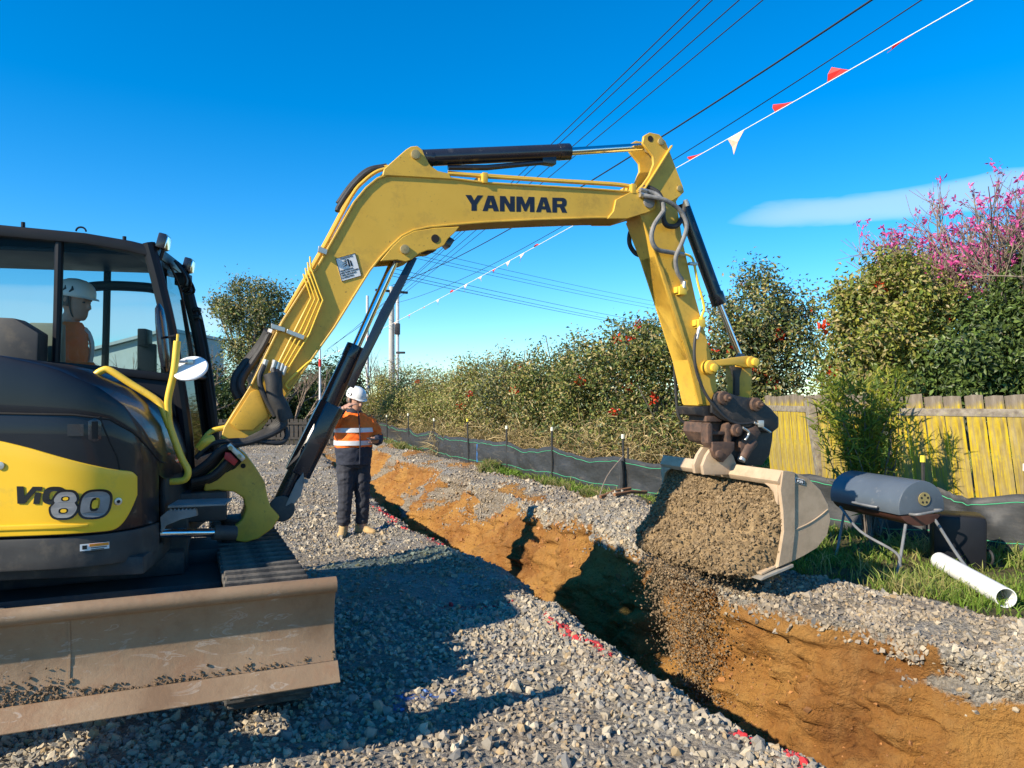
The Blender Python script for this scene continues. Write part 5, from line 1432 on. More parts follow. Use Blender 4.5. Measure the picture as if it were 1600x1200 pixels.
# --- the soil sliding out of the bucket
def soil():
    rg = np.random.default_rng(33)
    prof = [BF.px(u, v, -BW) for u, v in ((1246, 752), (1236, 764), (1226, 778), (1217, 796), (1208, 822), (1196, 852), (1180, 880), (1172, 902), (1182, 908), (1200, 898), (1224, 884)) ]
    P = [Vector((t, z, 0)) for t, z in prof]; P = [(p.x, p.y) for p in catmull(P, 7)]
    ns = 150; npn = len(P)
    S = np.linspace(-BW + 0.02, BF_ - 0.02, ns); SM, SH = (BF_ - BW) / 2, (BF_ + BW) / 2
    T = np.array([p[0] for p in P])[None, :] + 0 * S[:, None]; Z = np.array([p[1] for p in P])[None, :] + 0 * S[:, None]
    SS = S[:, None] + 0 * T
    f = np.linspace(0, 1, npn)[None, :]
    bulge = 0.17 * np.exp(-((f - 0.64) / 0.17) ** 2) * (0.55 + 0.45 * (SS + BW) / (2 * SH)) + np.sin(np.clip(f * 1.15, 0, 1) * math.pi) * (0.03 * np.sin((SS + BW) / (2 * SH) * math.pi) + 0.05 * fbm(SS * 1.6, f * 2, 0, 3, 7))
    dn = 0.075 * fbm(SS * 4, T * 4, Z * 4, 5, 11, 0.62) + 0.02 * fbm(SS * 22, T * 22, Z * 22, 3, 12, 0.6)
    env = np.sin(f * math.pi) ** 0.5
    ends = np.clip(1 - (np.abs(SS - SM) / (SH - 0.018)) ** 9, 0, 1) ** 0.7
    plate_t = np.interp(Z, [0.75, 0.9, 1.05, 1.2], [BF.px(1218, 870, -BW)[0] + 0.03] * 4)
    T = plate_t * (1 - ends) + (T - bulge - dn * env) * ends; Z = Z + 0.4 * dn * env - 0.10 * np.clip(f - 0.5, 0, 1) * np.exp(-((SS - 0.0) / 0.4) ** 2) * env
    V = np.array([BF.pt(a, b, c) for a, b, c in zip(T.ravel(), SS.ravel(), Z.ravel())])
    idx = np.arange(ns * npn).reshape(ns, npn)
    F = np.stack([idx[:-1, :-1], idx[1:, :-1], idx[1:, 1:], idx[:-1, 1:]], -1).reshape(-1, 4)
    C = np.array((0.215, 0.150, 0.080)) * (1 + 0.25 * fbm(V[:, 0] * 7, V[:, 1] * 7, V[:, 2] * 7, 4, 15))[:, None]
    o = np_mesh('bucket_soil', V, F, M['soil'], None, True, {'col': C})
    tag(o, 'crumbly brown soil sliding out of the tipped bucket', 'soil', None, 'stuff')
    n = 26000                                         # clods over its surface
    k = rg.integers(0, len(V), n)
    ok = (k % npn > 3) & (k % npn < npn - 8); k = k[ok]; n = len(k)
    Pc = V[k] + rg.normal(0, 0.008, (n, 3)); Sz = 0.006 + 0.036 * rg.random(n) ** 4
    Cc = np.array((0.225, 0.158, 0.086)) * rg.uniform(0.55, 1.25, (n, 1))
    c = pieces_mesh('soil_clods', Pc, Sz * 1.15, Cc, M['stone'], o, rg, GRAINS); c['kind'] = 'stuff'
    n = 12000                                          # the stream falling into the trench
    h = rg.random(n) ** 1.25
    src = V.reshape(ns, npn, 3)[:, int(npn * 0.62)]
    i = np.clip(rg.normal(ns * 0.52, ns * 0.22, n), 2, ns - 3).astype(int)
    P0 = src[i]
    cen = np.array(BF.pt(BF.px(1140, 980, -0.1)[0], -0.1, 0))
    Pf = P0.copy(); Pf[:, 2] = P0[:, 2] - 0.12 - h * 1.42
    g = np.clip(h * 0.7, 0, 1)[:, None]
    Pf[:, :2] = P0[:, :2] * (1 - g) + cen[None, :2] * g + rg.normal(0, 0.075, (n, 2)) * (1 + 0.9 * h[:, None])
    keep = np.array([p[2] > ground_z(p[0], p[1]) + 0.01 for p in Pf]); Pf = Pf[keep]; n = len(Pf)
    Sz = 0.005 + 0.022 * rg.random(n) ** 4
    Cc = np.array((0.22, 0.155, 0.088)) * rg.uniform(0.6, 1.4, (n, 1))
    c = pieces_mesh('falling_soil', Pf, Sz * 1.1, Cc, M['stone'], None, rg, GRAINS)
    tag(c, 'clods and grit falling from the bucket into the trench', 'soil', None, 'stuff')
    n = 3000                                          # little heap where it lands
    r_ = np.abs(rg.normal(0, 0.20, n)); a = rg.uniform(0, 6.28, n)
    X, Y_ = cen[0] + r_ * np.cos(a), cen[1] + r_ * np.sin(a) * 1.4
    Zg = np.array([ground_z(x, y) for x, y in zip(X, Y_)]) + 0.22 * np.exp(-(r_ / 0.2) ** 2) * rg.random(n)
    c2 = pieces_mesh('tipped_soil', np.stack([X, Y_, Zg], 1), 0.008 + 0.03 * rg.random(n) ** 2, np.array((0.19, 0.135, 0.08)) * rg.uniform(0.6, 1.3, (n, 1)), M['stone'], GROUND, rg, GRAINS); c2['kind'] = 'stuff'
M['soil'] = attr_mat('bucket_soil', 0.95, bump=0.9, bscale=55, var=0.35, spec=0.1)
soil()
# ------------------------------------------------------------------ plants
def leaf_mesh(name, P, N, S, C, mat, parent, rg, aspect=0.45, curl=0.18):
    """one folded diamond per leaf: two faces on a midrib"""
    n = len(P)
    N = N / np.maximum(np.linalg.norm(N, axis=1, keepdims=True), 1e-6)
    A = rg.normal(size=(n, 3)); A -= (A * N).sum(1, keepdims=True) * N
    A /= np.maximum(np.linalg.norm(A, axis=1, keepdims=True), 1e-6)
    B = np.cross(N, A)
    s = S[:, None]
    v0 = P; v1 = P + A * s * 0.5 + B * s * aspect * 0.5 + N * s * curl * 0.5
    v2 = P + A * s - N * s * curl * 0.4; v3 = P + A * s * 0.5 - B * s * aspect * 0.5 + N * s * curl * 0.5
    V = np.stack([v0, v1, v2, v3], 1).reshape(-1, 3)
    b = (np.arange(n) * 4)[:, None]
    F = np.concatenate([b + np.array([[0, 1, 2]]), b + np.array([[0, 2, 3]])], 1).reshape(-1, 3)
    return np_mesh(name, V, F, mat, parent, False, {'col': np.repeat(C, 4, 0)})
def blade_mesh(name, P, D, L, Wd, C, mat, parent, rg, droop=0.35):
    """grass or straw: narrow blades in two bent segments"""
    n = len(P)
    D = D / np.linalg.norm(D, axis=1, keepdims=True)
    side = np.cross(D, rg.normal(size=(n, 3))); side /= np.maximum(np.linalg.norm(side, axis=1, keepdims=True), 1e-6)
    hor = D.copy(); hor[:, 2] = 0; hor += rg.normal(0, 0.3, (n, 3)) * [1, 1, 0]
    L_, w_ = L[:, None], Wd[:, None]
    m = P + D * L_ * 0.55; t = P + D * L_ * 0.95 + hor * L_ * droop - np.array([0, 0, 1]) * L_ * droop * 0.35
    V = np.stack([P - side * w_, P + side * w_, m + side * w_ * 0.75, m - side * w_ * 0.75, t], 1).reshape(-1, 3)
    b = (np.arange(n) * 5)[:, None]
    F = np.concatenate([b + np.array([[0, 1, 2]]), b + np.array([[0, 2, 3]]), b + np.array([[3, 2, 4]])], 1).reshape(-1, 3)
    return np_mesh(name, V, F, mat, parent, False, {'col': np.repeat(C, 5, 0)})
def blob_points(blobs, n_cl, rg, shell=0.45):
    """clump centres in a set of ellipsoids, thicker towards the outside; returns centres and outward directions"""
    vol = np.array([b[3] * b[4] * b[5] for b in blobs]) ** 0.75
    k = rg.choice(len(blobs), n_cl, p=vol / vol.sum())
    B = np.array(blobs, float)[k]
    d = rg.normal(size=(n_cl, 3)); d /= np.linalg.norm(d, axis=1, keepdims=True)
    r = rg.random(n_cl) ** shell
    lump = 1 + 0.22 * fbm(d[:, 0] * 2.3 + k * 7, d[:, 1] * 2.3, d[:, 2] * 2.3, 3, 5)
    return B[:, :3] + d * B[:, 3:] * (r * lump)[:, None], d
def palette(n, cols, rg, jit=0.18):
    c = np.array(cols)[rg.integers(0, len(cols), n)]
    return np.clip(c * rg.uniform(1 - jit, 1 + jit, (n, 1)), 0, 1)
def limbs(base, blobs, r0, rg, mat, parent, name='trunk', nb=None, thin=0.012):
    m = MB(); b = Vector(base)
    cen = [Vector(x[:3]) for x in blobs]
    mid = sum(cen, Vector()) / len(cen)
    fork = b.lerp(mid, 0.45) + Vector((rg.normal(0, .1), rg.normal(0, .1), 0))
    m.tube(catmull([b, b.lerp(fork, .5) + Vector((rg.normal(0, .05), rg.normal(0, .05), 0)), fork], 4), [r0 * (1 - .45 * i / 8) for i in range(9)], 8)
    for c in cen:
        for q in range(nb or 2):
            e = c + Vector(rg.normal(0, .25, 3))
            path = catmull([fork, fork.lerp(e, .5) + Vector(rg.normal(0, .12, 3)), e], 4)
            m.tube(path, [max(thin, r0 * .5 * (1 - i / len(path))) for i in range(len(path))], 6)
    return m.build(name, mat, parent)
def shrub(name, label, cat, base, blobs, n_leaf, size, cols, rg, group=None, clump=0.16, per=26, aspect=0.5, flowers=None, up=0.35, trunk_r=0.07, shell=0.30, mat='leaf'):
    e = empty(name, base, label, cat, group)
    n_cl = max(4, n_leaf // per)
    more = []
    for b in blobs:
        for _ in range(4):
            d_ = rg.normal(size=3); d_ /= np.linalg.norm(d_); d_[2] = abs(d_[2]) * .8 if rg.random() < .7 else d_[2]
            q_ = rg.uniform(.24, .42); k_ = rg.uniform(.75, 1.12)
            more.append((b[0] + d_[0] * b[3] * k_, b[1] + d_[1] * b[4] * k_, b[2] + d_[2] * b[5] * k_, b[3] * q_, b[4] * q_, b[5] * q_))
    trunk_blobs = blobs; blobs = list(blobs) + more
    Cn, Dn = blob_points(blobs, n_cl, rg, shell)
    k = rg.integers(0, n_cl, n_leaf)
    P = Cn[k] + rg.normal(0, 1, (n_leaf, 3)) * clump * rg.uniform(0.5, 1.2, (n_leaf, 1))
    P[:, 2] = np.maximum(P[:, 2], base[2] + 0.02)
    N = Dn[k] * 1.1 + rg.normal(0, 0.6, (n_leaf, 3)) + np.array([0, 0, up])
    tone = rg.uniform(0.75, 1.25, n_cl)
    C = palette(n_leaf, cols, rg) * tone[k][:, None] * 1.12
    leaf_mesh('foliage', P, N, size * rg.uniform(0.6, 1.35, n_leaf), C, M[mat], e, rg, aspect)['kind'] = 'stuff'
    limbs(base, trunk_blobs, trunk_r, rg, M['bark'], e)
    if flowers:
        nf, fs, fc = flowers
        i = rg.choice(n_cl, nf)
        ctr = Cn[i] + Dn[i] * clump * 1.3 - np.array([0, clump * 0.6, 0])
        reps = 16
        Pf = np.repeat(ctr, reps, 0) + rg.normal(0, fs * 0.35, (nf * reps, 3))
        leaf_mesh('blossom', Pf, rg.normal(size=(nf * reps, 3)), fs * rg.uniform(0.5, 1.0, nf * reps), palette(nf * reps, fc, rg), M['petal'], e, rg, 0.6)['kind'] = 'stuff'
    return e
def pxb(u, v, Y, ru, rv, depth_r):
    """an ellipsoid seen at (u, v) with half sizes in photo units, at distance Y"""
    p = at(u, v, Y); return (p.x, p.y, p.z, ru / FOC * Y, depth_r, rv / FOC * Y)

DARK = [(0.045, 0.075, 0.018), (0.065, 0.10, 0.022), (0.085, 0.12, 0.028), (0.035, 0.058, 0.018)]
OLIVE = [(0.20, 0.215, 0.046), (0.27, 0.255, 0.065), (0.15, 0.18, 0.042), (0.31, 0.26, 0.09), (0.36, 0.28, 0.12)]
BRIGHT = [(0.14, 0.18, 0.022), (0.19, 0.21, 0.03), (0.09, 0.13, 0.02), (0.24, 0.23, 0.035)]
GREY = [(0.10, 0.12, 0.065), (0.13, 0.15, 0.085), (0.075, 0.095, 0.05)]
STRAW = [(0.40, 0.30, 0.145), (0.50, 0.39, 0.20), (0.32, 0.235, 0.11), (0.24, 0.20, 0.08)]
RED = [(0.55, 0.045, 0.012), (0.65, 0.075, 0.02), (0.50, 0.03, 0.02)]

def plants():
    rg = np.random.default_rng(77)
    # hedge along the silt fence: separate bushes, tall green tops over dead straw
    H = [(604, 15.5, 31.5, 600, 34, OLIVE, 'far olive hedge bush beside the power pole', 0),
         (645, 24.0, 29.0, 590, 46, OLIVE, 'low olive hedge bush right of the power pole', 3),
         (694, 22.0, 25.6, 580, 48, OLIVE, 'rounded hedge bush above the fifth far stake', 5),
         (745, 20.5, 21.5, 562, 52, OLIVE, 'hedge bush with a loose feathery top', 5),
         (800, 19.0, 20.0, 552, 55, OLIVE + GREY, 'tall hedge bush with grey green tips left of the arm', 7),
         (858, 17.8, 18.6, 548, 55, OLIVE + DARK, 'hedge bush with red blossom in its crown', 8),
         (915, 16.6, 17.4, 540, 58, OLIVE + DARK, 'dark leaved hedge bush left of the excavator arm', 7),
         (975, 15.6, 16.0, 505, 62, OLIVE + DARK, 'tall rounded creeper covered bush behind the arm', 12),
         (1040, 14.8, 15.2, 505, 62, OLIVE + DARK, 'creeper covered bush right behind the arm', 9)]
    for i, (u, _, Y, vtop, w, cols, lab, nfl) in enumerate(H):
        gx = (u - CU) / FOC * Y
        vb = HV + CAMZ * FOC / Y
        blobs = [pxb(u, vtop + 42, Y, w * 0.85, 38, 0.9), pxb(u - w * 0.5, vtop + 62, Y - 0.3, w * 0.7, 42, 0.9), pxb(u + w * 0.5, vtop + 58, Y, w * 0.7, 42, 0.9), pxb(u, vb - 45, Y - 0.6, w * 1.0, 50, 0.8),
                 pxb(u - w * 0.3, vtop + 10, Y + 0.2, w * 0.22, 22, 0.4), pxb(u + w * 0.35, vtop + 16, Y + 0.1, w * 0.2, 20, 0.35)]
        e = shrub('hedge_bush', lab, 'bush', (gx, Y, 0.0), blobs + [pxb(u, (vtop + vb) / 2 + 10, Y + .2, w * 1.0, 62, .9), pxb(u, vb - 30, Y + .5, w * 1.1, 75, .8), pxb(u + w * .4, vb - 70, Y + .4, w * .9, 50, .7)], 17000, 0.085, cols, rg, 'bushes of the hedge behind the silt fence', 0.17, 24, 0.5, (nfl, 0.12, RED) if nfl else None, trunk_r=0.05)
        n = 3600
        yy = Y - 0.9 + rg.normal(0, 0.35, n); xx = gx + rg.uniform(-1.25, 1.25, n) * w / FOC * Y
        zz = np.abs(rg.normal(0, 0.42, n))
        D = rg.normal(0, 0.75, (n, 3)) + np.array([0, -0.25, 0.35])
        blade_mesh('dead_stalks', np.stack([xx, yy, zz], 1), D, rg.uniform(0.15, 0.5, n), rg.uniform(0.004, 0.010, n), palette(n, STRAW, rg, 0.3), M['straw'], e, rg)['kind'] = 'stuff'
    Y = 14.6
    shrub('flowering_bush', 'dark green bush with clusters of red flowers behind the bucket ram', 'bush', (at(1170, 620, Y).x, Y, 0),
          [pxb(1185, 505, Y, 58, 60, 1.0), pxb(1150, 560, Y, 70, 60, 1.0), pxb(1225, 560, Y, 62, 70, 1.0), pxb(1180, 640, Y - .3, 100, 60, 1.0), pxb(1182, 440, Y, 30, 28, .5), pxb(1215, 478, Y, 26, 30, .5), pxb(1140, 490, Y, 22, 30, .5), pxb(1262, 490, Y + .3, 20, 40, .4)],
          22000, 0.085, DARK + GREY + OLIVE, rg, None, 0.15, 24, 0.5, (26, 0.15, RED), trunk_r=0.08)
    Y = 11.6
    shrub('yellow_green_tree', 'bright yellow green leafy tree behind the leaning wooden fence', 'tree', (at(1390, 620, Y).x, Y, 0),
          [pxb(1385, 470, Y, 78, 62, .9), pxb(1345, 540, Y, 62, 70, .9), pxb(1420, 555, Y, 80, 65, .9), pxb(1440, 490, Y, 50, 50, .8), pxb(1390, 425, Y, 34, 32, .5), pxb(1330, 475, Y, 32, 30, .4), pxb(1365, 600, Y, 90, 45, .8)],
          26000, 0.085, BRIGHT + OLIVE, rg, None, 0.13, 22, 0.5, (7, 0.13, RED), trunk_r=0.09)
    Y = 10.6
    shrub('glossy_tree', 'dark glossy leaved tree at the right edge behind the fence', 'tree', (at(1560, 620, Y).x, Y, 0),
          [pxb(1560, 525, Y, 75, 65, .9), pxb(1500, 565, Y, 55, 55, .8), pxb(1590, 570, Y, 80, 60, .9), pxb(1625, 470, Y, 50, 65, .8), pxb(1590, 450, Y, 26, 30, .4), pxb(1530, 610, Y, 110, 40, .7)],
          24000, 0.085, DARK + [(0.09, 0.145, 0.026), (0.13, 0.18, 0.04)], rg, None, 0.13, 22, 0.48, None, trunk_r=0.1)
    # bare magnolia with pink flowers
    Y = 12.6; base = Vector((at(1530, 620, Y).x, Y, 0))
    e = empty('magnolia_tree', base, 'bare twiggy tree covered in pink flowers at the upper right', 'tree')
    m = MB(); tips = []
    def grow(p, d, L, r, lv):
        q = p + d * L; q += Vector(rg.normal(0, .05 * L, 3))
        m.tube([p, p.lerp(q, .5) + Vector(rg.normal(0, .04 * L, 3)), q], [r, r * .85, r * .68], 5 if lv > 3 else 4, cap=False)
        if q.x < 6.75 and lv < 5: return
        if lv == 0: tips.append((q, d)); return
        for _ in range(4):
            nd = (d + Vector(rg.normal(0, .42, 3)) + Vector((0, 0, .12))).normalized()
            grow(p.lerp(q, rg.uniform(.55, 1.0)), nd, L * rg.uniform(.62, .85), r * .62, lv - 1)
    for a in range(6):
        d = Vector((math.cos(a * 1.05) * .65, math.sin(a * 1.05) * .5, 1.0)).normalized()
        grow(base + Vector((0, 0, .6)), d, 1.62, .06, 5)
    m.tube([base, base + Vector((0, 0, .75))], [.12, .09], 8)
    m.build('branches', M['twig'], e, smooth=0)
    hi = [t for t in tips if t[0].z > 2.6]
    ctr = np.array([t[0] for t in hi]); dr = np.array([t[1] for t in hi])
    k = rg.choice(len(ctr), min(len(ctr), 1700), replace=False)
    reps = 7
    Pf = np.repeat(ctr[k], reps, 0) + rg.normal(0, .012, (len(k) * reps, 3)); Nf = rg.normal(size=(len(k) * reps, 3))
    leaf_mesh('pink_flower', Pf, Nf, rg.uniform(.05, .12, len(Pf)), palette(len(Pf), [(0.62, 0.09, 0.30), (0.70, 0.20, 0.42), (0.48, 0.05, 0.22)], rg), M['petal'], e, rg, 0.42)['kind'] = 'stuff'
    k = rg.choice(len(ctr), min(len(ctr), 4000)); Pl = ctr[k] + rg.normal(0, .05, (len(k), 3))
    leaf_mesh('buds', Pl, rg.normal(size=(len(k), 3)), rg.uniform(.02, .05, len(k)), palette(len(k), GREY + OLIVE, rg), M['leaf'], e, rg, .5)['kind'] = 'stuff'
    # feathery shrub in front of the wooden fence
    Y = 8.55; bx = at(1362, 700, Y).x
    e = empty('feathery_shrub', (bx, Y, 0.02), 'feathery narrow leaved shrub in front of the leaning fence', 'shrub')
    m = MB(); P = []; D = []
    for q in range(36):
        tip = at(rg.uniform(1278, 1408), rg.uniform(586, 668), Y + rg.normal(0, .2))
        b = Vector((bx + rg.normal(0, .06), Y + rg.normal(0, .05), 0.05))
        mid = b.lerp(tip, .5) + Vector((rg.normal(0, .05), rg.normal(0, .05), .05))
        path = catmull([b, mid, tip], 6); m.tube(path, [0.010 * (1 - .7 * i / len(path)) for i in range(len(path))], 5)
        for i in range(3, len(path)):
            for _ in range(13):
                P.append(path[i] + Vector(rg.normal(0, .04, 3))); D.append((path[i] - path[i - 1]).normalized() * .7 + Vector(rg.normal(0, .6, 3)))
    m.build('stems', M['bark'], e)
    n = len(P)
    blade_mesh('needles', np.array(P), np.array(D), rg.uniform(.09, .19, n), rg.uniform(.006, .012, n), palette(n, [(0.16, 0.22, 0.025), (0.24, 0.27, 0.03), (0.10, 0.15, 0.025), (0.32, 0.31, 0.035)], rg), M['grass'], e, rg, .2)['kind'] = 'stuff'
    # trees to the left, behind the machine
    Y = 26.0
    shrub('gum_tree', 'tall open crowned tree standing left of the boom', 'tree', (at(400, 620, Y).x, Y, 0),
          [pxb(392, 500, Y, 42, 45, 1.0), pxb(362, 478, Y, 24, 26, .6), pxb(425, 478, Y, 26, 28, .7), pxb(395, 552, Y, 40, 32, 1.0), pxb(372, 446, Y, 13, 11, .4), pxb(410, 455, Y, 22, 14, .5), pxb(442, 458, Y, 12, 12, .4), pxb(345, 470, Y, 10, 8, .3), pxb(430, 520, Y, 22, 30, .6)],
          15000, 0.11, OLIVE + GREY + DARK, rg, None, 0.20, 34, 0.45, None, trunk_r=0.16)
    for u, Y, vt, w, lab in ((300, 31, 560, 60, 'dark evergreen tree behind the cab grab rail'), (365, 29, 585, 50, 'low dark evergreen below the open crowned tree'), (462, 31, 566, 48, 'dark evergreen tree behind the boom foot'), (520, 33, 560, 42, 'dark evergreen tree behind the ram'), (30, 36, 575, 90, 'dark tree seen low through the cab')):
        shrub('evergreen_tree', lab, 'tree', (at(u, 620, Y).x, Y, 0), [pxb(u, vt + 35, Y, w * .8, 36, 1.2), pxb(u - w * .5, vt + 60, Y, w * .6, 40, 1.2), pxb(u + w * .5, vt + 55, Y, w * .6, 42, 1.2), pxb(u, vt + 85, Y - .5, w * 1.1, 34, 1.2)],
              6500, 0.16, DARK, rg, 'dark evergreens left of the yard', 0.26, 26, 0.5, (2, .18, RED) if u == 462 else None, trunk_r=.14)
    # bare bushes
    for u, Y, h, lab in ((215, 24, 95, 'bare grey bush seen through the cab window'), (305, 27, 120, 'bare thin sapling beside the cab grab rail'), (590, 34, 100, 'bare winter tree beside the far power pole'), (455, 29, 80, 'bare bush between boom and evergreens')):
        b = Vector((at(u, 620, Y).x, Y, 0)); e = empty('bare_tree', b, lab, 'tree', 'leafless trees')
        m = MB(); tp = []
        def g2(p, d, L, r, lv):
            q = p + d * L
            m.tube([p, q], [r, r * .7], 4, cap=False)
            if lv:
                for _ in range(3): g2(p.lerp(q, rg.uniform(.5, 1)), (d + Vector(rg.normal(0, .38, 3)) + Vector((0, 0, .1))).normalized(), L * rg.uniform(.6, .8), r * .62, lv - 1)
        hh = CAMZ + h / FOC * Y
        for a in range(4): g2(b, Vector((rg.normal(0, .3), rg.normal(0, .3), 1)).normalized(), hh * .36, .05, 4)
        m.build('branches', M['twig'], e, smooth=0)
plants()

# ------------------------------------------------------------------ turf and loose tufts
def turf():
    rg = np.random.default_rng(91)
    def dens(x, y, z, zn, part):
        g = np.clip(zn[..., 2] - 0.35, 0, 1) * (part == 4) * (y < 30) * (0.25 + 1.2 * (fbm(x * 1.3, y * 1.3, 0, 3, 55) > -0.15))
        return g * view_mask(x, y, z) / np.maximum(y, 4) ** 1.1
    n = 120000
    P, zn, pt = scatter_ground(n, dens, rg)
    fb = fbm(P[:, 0] * .9, P[:, 1] * .9, 0, 3, 57)
    green = np.array((0.15, 0.25, 0.030)); dry = np.array((0.44, 0.35, 0.15))
    w = np.clip(0.28 + 0.7 * fb + rg.normal(0, .28, n), 0, 1)[:, None] ** 1.4
    C = (green * (1 - w) + dry * w) * rg.uniform(.65, 1.3, (n, 1))
    D = rg.normal(0, .38, (n, 3)); D[:, 2] = 1
    hgt = (0.07 + 0.13 * rg.random(n) ** 2) * (1 + 0.5 * (fb > .2))
    o = blade_mesh('turf', P, D, hgt, rg.uniform(.0028, .0058, n) * np.clip(P[:, 1] / 6, 1, 3), C, M['grass'], None, rg)
    tag(o, 'rough grass between the gravel bank and the fences', 'grass', None, 'stuff')
    def dens2(x, y, z, zn, part):                   # thin weeds along the top of the cut and the silt fence
        return ((part == 4) & (zn[..., 2] < .7) & (zn[..., 2] > .02)) * view_mask(x, y, z) * (y > 7) * (y < 26) * (fbm(x * 1.1, y * 1.1, 0, 3, 59) > .15)
    n = 7000
    P, zn, pt = scatter_ground(n, dens2, rg)
    D = rg.normal(0, .35, (n, 3)); D[:, 2] = 1
    C = palette(n, [(0.13, 0.20, 0.03), (0.22, 0.22, 0.06), (0.34, 0.27, 0.13)], rg)
    o = blade_mesh('weeds', P, D, rg.uniform(.10, .28, n), rg.uniform(.004, .009, n), C, M['grass'], None, rg)
    tag(o, 'thin weeds sprouting along the top of the clay bank', 'weeds', None, 'stuff')
turf()
# ------------------------------------------------------------------ silt fence
M['fabric'] = simple('silt_fabric', (0.020, 0.022, 0.024), (0.040, 0.042, 0.044), 9.0, 0.55, bump=0.25, bscale=220, stretch=(1, 1, 4), dirt=(0.12, 0.10, 0.075), dirt_amt=0.25, dscale=3)
M['green_thread'] = simple('green_thread', (0.05, 0.33, 0.16), None, 8, 0.6)
M['stake'] = simple('stake_steel', (0.02, 0.02, 0.02), (0.04, 0.038, 0.035), 12, 0.6)
M['cap_white'] = simple('cap_white', (0.75, 0.72, 0.55), None, 8, 0.5)
M['cap_yellow'] = simple('cap_yellow', (0.75, 0.62, 0.05), None, 8, 0.5)
M['blue_paint'] = simple('blue_paint', (0.03, 0.22, 0.62), None, 8, 0.6)
SILT = [(6.6, 5.6), (5.2, 7.5), (4.63, 8.33), (3.2, 10.4), (1.88, 12.4), (0.78, 14.5), (-0.11, 16.2), (-1.05, 17.9), (-2.15, 20.4), (-3.2, 23.0), (-4.5, 26.6), (-6.2, 31.0)]
def silt_fence():
    E = empty('silt_fence', (1.88, 12.4, 0), 'black silt fence with green threads sagging between stakes along the bank', 'silt fence')
    pts = catmull([Vector((x, y, 0)) for x, y in SILT], 26)
    n = len(pts); rows = 9
    V = []; L = 0; top = []; thread = [[], [], []]
    for i, p in enumerate(pts):
        k = i / 26.0; fr = k - math.floor(k)
        sag = 0.09 * math.sin(fr * math.pi) * (0.6 + 0.5 * math.sin(i * 1.7 // 26))
        gz = ground_z(p.x, p.y) - 0.03
        d = (pts[min(i + 1, n - 1)] - pts[max(i - 1, 0)]).normalized(); nr = Vector((-d.y, d.x, 0))
        h = 0.68 - sag + 0.02 * float(fbm(i * .21, 1.0, 0, 3, 5))
        for r_ in range(rows):
            f = r_ / (rows - 1)
            off = 0.05 * math.sin(f * math.pi) * float(fbm(i * .16, f * 2.0, 0, 3, 8)) + 0.05 * math.sin(fr * math.pi) * f
            V.append(Vector((p.x, p.y, gz + h * f)) + nr * off)
            for j, fj in enumerate((2, 5, 7)):
                if r_ == fj: thread[j].append(V[-1] - Vector((0.15, 0.85, 0)).normalized() * 0.008 if False else V[-1] + (nr * 0.007 if nr.dot(Vector((0, -1, 0))) > 0 else -nr * 0.007))
    F = [(i * rows + r_, (i + 1) * rows + r_, (i + 1) * rows + r_ + 1, i * rows + r_ + 1) for i in range(n - 1) for r_ in range(rows - 1)]
    m = MB(); m.add(V, F); o = m.build('fabric', M['fabric'], E, smooth=60)
    sm = o.modifiers.new('thick', 'SOLIDIFY'); sm.thickness = 0.004
    for j in (0, 2):
        m = MB(); m.tube(thread[j], 0.005, 4); m.build('thread', M['green_thread'], E, smooth=0)
    caps = {2: ('cap_yellow', 0.97), 4: ('cap_white', 1.02), 5: ('cap_white', 1.02), 6: ('cap_white', .98), 7: ('cap_yellow', 1.12), 8: ('cap_white', 1.0), 9: ('cap_white', 1.1)}
    for i, (x, y) in enumerate(SILT[1:-1], 1):
        cp, h = caps.get(i, ('cap_white', 0.95))
        gz = ground_z(x, y); m = MB(); d = Vector((x * .1, -0.05 + 0, 0))
        b = Vector((x, y - 0.035, gz - .1)); t = Vector((x + random.uniform(-.03, .03), y - 0.035, gz + h))
        m.tube([b, t], 0.020, 6); s = m.build('stake', M['stake'], E)
        m = MB(); m.tube([t - Vector((0, 0, .06)), t + Vector((0, 0, .012))], 0.028, 8); m.build('stake_cap', M[cp], s)
    # lapped roll of fabric at the doubled stake
    x, y = SILT[4]
    m = MB(); m.tube(catmull([Vector((x - .06, y - .05, .02)), Vector((x - .05, y - .06, .3)), Vector((x - .07, y - .05, .58))], 4), [.05, .06, .055, .06, .05, .055, .05, .05, .04], 9); m.build('fabric_roll', M['fabric'], E)
    m = MB(); m.tube([Vector((x + .05, y - .05, -.1)), Vector((x + .06, y - .05, .8))], .018, 6); m.build('stake', M['stake'], E)
    p = at(746, 690, 17.2)
    m = MB(); m.box((p.x, 17.35, .33), .05, .02, .42); o = m.build('survey_peg', M['blue_paint']); tag(o, 'thin blue painted survey peg against the silt fence', 'peg')
silt_fence()

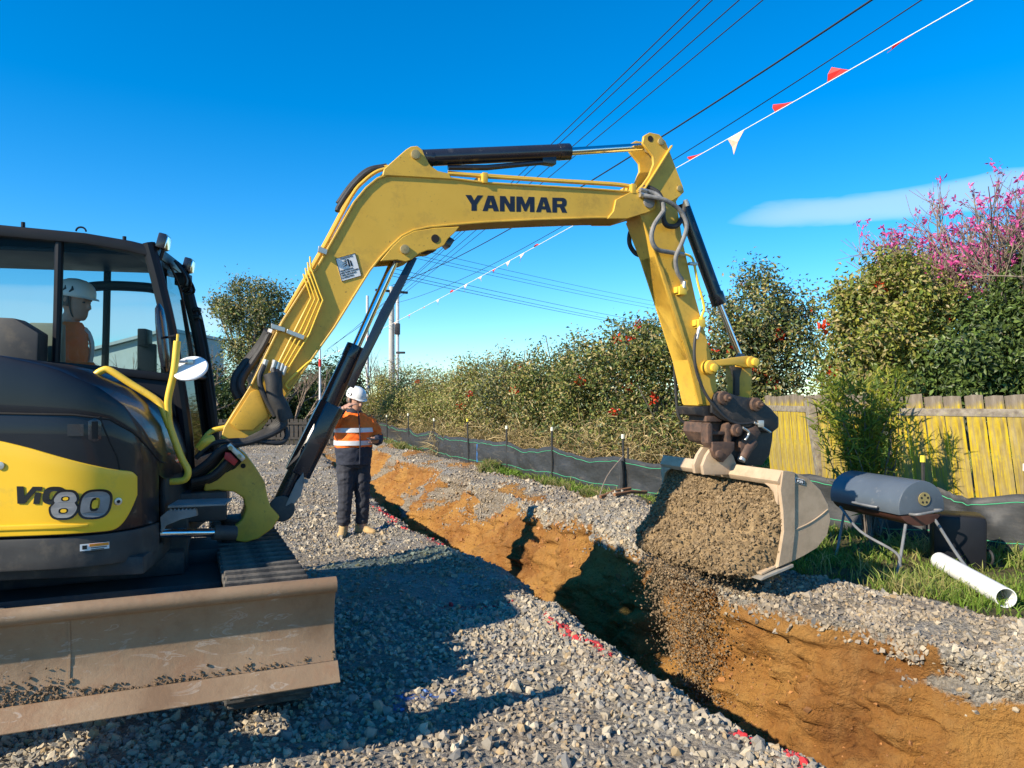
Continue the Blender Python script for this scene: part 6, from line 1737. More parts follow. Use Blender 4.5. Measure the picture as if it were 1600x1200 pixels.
# ------------------------------------------------------------------ leaning wooden fence, far paling fence
def lichen_wood():
    k = NT('lichen_wood')
    g = k.noise(3.0, 6, 0.6, k.coord((6, 6, 0.7)))
    wood = k.ramp(g, [(0.3, (0.085, 0.065, 0.045)), (0.55, (0.20, 0.165, 0.125)), (0.75, (0.30, 0.26, 0.21))])
    sepz = k.n.new('ShaderNodeSeparateXYZ'); k.link(k.tc.outputs['Object'], sepz.inputs[0])
    f = k.noise(2.3, 7, 0.65)
    low = k.math('MULTIPLY', k.math('SUBTRACT', 1.62, sepz.outputs[2]), 1.9)          # lichen grows below the rail, thin on the weathered tops
    a = k.ramp(k.math('ADD', k.math('MULTIPLY', k.math('MINIMUM', low, 0.45), 0.9), f), [(0.56, 0.0), (0.78, 1.0)])
    li = k.ramp(k.noise(9.0, 5), [(0.3, (0.38, 0.255, 0.012)), (0.6, (0.50, 0.365, 0.018)), (0.8, (0.24, 0.22, 0.035))])
    oi = k.n.new('ShaderNodeObjectInfo')
    amt = k.ramp(oi.outputs['Random'], [(0.12, 0.4), (0.35, 1.0)])                    # some boards carry little lichen
    streak = k.ramp(k.noise(5.0, 5, 0.6, k.coord((9, 9, 0.5))), [(0.42, 0.35), (0.6, 1.0)])
    col = k.mix(k.math('MULTIPLY', k.math('MULTIPLY', a, amt), streak), wood, li)
    k.bump(g, 0.5, 0.008)
    return k.set(color=col, rough=0.9, spec=0.2)
M['lichen_wood'] = lichen_wood()
M['old_wood'] = simple('weathered_wood', (0.13, 0.105, 0.08), (0.30, 0.26, 0.205), 5.0, 0.9, bump=0.5, bscale=25, stretch=(3, 3, 3), dirt=(0.40, 0.36, 0.08), dirt_amt=0.3, dscale=6)
M['dark_wood'] = simple('dark_wood', (0.035, 0.03, 0.026), (0.07, 0.06, 0.05), 6, 0.9)
def wood_fence():
    E = empty('wooden_fence', (5.0, 9.6, 0), 'leaning paling fence covered in yellow lichen behind the barbecue', 'fence')
    A = [Vector((7.3, 7.55, 0)), Vector((6.15, 8.30, 0)), Vector((4.85, 9.6, 0)), Vector((4.42, 12.6, 0))]
    seg = [(A[0], A[2]), (A[2], A[3])]
    rg = random.Random(4)
    protos = []
    for j in range(5):
        m = MB(); w = 0.200 + 0.010 * rg.random(); h = 1.68 + 0.03 * rg.random()
        L = [(-w / 2, 0), (w / 2, 0), (w / 2 - .004, h - .01 * rg.random()), (0, h), (-w / 2 + .005, h - .015 * rg.random())]
        m.prism([Vector((x, -.011, z)) for x, z in L], [Vector((x, .011, z)) for x, z in L])
        o = m.build('paling', M['lichen_wood'], None, bevel=.003, seg=1); protos.append(o.data); bpy.data.objects.remove(o)
    for si, (a, b) in enumerate(seg):
        d = (b - a); L = d.length; d.normalize(); ang = math.atan2(d.y, d.x)
        n = int(L / .215)
        for i in range(n):
            p = a + d * (.215 * (i + .5))
            o = link('paling', protos[rg.randrange(5)])
            nrm = Vector((-d.y, d.x, 0)); nrm = nrm if nrm.y > 0 else -nrm
            p = p + nrm * (0.01 + rg.uniform(-.004, .004))
            o.matrix_basis = Matrix.Translation((p.x, p.y, 0.0 + rg.uniform(-.02, .01))) @ Matrix.Rotation(ang, 4, 'Z') @ Matrix.Rotation(R(6 if si == 0 else 4) + rg.uniform(-.012, .012), 4, 'Y' if d.x > 0 else 'Y') @ Matrix.Rotation(R(-3), 4, 'X')
            child(o, E)
        for z in (1.46, 0.16):
            nrm = Vector((-d.y, d.x, 0)); nrm = nrm if nrm.y < 0 else -nrm
            m = MB(); c = a.lerp(b, .5) + nrm * .055 + Vector((0, 0, z)); m.box(c, L, .06, .095, Matrix.Rotation(ang, 3, 'Z')); m.build('rail', M['old_wood'], E, bevel=.006)
    for (u, Y) in ((1262, 11.2),):
        p = at(u, 620, Y); m = MB(); m.box((p.x + .10, p.y - .12, .80), .12, .12, 1.62, Matrix.Rotation(R(-9), 3, 'Y')); m.build('post', M['old_wood'], E, bevel=.01)
wood_fence()
def far_fence():
    E = empty('far_paling_fence', (-9, 25, 0), 'dark paling fence across the back of the yard behind the boom foot', 'fence')
    m = MB(); m.box((0, 0, .45), .11, .025, .9); pr = m.build('paling', M['dark_wood'], None); me = pr.data; bpy.data.objects.remove(pr)
    x0, x1, Y = at(255, 620, 25).x, at(545, 620, 25).x, 25.0
    n = int((x1 - x0) / .15)
    for i in range(n):
        o = link('paling', me); o.location = (x0 + .15 * i, Y, random.uniform(-.02, .02)); child(o, E)
    for z in (.25, .75):
        m = MB(); m.box(((x0 + x1) / 2, Y - .03, z), x1 - x0, .04, .07); m.build('rail', M['dark_wood'], E)
far_fence()
M['shed'] = simple('shed_cladding', (0.36, 0.40, 0.38), (0.42, 0.46, 0.44), 3, 0.7)
M['shed_roof'] = simple('shed_roof', (0.30, 0.33, 0.33), None, 3, 0.5)
def shed():
    Y = 31.0; a, b, c = at(120, 590, Y), at(262, 590, Y), at(250, 514, Y)
    E = empty('shed', (a.x, Y, 0), 'pale grey gabled shed seen through the cab window', 'shed')
    zl, zr = at(120, 556, Y).z, at(262, 518, Y).z
    m = MB(); m.prism([Vector((a.x, Y, 0)), Vector((b.x, Y, 0)), Vector((b.x, Y, zr)), Vector((a.x, Y, zl))], [Vector((a.x, Y + 6, 0)), Vector((b.x, Y + 6, 0)), Vector((b.x, Y + 6, zr)), Vector((a.x, Y + 6, zl))]); m.build('wall', M['shed'], E, smooth=0)
    m = MB(); m.prism([Vector((a.x - .2, Y - .2, zl - .02)), Vector((b.x + .1, Y - .2, zr + .03)), Vector((b.x + .1, Y - .2, zr + .16)), Vector((a.x - .2, Y - .2, zl + .1))], [Vector((a.x - .2, Y + 6.2, zl - .02)), Vector((b.x + .1, Y + 6.2, zr + .03)), Vector((b.x + .1, Y + 6.2, zr + .16)), Vector((a.x - .2, Y + 6.2, zl + .1))]); m.build('roof', M['shed_roof'], E, smooth=0)
shed()

# ------------------------------------------------------------------ poles, cables, bunting
M['concrete'] = simple('concrete_pole', (0.40, 0.39, 0.36), (0.50, 0.49, 0.46), 4, 0.85, stretch=(1, 1, .2))
M['galv'] = simple('galvanised', (0.55, 0.56, 0.56), (0.65, 0.65, 0.65), 6, 0.5)
M['cable'] = simple('cable', (0.015, 0.015, 0.018), None, 6, 0.6)
M['rope'] = simple('bunting_rope', (0.75, 0.74, 0.72), None, 20, 0.8)
M['flag_red'] = simple('flag_red', (0.55, 0.012, 0.010), (0.62, 0.02, 0.014), 12, 0.6)
M['flag_pale'] = simple('flag_pale', (0.85, 0.42, 0.26), (0.85, 0.55, 0.42), 12, 0.6)
def pole(name, label, u, Y, vtop, r, mat, arms=()):
    b = Vector((at(u, 620, Y).x, Y, 0)); E = empty(name, b, label, 'pole')
    t = at(u, vtop, Y); m = MB(); m.tube([b, t], [r, r * .75], 12); m.build('shaft', M[mat], E)
    return E, t
def poles_and_cables():
    E, t = pole('power_pole', 'thick grey concrete power pole behind the hedge', 612, 40.0, 448, .19, 'concrete')
    m = MB(); m.tube([t + Vector((.32, 0, -7.0 + 1.2)), t + Vector((.32, 0, -.5))], .09, 8); m.build('cable_duct', M['galv'], E)
    m = MB(); m.box(at(621, 514, 39.7), .26, .3, .6); m.box(at(626, 551, 39.7), .5, .1, .12); m.build('transformer', M['cable'], E, bevel=.03)
    m = MB(); m.box(t + Vector((0, 0, -.25)), 1.9, .12, .12, Matrix.Rotation(R(35), 3, 'Z')); m.build('crossarm', M['dark_wood'], E)
    pole('street_pole', 'slim pale steel pole left of the power pole', 574, 42.0, 462, .10, 'galv')
    Eb, tb = pole('bunting_pole', 'thin white pole carrying the bunting behind the boom', 500, 25.0, 545, .045, 'galv')
    m = MB(); m.tube([tb - Vector((0, 0, .6)), tb - Vector((0, 0, .35))], .05, 10); m.build('red_band', M['flag_red'], Eb)
    def cable(label, a, b, sag, r, group=None, via=None):
        a, b = Vector(a), Vector(b); P = []
        if via: b = a + (b + Vector((0, 0, sag * 4 * via * (1 - via))) - a) / via
        for i in range(33):
            f = i / 32; p = a.lerp(b, f); p.z -= sag * 4 * f * (1 - f); P.append(p)
        m = MB(); m.tube(P, r, 6); o = m.build('overhead_cable', M['cable']); tag(o, label, 'cable', group); return o
    far4 = [(505, 552), (507, 549), (512, 545), (516, 541)]; near4 = [(1093, 0), (1113, 0), (1155, 0), (1192, 0)]
    names = ['topmost of the four parallel cables above the arm ram', 'second of the four parallel cables above the arm ram', 'third of the four parallel cables above the arm ram', 'lowest of the four parallel cables above the arm ram']
    for (fu, fv), (nu, nv), lab in zip(far4, near4, names):
        a = at(fu, fv, 62); b0 = at(nu, nv, 11.0)
        cable(lab, a, b0, .55, .009, 'four parallel cables', .74)
    a = at(612, 446, 40); b0 = at(1362, 0, 10.5); cable('thick overhead cable meeting the top of the arm', a, b0, .75, .017, None, .77)
    a = at(616, 474, 40); b0 = at(1440, 0, 9.5); cable('thin overhead cable beside the bunting', a, b0, 1.0, .009, None, .77)
    for k, (u0, v0, u1, v1) in enumerate(((640, 425, 1060, 512), (640, 432, 1060, 518), (640, 437, 1060, 521))):
        cable(('top', 'middle', 'lowest')[k] + ' of the lower far wires sloping down to the hedge', at(u0 - 28, v0 - 6, 40), at(u1, v1, 75), .15, .014, 'lower far wires')
    for k, (u0, v0, u1, v1) in enumerate(((650, 386, 1060, 478), (660, 398, 1060, 484), (664, 404, 1060, 489))):
        cable(('top', 'middle', 'lowest')[k] + ' of the upper far wires under the boom', at(u0 - 38, v0 - 6, 40), at(u1, v1, 75), .15, .012, 'upper far wires')
    # bunting: white rope with red and pale flags
    Er = empty('bunting', tb, 'white rope with red and pale flags strung over the yard', 'bunting')
    a = at(500, 562, 25); b0 = at(1520, 0, 6.0); b = a + (b0 + Vector((0, 0, .30 * 4 * .8 * .2 * .55)) - a) / .8
    P = []
    for i in range(61):
        f = i / 60; p = a.lerp(b, f); p.z -= .30 * 4 * f * (1 - f) * .55; P.append(p)
    m = MB(); m.tube(P, .0052, 6); m.build('rope', M['rope'], Er)
    def on(f):
        k = min(int(f * 60), 59); return P[k].lerp(P[k + 1], f * 60 - k), (P[k + 1] - P[k]).normalized()
    def f_at(u):
        lo, hi = 0.0, .8
        for _ in range(40):
            mm = (lo + hi) / 2; p = on(mm)[0]
            if CU + FOC * p.x / p.y < u: lo = mm
            else: hi = mm
        return (lo + hi) / 2
    fl = [(1415, 1, .15), (1310, 1, .4), (1226, 1, .35), (1150, 0, -1), (1090, 1, .3), (1006, 1, .3)] + [(u, (i % 3 == 0), random.uniform(-1, .6)) for i, u in enumerate(range(508, 860, 22))]
    for (u, red, lift) in fl:
        f = f_at(u); p, d = on(f); L = .25 if u > 980 else .17
        side = Vector((0, 0, 1)) * lift + Vector((-.25, .5, 0)) * random.uniform(-.4, .5) + Vector((0, 0, -.25)) ; side.normalize()
        tipp = p - d * L * .25 + side * L * (.5 if red else .85)
        m = MB(); q0, q1 = p - d * L * .5, p + d * L * .5
        nrm = d.cross(side).normalized() * .006; mid0, mid1 = q0.lerp(tipp, .5) + nrm * 4, q1.lerp(tipp, .5) - nrm * 3
        m.add([q0, q1, mid1, tipp, mid0], [(0, 1, 2, 4), (4, 2, 3)]); o = m.build('flag', M['flag_red'] if red else M['flag_pale'], Er, smooth=0)
        sm = o.modifiers.new('thick', 'SOLIDIFY'); sm.thickness = .003
poles_and_cables()

# ------------------------------------------------------------------ barbecue, pipe, timber
M['bbq_blue'] = simple('barbecue_lid', (0.075, 0.094, 0.118), (0.09, 0.112, 0.138), 4, 0.38, dirt=(0.22, 0.22, 0.22), dirt_amt=.15, dscale=9)
M['bbq_brown'] = simple('barbecue_bowl', (0.055, 0.02, 0.014), (0.09, 0.035, 0.022), 8, 0.55)
M['bbq_leg'] = simple('barbecue_leg', (0.12, 0.125, 0.13), (0.19, 0.195, 0.20), 9, 0.5)
M['brass'] = simple('vent_brass', (0.42, 0.32, 0.13), None, 20, 0.45, metal=.5)
M['pvc'] = simple('white_pvc', (0.74, 0.74, 0.71), (0.80, 0.80, 0.78), 4, 0.4, dirt=(0.5, 0.45, 0.36), dirt_amt=.15, dscale=7)
M['orange_timber'] = simple('rusty_bar', (0.16, 0.07, 0.03), (0.26, 0.13, 0.06), 9, 0.9)
def barbecue():
    Y0 = 7.35; c0 = Vector((3.55, 7.75, 0)); c1 = Vector((3.77, 6.80, 0))       # axis of the barrel at lid seam height
    fr = Frame(c0.x, c0.y, math.degrees(math.atan2(c1.y - c0.y, c1.x - c0.x))); Lh = (c1 - c0).to_2d().length
    E = empty('barbecue', (c0.x + .4, c0.y - .3, 0), 'blue lidded barrel barbecue on grey legs standing in the grass', 'barbecue')
    zc, r = .635, .245; fz = zc
    def arc(a0, a1, n, rr): return [(rr * math.sin(a), fz + rr * math.cos(a) * .98) for a in np.linspace(a0, a1, n)]
    tilt = .09
    def ring(t, pts, dz=0): return [fr.pt(t, s, z + dz - tilt * 0) for s, z in pts]
    up = arc(-1.85, 1.75, 17, r)
    m = MB(); m.rings([ring(0.0, up), ring(.02, arc(-1.85, 1.75, 17, r + .004)), ring(Lh - .02, arc(-1.85, 1.75, 17, r + .004)), ring(Lh, up)]); lid = m.build('lid', M['bbq_blue'], E, bevel=.006)
    lo = [(rr_ * math.sin(a) * .97, fz + .68 * r * math.cos(a) - .01) for a in np.linspace(1.95, 4.35, 14) for rr_ in (r,)]
    m = MB(); m.rings([ring(.01, lo), ring(Lh - .01, lo)]); m.build('bowl', M['bbq_brown'], E, bevel=.006)
    m = MB(); p = [fr.pt(Lh * .42, -r * .93 - .0, fz - .03), fr.pt(Lh * .42, -r - .05, fz - .025), fr.pt(Lh * .72, -r - .05, fz - .025), fr.pt(Lh * .72, -r * .93, fz - .03)]
    m.tube(catmull(p, 3), .011, 8); m.build('lid_handle', M['bbq_leg'], E)
    m = MB(); c = fr.pt(Lh + .004, .02, fz + .075); ax = fr.dirv(1, 0, 0); m.tube([c, c + ax * .008], .062, 22); v = m.build('vent_disc', M['brass'], E)
    for k in range(5):
        a = k * 2 * math.pi / 5 + .3; q = c + ax * .0085 + fr.dirv(0, .036 * math.cos(a), .036 * math.sin(a)); m = MB(); m.tube([q, q + ax * .002], .011, 10); m.build('vent_hole', M['dark_hole'], v)
    for t, sg in ((Lh + .0, 1), (0, -1)):
        m = MB(); m.tube(catmull([fr.pt(t, -.13, fz - .06), fr.pt(t + sg * .09, -.13, fz - .05), fr.pt(t + sg * .11, 0, fz - .03), fr.pt(t + sg * .09, .13, fz - .02), fr.pt(t, .14, fz - .03)], 4), .012, 8); m.build('side_handle', M['bbq_leg'], E)
    g = lambda t, s: ground_z(fr.pt(t, s, 0).x, fr.pt(t, s, 0).y)
    legs = [((Lh - .05, -.13, fz - .16), (Lh + .02, -.30)), ((Lh - .03, .15, fz - .1), (Lh + .22, .42)), ((.06, -.12, fz - .17), (.14, -.30)), ((.06, .14, fz - .12), (-.12, .36))]
    for a, b in legs:
        m = MB(); A_ = fr.pt(*a); B_ = fr.pt(b[0], b[1], g(*b) - .02); m.tube(catmull([A_, A_.lerp(B_, .6) + Vector((0, 0, -.04)), B_], 4), .014, 8); m.build('leg', M['bbq_leg'], E)
    m = MB(); m.tube(catmull([fr.pt(.10, -.20, .52), fr.pt(Lh * .5, -.27, .34), fr.pt(Lh - .05, -.24, .22), fr.pt(Lh, -.23, .10)], 5), .013, 8); m.build('cross_tube', M['bbq_leg'], E)
    # black bin lying behind it
    m = MB(); m.box(fr.pt(Lh - .30, .68, .26), .45, .42, .5, Matrix.Rotation(R(-25), 3, 'Z')); o = m.build('tub', M['cab_black'], None, bevel=.05); tag(o, 'black plastic tub in the grass behind the barbecue', 'tub')
    m = MB(); q = fr.pt(Lh - .06, .80, .12); m.tube([q + Vector((0, .07 * math.cos(a), .07 * math.sin(a))) for a in np.linspace(0, 2 * math.pi, 17)], .012, 8); w = m.build('tub_wheel', M['rubber'], o)
barbecue()
def pipe_and_bits():
    a, b = at(1468, 874, 7.0), at(1572, 936, 5.75); a.z = ground_z(a.x, a.y) + .085; b.z = ground_z(b.x, b.y) + .085
    m = MB(); n = 28; R0, R1 = .078, .071; d = (b - a).normalized(); up = Vector((0, 0, 1)); sd = d.cross(up).normalized(); up = sd.cross(d)
    def rg_(p, r): return [p + sd * r * math.cos(k * 2 * math.pi / n) + up * r * math.sin(k * 2 * math.pi / n) for k in range(n)]
    m.rings([rg_(a, R1), rg_(a, R0), rg_(b, R0), rg_(b, R1), rg_(a + d * .01, R1)], cap=False); o = m.build('drain_pipe', M['pvc']); tag(o, 'white plastic drain pipe lying in the grass by the gravel', 'pipe')
    for (p, q, lab) in ((at(938, 806, 9.3), at(985, 772, 9.7), 'upper rusty steel bar lying on the gravel heap'), (at(960, 800, 9.2), at(1010, 774, 9.6), 'lower rusty steel bar lying on the gravel heap')):
        m = MB(); P0 = Vector((p.x, p.y, ground_z(p.x, p.y) + .05)); P1 = Vector((q.x, q.y, ground_z(q.x, q.y) + .09)); m.tube([P0, P0.lerp(P1, .5) + Vector((0, 0, .02)), P1], .022, 6); o = m.build('steel_bar', M['orange_timber'], None, bevel=.0); tag(o, lab, 'bar', 'bars on the gravel heap')
    m = MB(); m.tube(catmull([at(932, 790, 9.2), at(948, 745, 9.6), at(974, 712, 9.9)], 4), .007, 5); o = m.build('dry_stick', M['twig']); tag(o, 'thin dry stick leaning towards the doubled stake', 'stick')
pipe_and_bits()
# ------------------------------------------------------------------ people
M['skin'] = simple('skin', (0.40, 0.22, 0.15), (0.48, 0.27, 0.19), 18, 0.55)
M['hivis'] = simple('hi_vis_orange', (0.95, 0.15, 0.010), (1.0, 0.19, 0.016), 9, 0.75, bump=.3, bscale=40)
M['hivis_yellow'] = simple('hi_vis_yellow', (0.85, 0.40, 0.02), None, 9, 0.75)
M['navy'] = simple('navy_cloth', (0.016, 0.020, 0.036), (0.028, 0.033, 0.052), 12, 0.85, bump=.35, bscale=45)
M['trouser'] = simple('trouser_cloth', (0.020, 0.022, 0.032), (0.036, 0.038, 0.050), 10, 0.85, bump=.4, bscale=38)
M['reflective'] = simple('reflective_tape', (0.62, 0.64, 0.66), (0.72, 0.73, 0.74), 30, 0.4)
M['boot'] = simple('tan_boot', (0.42, 0.27, 0.11), (0.52, 0.35, 0.16), 14, 0.75, bump=.3, bscale=60)
M['sole'] = simple('boot_sole', (0.22, 0.16, 0.09), None, 14, 0.85)
M['helmet'] = simple('helmet_white', (0.70, 0.70, 0.68), (0.76, 0.76, 0.74), 6, 0.3, coat=.2)
M['hair'] = simple('grey_hair', (0.10, 0.085, 0.07), (0.16, 0.14, 0.12), 40, 0.8)
M['glove'] = simple('dark_glove', (0.015, 0.014, 0.015), (0.03, 0.028, 0.028), 20, 0.7)

def fuse(name, mb, mat, parent, voxel=0.01, smooth=4, wrinkle=0.0, wscale=9.0, seed=1):
    """weld overlapping lofts into one continuous skin"""
    o = mb.build(name, mat, None)
    r = o.modifiers.new('weld', 'REMESH'); r.mode = 'VOXEL'; r.voxel_size = voxel; r.use_smooth_shade = True
    s = o.modifiers.new('soft', 'SMOOTH'); s.factor = .5; s.iterations = smooth
    bpy.context.view_layer.update()
    me = bpy.data.meshes.new_from_object(o.evaluated_get(bpy.context.evaluated_depsgraph_get()))
    old = o.data; bpy.data.objects.remove(o); bpy.data.meshes.remove(old)
    if wrinkle:
        n = len(me.vertices); co = np.empty(n * 3, np.float32); me.vertices.foreach_get('co', co); co = co.reshape(-1, 3)
        nn = np.empty(n * 3, np.float32); me.vertices.foreach_get('normal', nn); nn = nn.reshape(-1, 3)
        f = np.abs(fbm(co[:, 0] * wscale, co[:, 1] * wscale, co[:, 2] * wscale * 1.7, 3, seed)) - .35
        co += nn * (f * wrinkle)[:, None]; me.vertices.foreach_set('co', co.ravel())
    me.polygons.foreach_set('use_smooth', [True] * len(me.polygons))
    if not me.materials: me.materials.append(mat)
    return link(name, me, parent)

class Body:
    """local axes: f forward, l to the person's left, z up"""
    def __init__(self, origin, F):
        self.o = Vector(origin); F = Vector((F[0], F[1], 0)).normalized(); self.F = F; self.L = Vector((-F.y, F.x, 0))
    def p(self, f, l, z): return self.o + self.F * f + self.L * l + Vector((0, 0, z))
    def ring(self, f, l, z, rf, rl, n=20, tilt=0.0):
        return [self.p(f + rf * math.cos(a), l + rl * math.sin(a), z + tilt * math.cos(a)) for a in np.linspace(0, 2 * math.pi, n, endpoint=False)]
def limb(mb, pts, rs, n=12):
    P = catmull(pts, 5); k = len(P); mb.tube(P, [float(np.interp(i, np.linspace(0, k - 1, len(rs)), rs)) for i in range(k)], n)
def hand(mb, wrist, d, palm_n, size=1.0, curl=0.6, side=1):
    """palm and five unequal bent fingers; d points along the hand, palm_n out of the palm"""
    d = d.normalized(); n = (palm_n - d * palm_n.dot(d)).normalized(); w = d.cross(n) * side
    c = wrist + d * .045 * size
    mb.box(c, .085 * size, .075 * size, .030 * size, Matrix((d, w, n)).transposed())
    for k, (off, ln) in enumerate(((-.030, .068), (-.010, .080), (.010, .075), (.029, .058))):
        a = wrist + d * .082 * size + w * off * size
        b = a + (d * math.cos(curl * .5) + n * math.sin(curl * .5)) * ln * .5 * size; e = b + (d * math.cos(curl * 1.4) + n * math.sin(curl * 1.4)) * ln * .5 * size
        mb.tube([a - d * .02, a, b, e], [.0095 * size, .0095 * size, .0088 * size, .0072 * size], 8)
    a = wrist + d * .025 * size - w * .036 * size; b = a + (d * .55 - w * .75 + n * .25).normalized() * .036 * size; e = b + (d * .85 - w * .1 + n * .5).normalized() * .032 * size
    mb.tube([a + w * .015, a, b, e], [.012, .0115, .010, .0085], 8)
def head_parts(B, mb, c, yaw, pitch, E, hat=True):
    """skull, jaw, nose, ears welded into the body; eyes, brows, mouth, hair and helmet as pieces on it"""
    base = Matrix((B.F, B.L, Vector((0, 0, 1)))).transposed()
    Rm = base @ Matrix.Rotation(yaw, 3, 'Z') @ Matrix.Rotation(pitch, 3, 'Y')
    def h(x, y, z): return Vector(c) + Rm @ Vector((x, y, z))
    rows = []
    for z, x0, rx, ry in ((-.125, .045, .030, .030), (-.118, .04, .050, .045), (-.09, .030, .072, .058), (-.05, .016, .086, .068), (0.0, .006, .096, .075), (.04, .0, .100, .078), (.075, -.004, .094, .074), (.105, -.006, .070, .056), (.122, -.006, .030, .026)):
        rows.append([h(x0 + rx * math.cos(a), ry * math.sin(a), z) for a in np.linspace(0, 2 * math.pi, 18, endpoint=False)])
    mb.rings(rows)
    mb.tube([h(.095, 0, .015), h(.112, 0, -.015), h(.118, 0, -.032), h(.098, 0, -.042)], [.010, .013, .016, .010], 8)
    mb.tube([h(.086, -.05, .028), h(.098, 0, .024), h(.086, .05, .028)], .013, 8)
    for sg in (-1, 1): mb.tube([h(-.005, sg * .072, -.03), h(-.014, sg * .084, .0), h(-.008, sg * .080, .028)], [.010, .016, .012], 8)
    mb.tube([h(.0, 0, -.09), h(-.03, 0, -.20)], [.056, .062], 12)
    for sg in (-1, 1):
        m = MB(); m.tube([h(.084, sg * .032 - .012, .004), h(.090, sg * .032, .006), h(.084, sg * .032 + .012, .004)], [.004, .009, .004], 8); m.build('eye', M['glove'], E)
    m = MB(); m.tube([h(.083, -.028, -.072), h(.092, 0, -.069), h(.083, .028, -.072)], [.003, .006, .003], 6); m.build('mouth', M['boot'], E)
    rows = []
    for z, s in ((-.04, 1.01), (0, 1.03), (.05, 1.03), (.09, 1.0)):
        rows.append([h(-.012 + .097 * s * math.cos(a), .077 * s * math.sin(a), z) for a in np.linspace(1.25, 2 * math.pi - 1.25, 14)])
    m = MB(); m.rings(rows, cap=False, closed=False); o = m.build('hair', M['hair'], E); sm = o.modifiers.new('t', 'SOLIDIFY'); sm.thickness = .012; sm.offset = 1
    # helmet: dome, rim, peak, dark vents, strap
    rows = []
    for z, s in ((.030, 1.0), (.034, 1.03), (.055, 1.03), (.085, 1.0), (.115, .90), (.140, .72), (.157, .45), (.164, .12)):
        rows.append([h(-.004 + .128 * s * math.cos(a) * (1.06 if math.cos(a) > 0 else 1), .106 * s * math.sin(a), z) for a in np.linspace(0, 2 * math.pi, 26, endpoint=False)])
    m = MB(); m.rings(rows); H = m.build('helmet', M['helmet'], E, smooth=60)
    m = MB(); m.add([h(.10, -.085, .036), h(.145, -.055, .030), h(.163, 0, .028), h(.145, .055, .030), h(.10, .085, .036), h(.10, .08, .046), h(.14, .05, .042), h(.155, 0, .040), h(.14, -.05, .042), h(.10, -.08, .046)], [(0, 1, 2, 3, 4), (5, 6, 7, 8, 9), (0, 9, 8, 1), (1, 8, 7, 2), (2, 7, 6, 3), (3, 6, 5, 4)]); m.build('peak', M['helmet'], H)
    for sg in (-1, 1):
        for k in range(2):
            m = MB(); m.tube([h(-.03 + .05 * k, sg * .1055, .060), h(-.01 + .05 * k, sg * .104, .080), h(-.02 + .05 * k, sg * .096, .102)], [.005, .010, .004], 6); m.build('vent', M['glove'], H)
        m = MB(); m.tube(catmull([h(.01, sg * .098, .04), h(.02, sg * .082, -.03), h(.035, sg * .055, -.10), h(.05, 0, -.128)], 3), .005, 5); m.build('strap', M['glove'], H)
    return h

def band(E, B, rings_fn, z0, z1, mat, nm, off=.008):
    rows = [rings_fn(z, off) for z in np.linspace(z0, z1, 3)]
    inn = [rings_fn(z, -.01) for z in np.linspace(z1, z0, 2)]
    m = MB(); m.rings(rows + inn + [rows[0]], cap=False); return m.build(nm, mat, E, smooth=50)

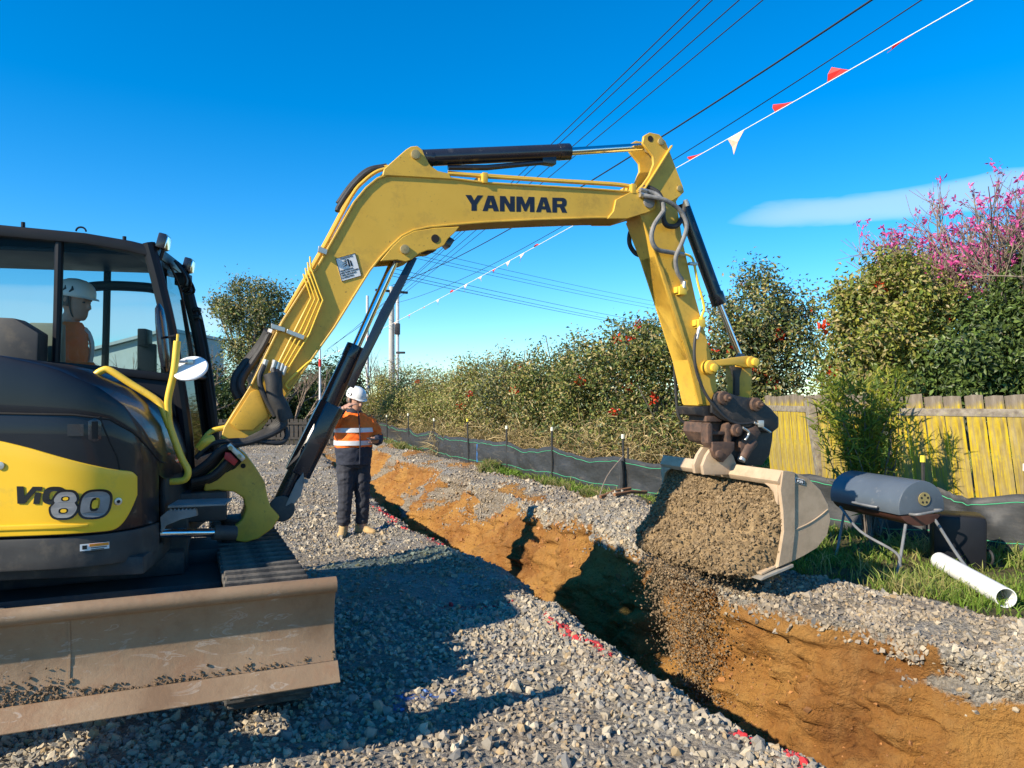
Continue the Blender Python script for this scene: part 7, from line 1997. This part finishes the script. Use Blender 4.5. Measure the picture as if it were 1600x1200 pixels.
def standing_worker():
    g = ground_z(-1.885, 8.8)
    B = Body((-1.885, 8.8, g), (0.42, -0.90))
    E = empty('person', (-1.885, 8.8, g), 'person in white helmet and orange and navy jacket, hand at brow, beside the trench', 'person')
    tz = [.84, .95, 1.08, 1.22, 1.33, 1.41, 1.455, 1.485]; trf = [.158, .172, .178, .165, .145, .118, .085, .070]; trl = [.205, .218, .225, .226, .218, .178, .105, .078]
    def jr(z, off=0.0, n=28):
        return B.ring(.008, 0, z, float(np.interp(z, tz, trf)) + off, float(np.interp(z, tz, trl)) + off, n)
    sh = {-1: B.p(0, -.195, 1.385), 1: B.p(0, .195, 1.385)}
    el = {-1: B.p(.10, -.36, 1.30), 1: B.p(.02, .285, 1.13)}
    wr = {-1: B.p(.185, -.15, 1.515), 1: B.p(.225, .215, 1.125)}
    # body
    mb = MB()
    mb.rings([B.ring(0, 0, z, rf, rl) for z, rf, rl in ((.86, .11, .15), (1.0, .12, .15), (1.2, .125, .165), (1.35, .11, .165), (1.42, .08, .11), (1.47, .058, .06))])
    for s in (-1, 1):
        limb(mb, [B.p(0, s * .09, .88), B.p(.02, s * .10, .48), B.p(0, s * .11, .06)], [.085, .06, .042])
        limb(mb, [sh[s], el[s], wr[s]], [.055, .045, .030])
    hand(mb, wr[-1], B.F * -.02 + B.L * .85 + Vector((0, 0, .42)), Vector((0, 0, -1)) - B.F * .3, 1.0, .35, 1)
    hand(mb, wr[1], B.F * .8 - B.L * .45 + Vector((0, 0, .05)), -B.L * .6 + Vector((0, 0, .8)), 1.0, .9, -1)
    head_parts(B, mb, B.p(.035, .015, 1.605), .42, .30, E)
    fuse('body', mb, M['skin'], E, .0075, 2)
    # jacket: orange above, navy skirt; sleeves orange to the elbow, navy below
    mb = MB(); mb.rings([jr(z) for z in (1.045, 1.15, 1.25, 1.33, 1.41, 1.455, 1.49)])
    for s in (-1, 1): limb(mb, [sh[s] - B.L * s * .05, sh[s].lerp(el[s], .5), sh[s].lerp(el[s], .86)], [.085, .080, .072])
    J = fuse('jacket', mb, M['hivis'], E, .011, 4, .016, 9, 3)
    mb = MB(); mb.rings([jr(z, -.002) for z in (.835, .86, .95, 1.05)]); fuse('jacket_skirt', mb, M['navy'], E, .012, 2, .012, 8, 4)
    for s in (-1, 1):
        mb = MB(); limb(mb, [sh[s].lerp(el[s], .78), el[s], el[s].lerp(wr[s], .5), el[s].lerp(wr[s], .93)], [.068, .072, .062, .048]); fuse('sleeve', mb, M['navy'], E, .011, 3, .012, 12, 5 + s)
    for z in (1.075, 1.225): band(E, B, jr, z, z + .052, M['reflective'], 'reflective_band', .0115)
    m = MB(); m.tube([B.p(float(np.interp(z, tz, trf)) + .018, .03, z) for z in np.linspace(.86, 1.47, 14)], .007, 6); m.build('zip', M['navy'], J)
    m = MB(); m.rings([B.ring(.01, 0, z, r_, r_ * 1.08, 20) for z, r_ in ((1.455, .088), (1.50, .080), (1.505, .072), (1.46, .074))]); m.build('collar', M['navy'], J)
    # trousers
    mb = MB(); mb.rings([B.ring(0, 0, z, rf, rl) for z, rf, rl in ((.80, .135, .175), (.88, .142, .182), (.93, .135, .175))])
    limb(mb, [B.p(0, -.092, .86), B.p(.03, -.105, .48), B.p(.0, -.125, .13)], [.118, .088, .076]); limb(mb, [B.p(0, .092, .86), B.p(.02, .10, .48), B.p(-.02, .105, .13)], [.118, .088, .076])
    fuse('trousers', mb, M['trouser'], E, .012, 3, .016, 10, 9)
    # boots
    for s, ang, off in ((-1, -.35, (.0, -.125)), (1, .75, (-.02, .105))):
        a = Matrix.Rotation(ang, 3, 'Z'); F2, L2 = a @ B.F, a @ B.L
        c = B.p(off[0], off[1], 0)
        def q(f, l, z): return c + F2 * f + L2 * l + Vector((0, 0, z))
        mb = MB(); rows = []
        for f, w, h_ in ((-.085, .030, .05), (-.075, .042, .12), (-.03, .047, .17), (.03, .047, .16), (.07, .046, .105), (.13, .051, .078), (.175, .046, .066), (.20, .026, .05)):
            rows.append([q(f, w * math.cos(b), .022 + (h_ - .022) * max(0, math.sin(b)) ** .7 if math.sin(b) > 0 else .022) for b in np.linspace(0, 2 * math.pi, 14, endpoint=False)])
        mb.rings(rows); limb(mb, [q(-.02, 0, .10), q(-.022, 0, .16), q(-.022, 0, .20)], [.052, .056, .058]); bt = fuse('boot', mb, M['boot'], E, .009, 2)
        m = MB(); L = [(-.09, .03), (-.08, .044), (0, .046), (.06, .044), (.13, .054), (.18, .048), (.207, .02)]
        out = [(f, w) for f, w in L] + [(f, -w) for f, w in L[::-1]]
        m.prism([q(f, w, -.006) for f, w in out], [q(f, w, .026) for f, w in out]); m.build('sole', M['sole'], bt, bevel=.005)
    # phone in the lower hand
    ph = MB(); ph.box(wr[1] + B.F * .10 - B.L * .06 + Vector((0, 0, .03)), .075, .15, .010, Matrix.Rotation(math.atan2(B.F.y, B.F.x) + .5, 3, 'Z') @ Matrix.Rotation(.35, 3, 'Y'))
    o = ph.build('phone', M['glove'], None, bevel=.003); tag(o, 'small black phone held low by the standing person', 'phone')
standing_worker()

def operator():
    c = HF.pt(-.40, .52, 0)
    B = Body((c.x, c.y, 0.0), (HF.c, HF.s)); zs = 1.62                 # seat height
    E = empty('person', (c.x, c.y, zs), 'person in orange jacket and white helmet seated in the excavator cab', 'person')
    k = zs - .0
    def P(f, l, z): return B.p(f, l, k + z)
    tz = [.02, .15, .30, .42, .50, .555]; trf = [.15, .155, .15, .135, .10, .07]; trl = [.19, .20, .21, .21, .17, .085]
    lean = lambda z: .02 + .22 * z
    sh = {s: P(.09, s * .19, .47) for s in (-1, 1)}; el = {s: P(.17, s * .26, .22) for s in (-1, 1)}; wr = {s: P(.40, s * .24, .20) for s in (-1, 1)}
    mb = MB(); mb.rings([B.ring(lean(z), 0, k + z, rf * .72, rl * .72) for z, rf, rl in zip(tz, trf, trl)])
    for s in (-1, 1):
        limb(mb, [sh[s], el[s], wr[s]], [.055, .045, .032]); hand(mb, wr[s], B.F, Vector((0, 0, -1)), 1.0, 1.0, s)
        limb(mb, [P(.03, s * .09, .06), P(.42, s * .12, .06), P(.50, s * .12, -.34)], [.08, .06, .045])
    head_parts(B, mb, P(.17, 0, .70), -.25, .16, E)
    fuse('body', mb, M['skin'], E, .009, 2)
    mb = MB(); mb.rings([B.ring(lean(z), 0, k + z, rf, rl, 24) for z, rf, rl in zip(tz, trf, trl)])
    for s in (-1, 1): limb(mb, [sh[s] - B.L * s * .05, el[s], el[s].lerp(wr[s], .9)], [.085, .075, .055])
    fuse('jacket', mb, M['hivis'], E, .012, 3, .016, 9, 13)
    for s in (1,):
        m = MB(); m.tube(catmull([P(.02 + lean(.05) + .15, s * .10, .06), P(lean(.25) + .155, s * .11, .25), P(lean(.42) + .135, s * .10, .42), P(lean(.5) + .05, s * .10, .525), P(lean(.45) - .11, s * .10, .45), P(lean(.2) - .15, s * .10,   .2)], 4), .018, 4, flat=(B.L.x, B.L.y, 0)); m.build('reflective_band', M['reflective'], E)
    mb = MB(); mb.rings([B.ring(.02, 0, k + z, .14, .18) for z in (.0, .06, .12)])
    for s in (-1, 1): limb(mb, [P(.03, s * .09, .06), P(.42, s * .12, .07), P(.50, s * .12, -.30)], [.105, .09, .07])
    fuse('trousers', mb, M['trouser'], E, .014, 2)
    for s in (-1, 1):
        mb = MB(); limb(mb, [P(.49, s * .12, -.30), P(.50, s * .12, -.37), P(.62, s * .12, -.39)], [.05, .055, .04]); fuse('boot', mb, M['boot'], E, .012, 1)
operator()
